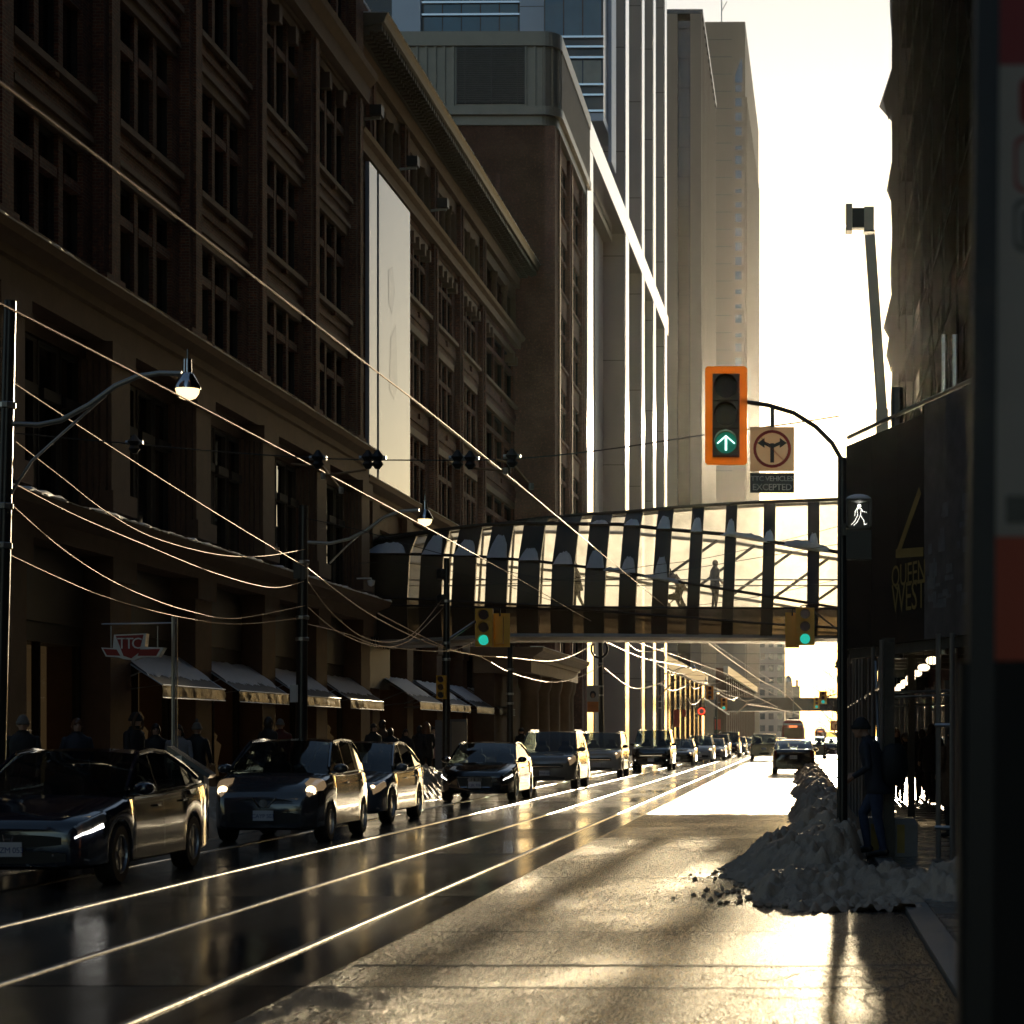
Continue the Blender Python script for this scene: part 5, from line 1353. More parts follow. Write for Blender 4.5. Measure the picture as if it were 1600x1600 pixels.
# concrete blocks at the shed foot
M['hazard'] = mat('worn_yellow_paint', (.35,.24,.05), .6, var=.5, vs=6)
for k, (x, Z, lab) in enumerate(((1.03, 28.2, 'worn concrete block left of the timber post, half in snow'), (1.36, 28.0, 'worn yellow concrete block right of the timber post'))):
    t = thing('concrete_block', lab, 'barrier', (x, Z, .03))
    q = MB(); q.rings([[(-.17,-.3,0),(.17,-.3,0),(.17,.3,0),(-.17,.3,0)], [(-.17,-.3,.42),(.17,-.3,.42),(.17,.3,.42),(-.17,.3,.42)], [(-.13,-.26,.5),(.13,-.26,.5),(.13,.26,.5),(-.13,.26,.5)]]); q.build('body', M['kerb'], t)
    q = MB(); q.box(-.1, .0, -.306, -.301, .05, .42); q.build('yellow_stripe', M['hazard'], t)
# shop base along the right pavement
rb = thing('shop_base', 'dim glass shopfront row along the right pavement', 'building', (5.3, 36, 0))
q = MB(); q.box(.1, .3, 0, 90, 0, 3.6); q.build('back_wall', M['stone'], rb)
for k in range(16):
    q = MB(); q.box(-.1, .1, k*5.8, k*5.8+.5, 0, 3.6); q.build('pier', M['timber'], rb)
    q = MB(); q.quad((.03, k*5.8+.5, .4), (.03, k*5.8+5.8, .4), (.03, k*5.8+5.8, 3.2), (.03, k*5.8+.5, 3.2)); q.build('pane', M['pane'], rb)
eb = thing('pavement_kiosk', 'dark glazed pavement canopy block at the far end of the shed', 'building', (4.9, 120, 0))
q = MB(); q.box(0, 6, 0, 5, 0, 5.4); q.box(-.4, 6.2, -.5, 5.2, 5.4, 5.7); q.build('wall', M['timber'], eb)
for k in range(4):
    p = MB(); p.quad((.2+k*1.45, -.01, .5), (1.5+k*1.45, -.01, .5), (1.5+k*1.45, -.01, 4.9), (.2+k*1.45, -.01, 4.9)); p.build('pane', M['pane'], eb)
# bare tree
M['bark'] = mat('bark', (.07,.05,.035), .8, var=.3)
tr = thing('bare_tree', 'bare winter tree leaning over the pavement beyond the shed', 'tree', (PX(1318, 150)+.6, 150, .03))
q = MB(); tw = MB(); rs = random.Random(13); cnt = 0
def grow(p, d, L, r, dep, b):
    q_ = b if dep < 2 else tw
    pts = [p]; rad = [r]; n = 4
    for i in range(n):
        d = (d + Vector((rs.uniform(-.22, .22), rs.uniform(-.22, .22), rs.uniform(-.08, .16)))).normalized()
        pts.append(pts[-1] + d*L/n); rad.append(max(.006, r*(1-.55*(i+1)/n)))
    q_.tube(pts, rad, 5 if dep < 2 else 3)
    if dep >= 5: return
    for k in range(4 if dep < 4 else 3):
        i = rs.randint(1, n); a = rs.uniform(0, 2*PI)
        nd = (d*.75 + Vector((math.cos(a), math.sin(a), rs.uniform(-.1, .5)))*.75).normalized()
        grow(pts[i], nd, L*rs.uniform(.55, .8), rad[i]*.62, dep+1, b)
grow(Vector((0,0,0)), Vector((-.12,0,1)), 3.6, .17, 0, q)
q.build('trunk', M['bark'], tr); tag(tw.build('crown', M['bark'], tr))

# ------------------------------------------------------------------ near out-of-focus stop pylon at the right edge
py = thing('stop_pylon', 'close out-of-focus stop pylon with red, white and orange panels at the right edge', 'sign', (0, 4.0, 0))
M['pylon_dark'] = mat('dark_pylon_paint', (.010,.009,.009), .6, .2, var=.2)
M['pylon_post'] = mat('blue_grey_post', (.022,.022,.026), .45, .2, var=.2)
x0 = PX(1500, 4); 
q = MB(); q.box(PX(1500, 4), .85, .0, .10, 0, PH(1034, 4)); q.build('base_panel', M['pylon_dark'], py)
q = MB(); q.rings([[(PX(1527-30*s, 4), -.012, z), (PX(1562-18*s, 4), -.012, z), (PX(1562-18*s, 4), .06, z), (PX(1527-30*s, 4), .06, z)] for s, z in ((1, .0), (.35, PH(700, 4)), (0, PH(-80, 4)))]); q.build('post', M['pylon_post'], py)
M['py_white'] = mat('pylon_white', (.50,.43,.36), .5, var=.08); M['py_red'] = mat('pylon_red', (.36,.02,.018), .5, var=.1); M['py_orange'] = mat('pylon_orange', (.60,.085,.03), .5, var=.1)
for nm, ya, yb, mm in (('red_panel', -90, 102, 'py_red'), ('white_panel', 103, 838, 'py_white'), ('orange_panel', 839, 1032, 'py_orange')):
    q = MB(); q.box(PX(1551, 4)+.001, .85, -.004, .05, PH(yb, 4), PH(ya, 4)); o = q.build(nm, M[mm], py)
    if nm == 'white_panel':
        def rrect(x0_, x1_, y0_, y1_, r, m_, th=None):
            b = MB(); n = 6; pts = []
            xa, xb, za, zb = PX(x0_, 4), PX(x1_, 4), PH(y1_, 4), PH(y0_, 4)
            for cx, cz, a0 in ((xb-r, zb-r, 0), (xa+r, zb-r, 90), (xa+r, za+r, 180), (xb-r, za+r, 270)):
                for i in range(n+1):
                    a = math.radians(a0+90*i/n); pts.append((cx+r*math.cos(a), cz+r*math.sin(a)))
            if th:
                cxm, czm = (xa+xb)/2, (za+zb)/2
                ip = [(x+(cxm-x)/abs(cxm-x)*th if abs(cxm-x) > 1e-6 else x, z+(czm-z)/abs(czm-z)*th) for x, z in pts]
                for i in range(len(pts)):
                    j = (i+1) % len(pts); b.quad((pts[i][0], -.006, pts[i][1]), (pts[j][0], -.006, pts[j][1]), (ip[j][0], -.006, ip[j][1]), (ip[i][0], -.006, ip[i][1]))
            else: b.poly([(x, -.006, z) for x, z in pts])
            b.build('printed_badge', M[m_], o)
        rrect(1592, 1700, 120, 198, .02, 'py_red'); rrect(1584, 1700, 213, 302, .02, 'py_red', .006); rrect(1583, 1700, 312, 395, .02, 'sign_black', .006)
        rrect(1571, 1660, 775, 818, .004, 'sign_black')
        q = MB(); q.box(PX(1596, 4), PX(1604, 4), -.007, -.006, PH(385, 4), PH(330, 4)); q.build('printed_badge', M['sign_black'], o)
# ------------------------------------------------------------------ cars
M['tyre'] = mat('tyre_rubber', (.018,.018,.018), .75, var=.3, vs=8)
M['rim'] = mat('alloy_rim', (.35,.35,.36), .25, .9, var=.1)
M['plastic'] = mat('black_plastic', (.015,.015,.016), .45, var=.2)
M['carglass'] = glassmat('car_glass', (.45,.52,.52), .82, .01)
M['seat'] = mat('dark_seat_cloth', (.03,.03,.032), .8)
M['lampglass'] = mat('headlamp_glass', (.35,.33,.30), .06, .4, var=.5, vs=9, coat=1.0)
M['head_lit'] = mat('lit_headlamp', (1,.9,.7), .2, emit=(1.0,.74,.42), es=3.0)
M['head_white'] = mat('lit_white_strip', (1,.98,.95), .2, emit=(1.0,.96,.88), es=5.0)
M['lampglass_lit'] = mat('lit_headlamp_glass', (.45,.40,.33), .08, .3, var=.5, vs=14, coat=1.0, emit=(1.0,.66,.34), es=.2)
M['tail'] = mat('tail_lamp', (.18,.01,.01), .12, var=.4, vs=8, coat=1.0)
M['plate_w'] = mat('licence_plate_white', (.62,.64,.68), .35, var=.08)
M['plate_t'] = mat('licence_plate_blue', (.03,.06,.22), .4)
def paint(name, c):
    m, nt, b, oc = newmat(name)
    sp = nt.nodes.new('ShaderNodeSeparateXYZ'); nt.links.new(oc, sp.inputs[0])
    low = _ramp(nt, sp.outputs[2], .25, .75, .16, .0)
    n = _ramp(nt, _noise(nt, oc, 3.5, 7, .7), .35, .75)
    k = nt.nodes.new('ShaderNodeMath'); k.operation = 'MULTIPLY'; nt.links.new(low, k.inputs[0]); nt.links.new(n, k.inputs[1])
    nt.links.new(_mix(nt, c, (.13, .12, .105), k.outputs[0]), b.inputs['Base Color'])          # road salt film, heaviest low down
    nt.links.new(_ramp(nt, k.outputs[0], 0, .6, .12, .5), b.inputs['Roughness'])
    nt.links.new(_ramp(nt, k.outputs[0], 0, .5, 1, .1), b.inputs['Coat Weight']); b.inputs['Coat Roughness'].default_value = .06
    b.inputs['Metallic'].default_value = .0
    return m
PAINT = {'black': paint('black_car_paint', (.008,.009,.012)), 'grey': paint('graphite_car_paint', (.045,.047,.055)),
         'silverblue': paint('silver_blue_car_paint', (.13,.145,.17)), 'beige': paint('champagne_car_paint', (.22,.20,.17)),
         'white': paint('white_car_paint', (.55,.55,.55)), 'dark': paint('dark_grey_car_paint', (.022,.023,.027)), 'navy': paint('navy_car_paint', (.010,.014,.028))}
def tab(t, u):
    if u <= t[0][0]: return t[0][1]
    for i in range(len(t)-1):
        (xa, ya), (xb, yb) = t[i], t[i+1]
        if u <= xb:
            k = (u-xa)/(xb-xa); 
            return ya + (yb-ya)*k
    return t[-1][1]
STYLE = {
 'sedan': dict(L=4.65, W=1.82, H=1.42, wr=.325, wf=.185, wb=.775, zb=.20, zt=[(0,.60),(.015,.68),(.05,.74),(.14,.83),(.26,.93),(.5,.94),(.80,.99),(.95,1.03),(.985,1.0),(1,.86)],
      wid=[(0,.70),(.012,.80),(.04,.90),(.10,.965),(.22,1),(.75,1),(.9,.97),(.97,.90),(1,.80)], A=.255, B=.45, D=.66, E=.91, rf=.74),
 'hatch': dict(L=3.85, W=1.68, H=1.52, wr=.295, wf=.20, wb=.83, zb=.20, zt=[(0,.58),(.015,.70),(.06,.84),(.14,.95),(.24,1.02),(.5,1.0),(.85,1.03),(.97,1.0),(1,.9)],
      wid=[(0,.66),(.015,.79),(.05,.90),(.12,.97),(.22,1),(.8,1),(.93,.96),(1,.82)], A=.225, B=.44, D=.80, E=.965, rf=.74),
 'suv': dict(L=4.75, W=1.86, H=1.72, wr=.36, wf=.19, wb=.785, zb=.27, zt=[(0,.80),(.012,.90),(.05,1.0),(.15,1.07),(.25,1.11),(.5,1.10),(.9,1.14),(.98,1.12),(1,1.0)],
      wid=[(0,.74),(.012,.84),(.04,.93),(.10,.98),(.2,1),(.82,1),(.95,.97),(1,.88)], A=.235, B=.385, D=.88, E=.985, rf=.77),
}
def car(label, style, colour, xc, yf, face=1, light='lamp', extra=None, plate='CAYP 503', group='cars in the queue on the left', detail=2, name='parked_car', cat='car', scale=1.0):
    S = STYLE[style]; L, W, H = S['L'], S['W'], S['H']*scale; pm = PAINT[colour]
    # face=1: nose towards the viewer at y=yf; face=-1: tail towards the viewer at y=yf
    t = thing(name, label, cat, (xc, yf + L/2, .005), 0 if face == 1 else PI, group)
    ywf, ywb, wr = -L/2+S['wf']*L, -L/2+S['wb']*L, S['wr']; ra = wr*1.16
    us = set([0, .006, .015, .03, .05, .075, .10] + [i/24 for i in range(3, 24)] + [.94, .965, .985, .994, 1])
    for yw in (ywf, ywb):
        for k in range(-6, 7): us.add((yw + ra*math.sin(k*PI/12.0) + L/2)/L)
    us = sorted(u for u in us if 0 <= u <= 1)
    def sec(u):
        y = -L/2 + u*L; w = W/2*tab(S['wid'], u); zt = tab(S['zt'], u); zb = S['zb'] + .06*max(0, (u-.93)/.07) + (.04*(1-u/.03) if u < .03 else 0)
        arch = zb
        for yw in (ywf, ywb):
            d = y-yw
            if abs(d) < ra*.9999: arch = max(arch, wr + math.sqrt(ra*ra-d*d))
        arch = min(arch, zt-.16)
        z2 = max(zb+.05, arch); cab = S['A'] < u < S['E']
        cr = .0 if cab else .035
        zs = zt-.03
        pts = [(0, zb), (w*.80, zb), (w*.95, max(zb+.01, z2-.03)), (w*.995, z2), (w*1.0, z2+(zs-z2)*.42), (w*.992, z2+(zs-z2)*.75), (w*.965, zs), (w*.90, zt+.005), (w*.55, zt+cr*.8), (0, zt+cr)]
        return y, pts
    b = MB(); rr = []
    for u in us:
        y, p = sec(u); rr.append([(x, y, z) for x, z in p] + [(-x, y, z) for x, z in reversed(p[1:-1])])
    b.rings(rr, True, True)
    # greenhouse
    yA, yB, yD, yE = (-L/2+S[k]*L for k in 'ABDE'); n = 20
    zA = tab(S['zt'], S['A']); zE = tab(S['zt'], S['E'])
    ctrl = [(yA, zA), (yA+(yB-yA)*.55, zA+(H-.06-zA)*.62), (yB, H-.035), ((yB+yD)/2, H), (yD, H-.03), (yD+(yE-yD)*.5, zE+(H-.05-zE)*.62), (yE, zE)]
    if style != 'sedan': ctrl[5] = (yD+(yE-yD)*.6, zE+(H-.05-zE)*.60)
    def roof(y):
        return tab(ctrl, y)
    ys = [yA + (yE-yA)*i/n for i in range(n+1)]
    ys = sorted(set(ys + [yB, yD]))
    def half(y):
        u = (y+L/2)/L; wbelt = W/2*tab(S['wid'], u)*.91; k = max(0, min(1, (roof(y)-tab(S['zt'], u))/(H-.95*zA)))
        zb_ = tab(S['zt'], u); zr = max(zb_, roof(y)); wr_ = wbelt + (W/2*S['rf']-wbelt)*min(1, (zr-zb_)/(H-zA+.001))
        return zb_, zr, wbelt, wr_
    def pt(y, s, v):
        zb_, zr, wl, wr_ = half(y); return Vector((s*(wl+(wr_-wl)*v + .02*math.sin(PI*v)), y, zb_+(zr-zb_)*v))
    yP = yB + (yD-yB)*.30; 
    pil_ = [(yP-.035, yP+.035)]
    if style == 'suv' or style == 'hatch': pil_.append((yD-.25, yD-.12))
    rf_ = MB()
    for i in range(len(ys)-1):
        ya, yb_ = ys[i], ys[i+1]
        # roof band
        cross = 8
        def rp(y, k):
            zb_, zr, wl, wr_ = half(y); f = -1+2*k/cross; e = abs(f)
            return Vector((wr_*f, y, zr + .035*(1-e**2.5)*min(1, (zr-zb_)/.25)))
        mid = (ya+yb_)/2
        for k in range(cross):
            glassy = (mid < yB-.03 or mid > yD+.03) and 0 < k < cross-1 if False else (mid < yB-.02 or mid > yD+.02)
            if glassy: continue
            rf_.quad(rp(ya, k), rp(yb_, k), rp(yb_, k+1), rp(ya, k+1))
    # pillars and frames around the glass
    def strip(y0_, y1_, s, v0, v1, q, off=0, nn=4):
        for i in range(nn):
            ya, yb_ = y0_+(y1_-y0_)*i/nn, y0_+(y1_-y0_)*(i+1)/nn
            o_ = Vector((s*off, 0, 0)); q.quad(pt(ya, s, v0)+o_, pt(yb_, s, v0)+o_, pt(yb_, s, v1)+o_, pt(ya, s, v1)+o_)
    body_extra = MB()
    for s in (-1, 1):
        body_extra.tube([pt(y, s, 1.0)+Vector((0, 0, .012)) for y in ys if half(y)[1]-half(y)[0] > .005], .028, 6)
        body_extra.tube([pt(y, s, 0.0)+Vector((0, 0, .012)) for y in ys], .016, 6)
        for y0_, y1_ in pil_: strip(y0_, y1_, s, .02, .98, body_extra, .006)
        if style != 'sedan': strip(yD-.12, yE, s, 0, .99, body_extra, .008, 6)
    n0 = len(b.v)
    for src in (rf_, body_extra):
        n0 = len(b.v); b.v += src.v; b.f += [tuple(i+n0 for i in f) for f in src.f]; b.m += src.m
    bo = b.build('body', pm, t, smooth=38)
    # glass
    def wpane(y0_, y1_, nm):
        q = MB(); rows = []
        for i in range(6):
            y = y0_+(y1_-y0_)*i/5; zb_, zr, wl, wr_ = half(y)
            rows.append([(wr_*f*.985, y, zr+.035*(1-abs(f)**2.5)*min(1, (zr-zb_)/.25)+.004) for f in (-1, -.75, -.5, -.25, 0, .25, .5, .75, 1)])
        q.rings(rows, False, False); return q.build(nm, M['carglass'], t, smooth=60)
    ws = wpane(yA, yB, 'windscreen'); wpane(yE, yD, 'rear_window')
    for s in (-1, 1):
        segs = [(yA+.05, pil_[0][0]), (pil_[0][1], pil_[1][0] if len(pil_) > 1 else yE-.06)]
        for ya, yb_ in segs:
            q = MB(); strip(ya, yb_, s, .03, .97, q, .0, 8); q.build('side_window', M['carglass'], t, smooth=60)
    q = MB()
    for s in (-1, 1): q.bar((s*.33*W-.2, yA+.12, zA+.03), (s*.33*W+.15, yA+.3, zA+.06), .02, .015)
    q.build('wipers', M['plastic'], ws)
    # seats
    for s in (-1, 1):
        q = MB(); yS = yB+.55; zz = tab(S['zt'], .5)-.02
        q.rings([[(s*.36-.22*k, yS+d, zz+h), (s*.36+.22*k, yS+d, zz+h), (s*.36+.22*k, yS+d+.1, zz+h), (s*.36-.22*k, yS+d+.1, zz+h)] for k, d, h in ((1, 0, 0), (1, .04, .14), (.75, .07, .2), (.5, .08, .22), (.55, .09, .26), (.5, .1, .36))])
        q.build('seat', M['seat'], t)
    # wheels
    for yw in (ywf, ywb):
        for s in (-1, 1):
            q = MB(); x1 = W/2*.985; wd = .21
            c = (s*(x1-wd/2), yw, wr)
            q.lathe([(wr*.66, -wd/2), (wr*.93, -wd/2), (wr, -wd/2+.03), (wr, wd/2-.03), (wr*.93, wd/2), (wr*.66, wd/2), (wr*.6, wd/2-.03)], c, 22, 0, 'x'); wo = q.build('wheel', M['tyre'], t, smooth=40)
            q = MB(); fx = s*(x1-.03)
            q.lathe([(wr*.66, -.02), (wr*.69, 0), (wr*.62, .01), (wr*.6, -.03)] if s > 0 else [(wr*.66, .02), (wr*.69, 0), (wr*.62, -.01), (wr*.6, .03)], (fx+s*.022, yw, wr), 22, 0, 'x')
            q.lathe([(.001, -.02), (wr*.16, -.02), (wr*.16, .02), (.001, .02)], (fx, yw, wr), 10, 0, 'x')
            for k in range(5 if style != 'suv' else 6):
                a = 2*PI*k/(5 if style != 'suv' else 6)
                for da in (-.11, .11):
                    q.bar((fx, yw+math.cos(a)*wr*.1, wr+math.sin(a)*wr*.1), (fx, yw+math.cos(a+da)*wr*.64, wr+math.sin(a+da)*wr*.64), .025, .03)
            q.build('rim', M['rim'], wo)
    # surface patches on the body
    def surf(u, s):
        y, p = sec(u); i = min(len(p)-2, int(s)); k = s-i
        return Vector((p[i][0]+(p[i+1][0]-p[i][0])*k, y, p[i][1]+(p[i+1][1]-p[i][1])*k))
    def patch(u0, u1, s0, s1, off, side, nm, m_, parent, shape=None, nu=8, ns=5):
        q = MB(); rows = []
        for i in range(nu+1):
            u = u0+(u1-u0)*i/nu; row = []
            lo, hi = (shape(i/nu) if shape else (0, 1))
            for j in range(ns+1):
                s = s0+(s1-s0)*(lo+(hi-lo)*j/ns); e = .004
                du = surf(min(1, u+e), s)-surf(max(0, u-e), s); ds = surf(u, min(8.999, s+.05))-surf(u, max(0, s-.05)); nn = du.cross(ds).normalized()
                if nn.x < 0 and nn.z < .3: nn = -nn
                if nn.z < -.2: nn = -nn
                p = surf(u, s) + nn*off*(1 if 0 < j < ns and 0 < i < nu else .35); row.append((side*p.x, p.y, p.z))
            rows.append(row)
        q.rings(rows, False, False); return q.build(nm, m_, parent, smooth=70)
    for s in (-1, 1):
        HG = M['lampglass_lit' if light == 'lamp' and face == 1 else 'lampglass']
        if style == 'hatch': h = patch(.02, .135, 5.2, 7.6, .02, s, 'headlight', HG, t, lambda k: (.35-.35*k, .75+.25*min(1, 2*k)))
        elif style == 'suv': h = patch(.008, .085, 5.0, 6.9, .018, s, 'headlight', HG, t, lambda k: (.1*k, 1-.1*k))
        else: h = patch(.01, .10, 5.1, 6.9, .016, s, 'headlight', HG, t, lambda k: (.2*k, .9))
        if light == 'lamp' and face == 1:
            u_, s_ = (.045, 6.3) if style == 'hatch' else (.022, 6.0)
            c = surf(u_, s_); q = MB(); q.sphere((s*c.x*.93, c.y+.02, c.z+.0), .085 if style == 'hatch' else .062, 8); q.build('lit_lamp', M['head_lit'], h, smooth=60)
        if light == 'strip' and face == 1:
            patch(.006, .085, 5.05, 5.45, .024, s, 'lit_strip', M['head_white'], h, lambda k: (.0, .55+.4*k))
        if light == 'fog' and face == 1:
            q = MB(); q.lathe([(.001, -.02), (.06, -.01), (.06, .02)], (s*W*.36, -L/2+.03, .48), 10, 0, 'y'); q.build('lit_lamp', M['head_white'], h)
        patch(.965, .998, 4.5, 6.6, .012, s, 'tail_light', M['tail'], t)
        for u_ in ((yA+.02+L/2)/L + .03, (yP+L/2)/L, (ywb-ra*.75+L/2)/L): patch(u_, u_+.0016, 2.9, 6.5, .004, s, 'door_seam', M['plastic'], t, None, 1, 8)
        for y_ in (yP-.28, yP+.72):
            u_ = (y_+L/2)/L; c = surf(u_, 5.4); q = MB(); q.tube([(s*(c.x-.01), y_-.09, c.z), (s*(c.x+.03), y_-.06, c.z+.005), (s*(c.x+.03), y_+.07, c.z+.005), (s*(c.x-.01), y_+.1, c.z)], .014, 6); q.build('door_handle', pm, t)
        q = MB(); mx = half(yA+.32)[2]; q.bar((s*mx*.97, yA+.30, zA+.02), (s*(mx+.09), yA+.30, zA+.06), .05, .05)
        rr_ = [[(s*(mx+.12)+ a*.115*math.cos(k*PI/5), yA+.25+d, zA+.09+a*.075*math.sin(k*PI/5)) for k in range(10)] for a, d in ((.3, -.05), (.8, -.03), (1, .03), (.97, .09))]
        q.rings(rr_); q.build('mirror', pm if colour != 'white' else M['plastic'], t, smooth=50)
        patch(.17 if style != 'suv' else .16, .86, 1.95, 2.6, .006, s, 'sill_trim', M['plastic'], t, None, 30, 2)
    # nose: grille, intake, plate
    yn = -L/2; wn = W/2*.66
    def nose_box(x0_, x1_, z0_, z1_, nm, m_, dy=.018, par=None, nseg=8, inset=.1):
        q = MB(); rows = []
        for zf in (0, 1):
            row = []
            for i in range(nseg+1):
                x = x0_+(x1_-x0_)*i/nseg; zc = z0_ + (z1_-z0_)*zf
                k = abs(x)/(W/2)
                zz = zc + (inset*(z1_-z0_)*(1 if zf == 0 else -1))*(abs((i/nseg)-.5)*2)**3
                yy = yn-dy if k < .69 else yn - dy + L*tabinv(k)
                row.append((x, yy, zz))
            rows.append(row)
        q.rings(rows, False, False); return q.build(nm, m_, t if par is None else par)
    def tabinv(k):
        ww = S['wid']
        for (ua, wa), (ub, wb_) in zip(ww, ww[1:]):
            if wa <= k <= wb_: return ua + (ub-ua)*(k-wa)/(wb_-wa+1e-6)
        return 0
    zn = tab(S['zt'], 0)
    if style == 'hatch':
        nose_box(-.42, .42, zn-.02, zn+.09, 'grille', M['plastic'], -.012, None, 8, .35)
        nose_box(-.62, .62, .30, .47, 'bumper_intake', M['plastic'], .012, None, 10, .25)
        q = MB(); 
        for s in (-1, 1): q.bar((s*.055, yn-.02, zn-.04), (s*.17, yn+.015, zn+.10), .028, .02)
        q.build('chrome_bars', M['chrome'], t)
        q = MB(); q.lathe([(.05, -.012), (.062, -.012), (.062, .012), (.05, .012)], (0, yn-.022, zn+.02), 16, 0, 'y'); q.box(-.066, .066, yn-.038, yn-.02, zn+.008, zn+.032); q.build('emblem', M['chrome'], t)
    elif extra == 'rings':
        nose_box(-.42, .42, .34, zn+.03, 'grille', M['plastic'], .014, None, 8, .12)
        q = MB()
        for x in (-.12, -.04, .04, .12): q.lathe([(.042, -.006), (.054, -.006), (.054, .006), (.042, .006)], (x, yn-.02, zn-.06), 14, 0, 'y')
        q.build('emblem', M['chrome'], t)
        q = MB(); q.tube([(-.36, yn-.016, .36), (-.43, yn-.016, zn), (.43, yn-.016, zn), (.36, yn-.016, .36), (-.36, yn-.016, .36)], .012, 5); q.build('grille_frame', M['chrome'], t)
    else:
        nose_box(-.55, .55, zn-.16, zn-.03, 'grille', M['plastic'], .012, None, 8, .2)
        nose_box(-.6, .6, .27, .40, 'bumper_intake', M['plastic'], .012, None, 8, .2)
        if style == 'suv':
            q = MB(); q.box(-.5, .5, yn-.025, yn-.01, zn-.12, zn-.09); q.build('grille_bar', M['chrome'], t)
        else:
            q = MB()
            for s in (-1, 1): q.bar((s*.035, yn-.022, zn-.12), (s*.05, yn-.015, zn-.03), .014, .012)
            q.bar((-.04, yn-.02, zn-.075), (.04, yn-.02, zn-.075), .012, .014); q.build('emblem', M['chrome'], t)
            q = MB()
            for s in (-1, 1): q.bar((s*.45, yn-.015, .36), (s*.8, yn+.12, .30), .012, .014)
            q.build('lower_trim', M['chrome'], t)
    yp, zp = (yn-.035, .42) if face == 1 else (L/2+.03, .78 if style != 'sedan' else .72)
    if face == 1 and style == 'suv': zp = .50
    q = MB(); q.box(-.15, .15, yp-.008, yp+.008, zp-.075, zp+.075); pl = q.build('licence_plate', M['plate_w'], t)
    if detail > 1 and plate:
        Mx = Matrix.Translation((0, yp-.0095, zp-.01)) @ FACE_CAM if face == 1 else Matrix.Translation((0, yp+.0095, zp-.01)) @ Matrix.Rotation(PI, 4, 'Z') @ FACE_CAM
        me = text_mesh(plate, .085, Mx, .0005, .9); me.materials.append(M['plate_t']); link('lettering', me, pl)
    if style == 'suv':
        for s in (-1, 1):
            q = MB(); q.tube([(s*W*.36, yB+.1, H+.0), (s*W*.36, yB+.18, H+.05), (s*W*.36, yD-.1, H+.05), (s*W*.36, yD, H)], .018, 6); q.build('roof_rail', M['plastic'], t)
    if face == -1:
        q = MB(); q.box(-.3, .3, L/2-.0, L/2+.012, .42, .5); q.build('rear_bumper_trim', M['plastic'], t)
    return t
car('black sedan at the left edge with one lit white headlight strip', 'sedan', 'navy', -8.2, 22.1, 1, 'strip', plate='CEZM 053')
car('dark grey small hatchback with lit round headlights, second car from the left', 'hatch', 'grey', -7.92, 31.5, 1, 'lamp', plate='CAYP 503')
car('silver-blue small sedan tucked behind the grey hatchback', 'sedan', 'silverblue', -8.32, 38.0, 1, 'lamp', plate='CKDR 417', scale=1.03)
car('black sedan with white lit strips and four rings on its grille', 'sedan', 'black', -7.82, 51.3, 1, 'strip', extra='rings', plate='CJBL 926')
car('champagne coloured suv with lit headlights behind the ringed black sedan', 'suv', 'beige', -7.55, 63.0, 1, 'lamp', plate='BTWK 638')
car('white suv with bright headlights behind the champagne one', 'suv', 'white', -7.72, 81, 1, 'lamp', detail=1)
car('big black suv with two low lit fog lamps', 'suv', 'dark', -6.85, 98, 1, 'fog', detail=1, scale=1.08)
car('low dark coupe right behind the big black suv', 'sedan', 'dark', -6.5, 113, 1, 'lamp', detail=1)
car('white car half hidden by the low dark coupe', 'hatch', 'white', -6.0, 127, 1, 'lamp', detail=1, scale=1.05)
car('silver car at the far end of the queue, behind the white one', 'sedan', 'silverblue', -5.75, 138, 1, 'lamp', detail=1)
car('dark suv far down the queue, after the silver car', 'suv', 'dark', -5.85, 149, 1, 'lamp', detail=1)
car('tall black suv far down the queue with a glinting roof', 'suv', 'black', -5.45, 161, 1, 'lamp', detail=1, scale=1.1)
car('small dark car far down the queue, third from its end', 'hatch', 'grey', -5.2, 175, 1, 'lamp', detail=1)
car('small car with a bright headlight, second from the end of the queue', 'sedan', 'grey', -4.85, 188, 1, 'lamp', detail=1)
car('tiny dark car, last of the queue before the streetcar', 'hatch', 'black', -4.4, 203, 1, 'lamp', detail=1)
GR = 'cars driving away in the right lane'
car('dark sedan driving away along the snow bank, nearest car in the right lane', 'sedan', 'dark', -.27, 88.5, -1, None, plate='BVHN 271', group=GR, name='moving_car')
car('dark suv driving away left of the nearest receding sedan', 'suv', 'black', -2.35, 139, -1, None, plate='CHTR 812', group=GR, name='moving_car')
car('small dark car driving away, mostly hidden by the receding sedan', 'hatch', 'grey', 1.0, 150, -1, None, detail=1, group=GR, name='moving_car')
car('far dark car ahead of the receding suv, beside the streetcar', 'sedan', 'black', -1.9, 190, -1, None, detail=1, group=GR, name='moving_car')
car('dark parked van far along the right kerb', 'suv', 'dark', 2.6, 150, 1, None, detail=1, group='vehicles parked far on the right', scale=1.1)
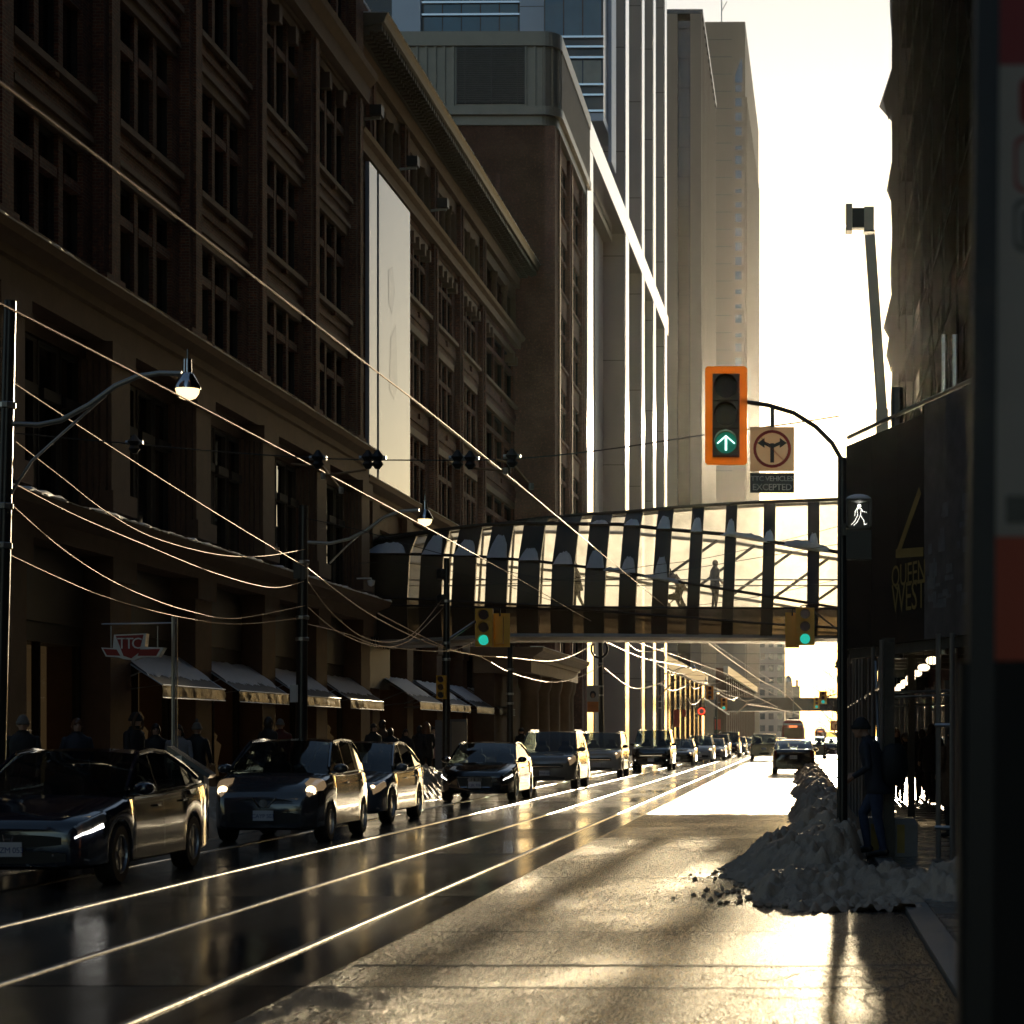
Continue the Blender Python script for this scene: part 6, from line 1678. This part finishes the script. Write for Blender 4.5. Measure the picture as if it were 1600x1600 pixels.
# streetcars
M['tram_red'] = mat('streetcar_red', (.30,.03,.025), .35, var=.1, coat=.4); M['tram_white'] = mat('streetcar_white', (.5,.48,.45), .35, var=.1)
M['dest'] = mat('lit_destination_sign', (.3,.08,.02), .4, emit=(1.0,.25,.08), es=1.3)
def streetcar(label, xc, yf):
    t = thing('streetcar', label, 'streetcar', (xc, yf, .02), 0, 'streetcars far down the street')
    def sec(y, k, zt=3.35):
        w = 1.25*k; return [(-w, y, .35), (w, y, .35), (w*1.0, y, 1.3), (w*.97, y, 2.5), (w*.86, y, 3.05), (w*.6, y, zt), (-w*.6, y, zt), (-w*.86, y, 3.05), (-w*.97, y, 2.5), (-w, y, 1.3)]
    q = MB(); q.rings([sec(0, .82, 3.2), sec(.15, .93, 3.3), sec(.6, 1), sec(14.5, 1), sec(15, .9)]); q.build('body', M['tram_red'], t, smooth=35)
    q = MB(); q.box(-1.27, 1.27, .65, 14.4, 1.5, 2.45); q.build('side_window', M['pane'], t)
    q = MB(); q.box(-1.0, 1.0, -.02, .1, 1.35, 2.45); q.build('windscreen', M['carglass'], t)
    q = MB(); q.box(-1.02, 1.02, -.03, .1, 2.75, 2.95); q.build('white_band', M['tram_white'], t)
    q = MB(); q.box(-.45, .45, -.035, -.022, 2.50, 2.72); q.build('destination_sign', M['dest'], t)
    q = MB(); q.box(-1.05, 1.05, -.03, .1, .75, 1.2); q.build('white_band', M['tram_white'], t)
    for s in (-1, 1): 
        q = MB(); q.lathe([(.001, -.02), (.09, -.01), (.09, .03)], (s*.75, -.04, 1.0), 10, 0, 'y'); q.build('headlight', M['head_lit'], t)
    q = MB(); q.tube([(0, 6, 3.35), (0, 11.5, 6.1)], .05, 6); q.box(-.5, .5, 4, 8, 3.34, 3.6); q.build('trolley_pole', M['black_metal'], t)
    return t
streetcar('red streetcar with an orange lit destination sign coming down the street', -.75, 231)
streetcar('tiny distant streetcar right of the nearer one', 4.6, 480)
# ------------------------------------------------------------------ people
M['skin'] = mat('skin', (.42,.25,.17), .5, var=.08); M['hair_d'] = mat('dark_hair', (.025,.016,.012), .5, var=.3, vs=30)
M['hair_o'] = mat('auburn_hair', (.13,.05,.02), .45, var=.4, vs=30); M['hair_g'] = mat('grey_hair', (.40,.38,.36), .6, var=.2, vs=30)
M['coat_k'] = mat('black_coat', (.014,.014,.016), .7, var=.4, vs=12); M['coat_n'] = mat('dark_blue_coat', (.02,.025,.04), .65, var=.3, vs=12)
M['coat_r'] = mat('dark_red_coat', (.11,.018,.014), .65, var=.3, vs=12); M['coat_w'] = mat('pale_sweater', (.26,.26,.28), .75, var=.15, vs=12)
M['coat_b'] = mat('brown_plaid_coat', (.10,.055,.03), .75, var=.5, vs=20); M['jeans'] = mat('blue_jeans', (.035,.05,.10), .75, var=.4, vs=15)
M['trous'] = mat('black_trousers', (.012,.012,.013), .75, var=.3, vs=12); M['shoe'] = mat('dark_shoes', (.015,.013,.012), .5); M['pink'] = mat('pink_coat', (.36,.22,.20), .7, var=.2, vs=10)
M['knit'] = mat('pale_knit_hat', (.16,.14,.12), .8, var=.3, vs=40, bump=.4, bs=60)
BODY_CACHE = {}
def body_mesh(key, pose, vox=.016):
    """one continuous figure 1.72 m tall, facing -Y, from tapered limbs fused by a voxel remesh"""
    if key in BODY_CACHE: return BODY_CACHE[key]
    segs = []; b = MB()
    def limb(pts, rad, mi, n=10):
        pts = [Vector(p) for p in pts]
        b.tube(pts, rad, n, 0)
        for p, r in zip(pts, rad): b.sphere(p, r*.995, 6)
        for p0, p1_ in zip(pts, pts[1:]): segs.append((p0, p1_, mi))
    lean = pose.get('lean', 0.0); hipz = pose.get('hip', .92)
    def tor(x, y, z):   # torso point rotated about the hip by the lean angle (forward = -Y)
        dz = z-.92; return Vector((x, y - math.sin(lean)*dz, hipz + math.cos(lean)*dz))
    # torso as elliptical rings
    rr = []
    for z, wx, wy, oy in ((.80,.155,.11,0),(.90,.165,.12,0),(1.02,.145,.105,0),(1.18,.165,.115,0),(1.32,.185,.115,0),(1.40,.175,.095,0),(1.45,.10,.075,0),(1.49,.06,.06,0)):
        c = tor(0, oy, z); rr.append([c + Vector((wx*math.cos(2*PI*k/16), wy*math.sin(2*PI*k/16), 0)) for k in range(16)])
    b.rings(rr); segs.append((tor(0,0,.86), tor(0,0,1.40), 0))
    hd_ = pose.get('nod', 0.0)
    nk, hc = tor(0, 0, 1.44), tor(0, -.02-hd_, 1.60)
    limb([nk, tor(0, -.01-hd_*.5, 1.52)], [.058, .055], 1)
    # head: skull, jaw, nose, ears
    b.rings([[hc + Vector((sx_*.076*math.cos(2*PI*k/14)*1.0, sx_*.098*math.sin(2*PI*k/14)+oy, z)) for k in range(14)] for z, sx_, oy in ((-.115,.35,-.035),(-.10,.58,-.025),(-.07,.78,-.012),(-.02,.94,0),(.03,1.0,.004),(.07,.93,.006),(.10,.68,.006),(.118,.30,.004))])
    segs.append((hc+Vector((0,0,-.06)), hc+Vector((0,0,.06)), 1))
    b.tube([hc+Vector((0,-.085,.02)), hc+Vector((0,-.112,-.025)), hc+Vector((0,-.095,-.04))], [.008,.016,.011], 6)
    for s in (-1, 1): b.sphere(hc+Vector((s*.078, .01, -.01)), .022, 5, sz=1.4)
    for s, nm in ((-1, 'L'), (1, 'R')):
        sh = tor(s*.185, 0, 1.37); el = tor(*pose.get('el'+nm, (s*.24, .03, 1.10))); wrp = tor(*pose.get('wr'+nm, (s*.23, -.05, .87)))
        limb([sh, sh.lerp(el, .5), el, el.lerp(wrp, .5), wrp], [.062, .054, .046, .042, .034], 0)
        d = (wrp-el).normalized(); side = d.cross(Vector((1, 0, 0))).normalized() if abs(d.x) < .9 else Vector((0, 1, 0))
        pm_ = wrp + d*.06; limb([wrp+d*.01, pm_, wrp+d*.095], [.028, .036, .034], 1, 8)
        for k in range(4):
            o_ = side*(.027-.018*k); L_ = (.062, .072, .068, .052)[k]
            base = wrp+d*.095+o_; mid = base + d*L_*.5 + Vector((-s*.006, 0, 0)); tip = base + d*L_*.92 + Vector((-s*.028, 0, 0))
            limb([base, mid, tip], [.0105, .0095, .0085], 1, 6)
        th = wrp+d*.035+side*.03; limb([th, th+d*.03+side*.022, th+d*.062+side*.026], [.013, .012, .010], 1, 6)
        hp = Vector((s*.095, 0, hipz-.04)); kn = Vector(pose.get('kn'+nm, (s*.10, -.02, .49))); an = Vector(pose.get('an'+nm, (s*.10, .03, .09)))
        limb([hp, hp.lerp(kn, .5), kn, kn.lerp(an, .35), an], [.098, .086, .064, .060, .044], 2)
        f = Vector((s*.012, -1, pose.get('toe'+nm, -.28))).normalized()
        limb([an+Vector((0, .03, -.035)), an+f*.10+Vector((0, 0, -.028)), an+f*.175+Vector((0, 0, -.02))], [.045, .042, .032], 3)
    me = bpy.data.meshes.new('body'); me.from_pydata(b.v, [], b.f)
    ob = bpy.data.objects.new('tmp', me); COL.objects.link(ob)
    rm = ob.modifiers.new('r', 'REMESH'); rm.mode = 'VOXEL'; rm.voxel_size = vox; rm.use_smooth_shade = True
    sm = ob.modifiers.new('s', 'SMOOTH'); sm.factor = .5; sm.iterations = 2
    dg = bpy.context.evaluated_depsgraph_get(); out = bpy.data.meshes.new_from_object(ob.evaluated_get(dg))
    bpy.data.objects.remove(ob)
    idx = []
    for p in out.polygons:
        c = p.center; best = 9; bm_ = 0
        for a, e, m_ in segs:
            ab = e-a; t_ = max(0, min(1, (c-a).dot(ab)/max(1e-9, ab.length_squared))); d = (c-a-ab*t_).length
            if m_ == 0 and (a-tor(0,0,.86)).length < 1e-4: d -= .07
            if d < best: best = d; bm_ = m_
        idx.append(bm_)
    BODY_CACHE[key] = (out, idx, hc, tor); return BODY_CACHE[key]
POSE = {
 'stand': dict(elL=(-.25,.03,1.12), wrL=(-.20,-.12,.98), elR=(.25,.03,1.12), wrR=(.20,-.12,.98)),
 'walk': dict(knL=(-.09,-.20,.50), anL=(-.09,-.26,.10), knR=(.09,.06,.47), anR=(.09,.34,.17), toeR=-.9, toeL=-.1, elL=(-.24,.14,1.12), wrL=(-.23,.10,.88), elR=(.24,-.08,1.12), wrR=(.22,-.24,.93), lean=.05),
 'walk2': dict(knL=(-.09,.05,.48), anL=(-.09,.28,.15), knR=(.09,-.17,.50), anR=(.09,-.20,.09), toeL=-.8, toeR=-.15, elL=(-.25,-.06,1.11), wrL=(-.18,-.22,.98), elR=(.25,.10,1.11), wrR=(.24,.07,.86), lean=.04),
 'carry': dict(elL=(-.24,.02,1.10), wrL=(-.14,-.22,1.05), elR=(.25,.06,1.10), wrR=(.25,.02,.85)),
 'bend': dict(lean=.75, hip=.86, nod=.04, knL=(-.10,-.14,.47), anL=(-.10,.05,.09), knR=(.10,-.08,.46), anR=(.10,.12,.09), elL=(-.22,-.22,1.20), wrL=(-.18,-.42,1.10), elR=(.22,-.22,1.20), wrR=(.18,-.42,1.10)),
 'step': dict(lean=.22, hip=.90, nod=.05, knL=(-.09,-.22,.52), anL=(-.09,-.16,.12), knR=(.09,.02,.47), anR=(.09,.10,.09), elL=(-.25,-.12,1.12), wrL=(-.20,-.30,1.02), elR=(.25,.0,1.12), wrR=(.22,-.22,1.0)),
 'push': dict(lean=.15, knL=(-.09,-.12,.50), anL=(-.09,-.12,.09), knR=(.09,.05,.47), anR=(.09,.22,.11), elL=(-.23,-.12,1.14), wrL=(-.18,-.36,1.08), elR=(.23,-.12,1.14), wrR=(.18,-.36,1.08)),
}
def person(label, pose, x, y, z, rot, coat='coat_k', legs='trous', hair='hair_d', style='short', h=1.72, coatlen=.72, group=None, shoes='shoe', vox=.016):
    me0, idx, hc, tor = body_mesh(pose, POSE[pose], vox)
    t = thing('person', label, 'person', (x, y, z), rot, group); t.scale = (h/1.72,)*3
    me = me0.copy(); me.name = 'body'; me.materials.clear()
    for m_ in (coat, 'skin', legs, shoes): me.materials.append(M[m_])
    me.polygons.foreach_set('material_index', idx); me.shade_smooth()
    link('body', me, t)
    # coat shell with folds, collar and hem
    q = MB(); rr = []; rs = random.Random(hash(label) & 255)
    for zz, wx, wy in ((coatlen-.02,.185,.15),(coatlen,.200,.165),(.85,.200,.160),(.95,.196,.152),(1.06,.178,.138),(1.2,.196,.146),(1.32,.214,.142),(1.39,.205,.12),(1.44,.13,.10),(1.475,.085,.085),(1.50,.088,.09)):
        c = tor(0, .0, zz); rr.append([c + Vector((wx*(1+.05*math.sin(5*k+zz*9))*math.cos(2*PI*k/20), wy*(1+.05*math.cos(3*k+zz*13))*math.sin(2*PI*k/20), .008*math.sin(k*2.1))) for k in range(20)])
    q.rings(rr, True, False); q.build('coat', M[coat], t, smooth=70)
    # hair or hat
    q = MB()
    if style in ('short', 'long', 'curly'):
        k_ = 1.12 if style != 'curly' else 1.5
        for i in range(1):
            rows = []
            for a in range(9):
                ph = a/8*PI*.62; row = []
                for j in range(16):
                    th = 2*PI*j/16; back_ = math.sin(th) > -.55
                    ph2 = ph*(1.25 if back_ else .62); bump = 1 + (.10*math.sin(7*th+3*a) if style == 'curly' else .015*math.sin(9*th))
                    row.append(hc + Vector((.080*k_*math.sin(ph2)*math.cos(th)*bump, .102*k_*math.sin(ph2)*math.sin(th)*bump + .006, .125*k_*.96*math.cos(ph2)*bump)))
                rows.append(row)
            q.rings(rows, True, True)
        if style in ('long', 'curly'):
            rows = []
            for zz, w_, d_ in ((.03,.09,.06),(-.05,.105,.065),(-.14,.115,.06),(-.24,.10,.045),(-.30,.06,.03)):
                rows.append([hc + Vector((w_*(1.15 if style == 'curly' else 1)*math.cos(2*PI*k/12), .075 + d_*math.sin(2*PI*k/12), zz)) for k in range(12)])
            q.rings(rows)
        q.build('hair', M[hair], t, smooth=70)
    else:
        rows = []
        for a in range(8):
            ph = .08 + a/7*(PI*.52); rows.append([hc + Vector((.090*math.sin(ph)*math.cos(2*PI*j/16), .112*math.sin(ph)*math.sin(2*PI*j/16)+.004, .135*math.cos(ph)+.008)) for j in range(16)])
        q.rings(rows)
        rows = [[hc + Vector((r*.094*math.cos(2*PI*j/16), r*.116*math.sin(2*PI*j/16)+.004, zz)) for j in range(16)] for r, zz in ((1,-.01),(1.06,-.005),(1.06,.035),(1,.04))]
        q.rings(rows)
        if style == 'pompom': q.sphere(hc+Vector((0, 0, .165)), .035, 6)
        q.build('hood' if style == 'hood' else 'hat', M[hair], t, smooth=60)
        if style == 'hood':
            q = MB(); q.tube([hc+Vector((.11*math.cos(a), -.05+.02*math.sin(a*2), -.02+.14*math.sin(a))) for a in [k*2*PI/14 for k in range(15)]], .028, 6); q.build('fur_trim', M['coat_b'], t, smooth=60)
    q = MB()
    for s in (-1, 1): q.sphere(hc+Vector((s*.030, -.088, .015)), .011, 5)
    q.build('eyes', M['sign_black'], t)
    return t
LG = 'people on the left pavement'; RG = 'people walking under the shed on the right'
def LP(px, X): return X*FPX/(px-VX)
def left(px, X, label, pose, rot, **k):
    Z = LP(px, X); return person(label, pose, X, Z, .13, rot, group=LG, **k)
left(36, -12, 'person in a dark coat and grey knit hat at the far left edge', 'walk', .3, hair='knit', style='hat', h=1.78)
left(120, -12, 'person with short hair alone before the dark shop wall, far left', 'stand', .5, hair='hair_o', coat='coat_n', h=1.76)
left(208, -12, 'tall person in a black coat with raised hood under the first awning', 'walk2', 1.2, hair='coat_k', style='hood', h=1.88)
left(243, -12.3, 'person with short dark hair just right of the hooded one', 'stand', .4, h=1.7)
left(279, -11.6, 'woman with long dark hair in a pale sweater by the slim sign pole', 'walk', .2, coat='coat_w', style='long', legs='jeans', h=1.68, coatlen=.82)
left(306, -11.4, 'person in black coat and pale hat seen from behind near the litter bin', 'walk2', PI-.2, hair='knit', style='pompom', h=1.72)
left(419, -12.2, 'broad person in a black coat seen from behind, above the grey hatchback', 'carry', PI-.5, h=1.90)
left(438, -12.2, 'person with pale hood and dark red coat beside the broad black coat', 'stand', PI+.4, coat='coat_r', hair='knit', style='hat', h=1.86)
left(583, -12.2, 'dark haired person at the entrance, leftmost of three', 'stand', .8, h=1.82)
left(597, -12.4, 'person in a brown plaid coat in the middle of the entrance group', 'carry', PI-.6, coat='coat_b', h=1.94)
left(610, -12.1, 'shorter person right of the plaid coat at the entrance', 'stand', PI, h=1.70)
left(633, -12.2, 'woman with long dark hair in a short black coat right of the entrance', 'walk', .5, style='long', legs='jeans', h=1.68)
left(655, -12.2, 'dark figure left of the woman with the big auburn hair', 'stand', PI-.4, h=1.80)
left(666, -12.0, 'woman with a big auburn curly head of hair in a black coat', 'stand', PI+.3, hair='hair_o', style='curly', h=1.86)
left(676, -12.2, 'person in a pale pink coat right of the auburn curls', 'stand', .6, coat='pink', h=1.78)
left(708, -12.0, 'person half hidden by the white sign board beside the signal pole', 'walk', .3, h=1.7, coat='coat_r')
left(815, -11.2, 'person with a fur-trimmed hood left of the champagne suv', 'stand', PI+.2, hair='coat_k', style='hood', h=1.78)
bg_ = thing('shopping_bag', 'white paper shopping bag carried by the entrance group', 'bag', (PX(563, 58), 58, .75))
q = MB(); q.rings([[(-.17,-.07,0),(.17,-.07,0),(.17,.07,0),(-.17,.07,0)], [(-.18,-.09,.4),(.18,-.09,.4),(.18,.09,.4),(-.18,.09,.4)]], True, False); q.build('bag', M['sign_white'], bg_)
q = MB(); q.tube([(-.08,0,.4),(-.05,0,.58),(.05,0,.58),(.08,0,.4)], .008, 5); q.build('handle', M['steel'], bg_)
sbd = thing('sign_board', 'tall pale freestanding board on the left pavement by the signal pole', 'sign', (PX(680, 64), 64, .13))
q = MB(); q.box(0, .95, 0, .12, 0, 1.95); q.box(.38, .95, -.02, .14, 0, 1.98); q.build('panel', mat('grey_board', (.14,.14,.15), .5, var=.4, vs=3), sbd)
q = MB(); q.box(.5, .92, -.03, -.022, .05, 1.9); q.build('pale_face', mat('pale_board', (.30,.26,.2), .5, var=.2), sbd)
# near person stepping through the snow bank
np_ = person('person in a big dark puffy jacket and blue jeans stepping over the snow bank', 'step', 1.00, 27.4, .06, -1.9, coat='coat_n', legs='jeans', hair='coat_k', style='hat', h=1.80, coatlen=.80, group='people by the snow bank', vox=.011)
q = MB(); q.rings([[(w_*math.cos(2*PI*k/14), .21+d_*math.sin(2*PI*k/14), z) for k in range(14)] for z, w_, d_ in ((.86,.10,.06),(.90,.19,.13),(1.05,.21,.17),(1.22,.20,.16),(1.34,.16,.12),(1.38,.07,.05))]); q.build('backpack', M['coat_k'], np_, smooth=60)
for px, Z, lab, pose, rot, kw in ((1400, 52, 'woman with auburn hair lit from behind, facing the camera under the shed', 'walk', .1, dict(hair='hair_o', style='long', h=1.74)),
    (1416, 50, 'person with pale fur hood in the shed crowd', 'walk2', PI, dict(hair='knit', style='hood', h=1.62)),
    (1431, 54, 'dark coated walker with striding legs, left of the tall one', 'walk', PI-.1, dict(h=1.68)),
    (1441, 50, 'walker in a black coat close to the left of the tall one', 'walk2', PI, dict(h=1.72)),
    (1456, 48.5, 'tallest dark walker under the shed with one heel raised', 'walk', PI+.15, dict(h=1.84)),
    (1447, 60, 'walker with pale hat glimpsed behind the tall one', 'walk', 0, dict(hair='knit', style='hat', h=1.76)),
    (1489, 33, 'person in a long coat partly hidden by the double scaffold posts on the right', 'stand', PI+.6, dict(h=1.70, coatlen=.5, coat='coat_b'))):
    person(lab, pose, PX(px, Z), Z, .04, rot, group=RG, **kw)
BG = 'people on the bridge'
person('standing person with arms at the sides on the bridge, right one', 'stand', PX(1117, 77.6), 77.6, 6.2, PI/2+.6, group=BG, coat='coat_k', style='short', h=1.80)
person('person bending over a stroller on the bridge, left one', 'bend', PX(1063, 77.6), 77.6, 6.2, -.9, group=BG, coat='coat_b', h=1.75)
person('person half seen behind the bridge ribs near its middle', 'push', PX(903, 77.8), 77.8, 6.2, -PI/2, group=BG, h=1.72)
stl = thing('stroller', 'small dark stroller beside the bending person on the bridge', 'stroller', (PX(1056, 77.2), 77.2, 6.2))
q = MB(); q.tube([(-.3, 0, .12), (.15, 0, .55), (.35, 0, .95)], .02, 6); q.tube([(.25, 0, .12), (-.1, 0, .6)], .02, 6); q.build('frame', M['black_metal'], stl)
q = MB(); q.rings([[(-.3, -.2, .35), (.15, -.2, .3), (.15, .2, .3), (-.3, .2, .35)], [(-.32, -.22, .5), (.2, -.22, .6), (.2, .22, .6), (-.32, .22, .5)]]); q.build('seat', M['coat_k'], stl)
for x in (-.3, .25):
    q = MB(); q.lathe([(.11, -.02), (.12, 0), (.11, .02)], (x, 0, .12), 12, 0, 'y'); q.build('wheel', M['tyre'], stl)

# ------------------------------------------------------------------ unseen street walls behind the viewer, added to cut sky light on the facades
for lab, x0, x1, y0, y1, h in (('unseen corner block added across the side street, left behind the viewer', -60, -20, -90, 6, 46), ('unseen corner block added right behind the viewer', 7.5, 45, -90, 5, 58)):
    t = thing('unseen_corner_building', lab, 'building', (x0, y0, 0))
    q = MB(); q.box(0, x1-x0, 0, y1-y0, -.2, h); q.build('wall', M['brick'], t)
    for f in range(8):
        q = MB(); xx = x1-x0 if x0 < 0 else 0
        q.box(xx-.12, xx+.12, 1, y1-y0-1, 5+f*5, 7.6+f*5); q.build('window_band', M['pane'], t)
HAZE_D, HAZE_G = 0.000012, 0.92
# ------------------------------------------------------------------ air
q = MB(); q.box(-70, 60, -40, 1560, -1.6, 190)
hz = q.build('haze', [])
hm = bpy.data.materials.new('haze'); hm.use_nodes = True; hn = hm.node_tree; hn.nodes.clear()
ho = hn.nodes.new('ShaderNodeOutputMaterial'); pv = hn.nodes.new('ShaderNodeVolumePrincipled')
pv.inputs['Color'].default_value = (.95,.93,.9,1); pv.inputs['Density'].default_value = HAZE_D; pv.inputs['Anisotropy'].default_value = HAZE_G
hn.links.new(pv.outputs[0], ho.inputs['Volume']); hz.data.materials.append(hm)
tag(hz, kind='stuff')
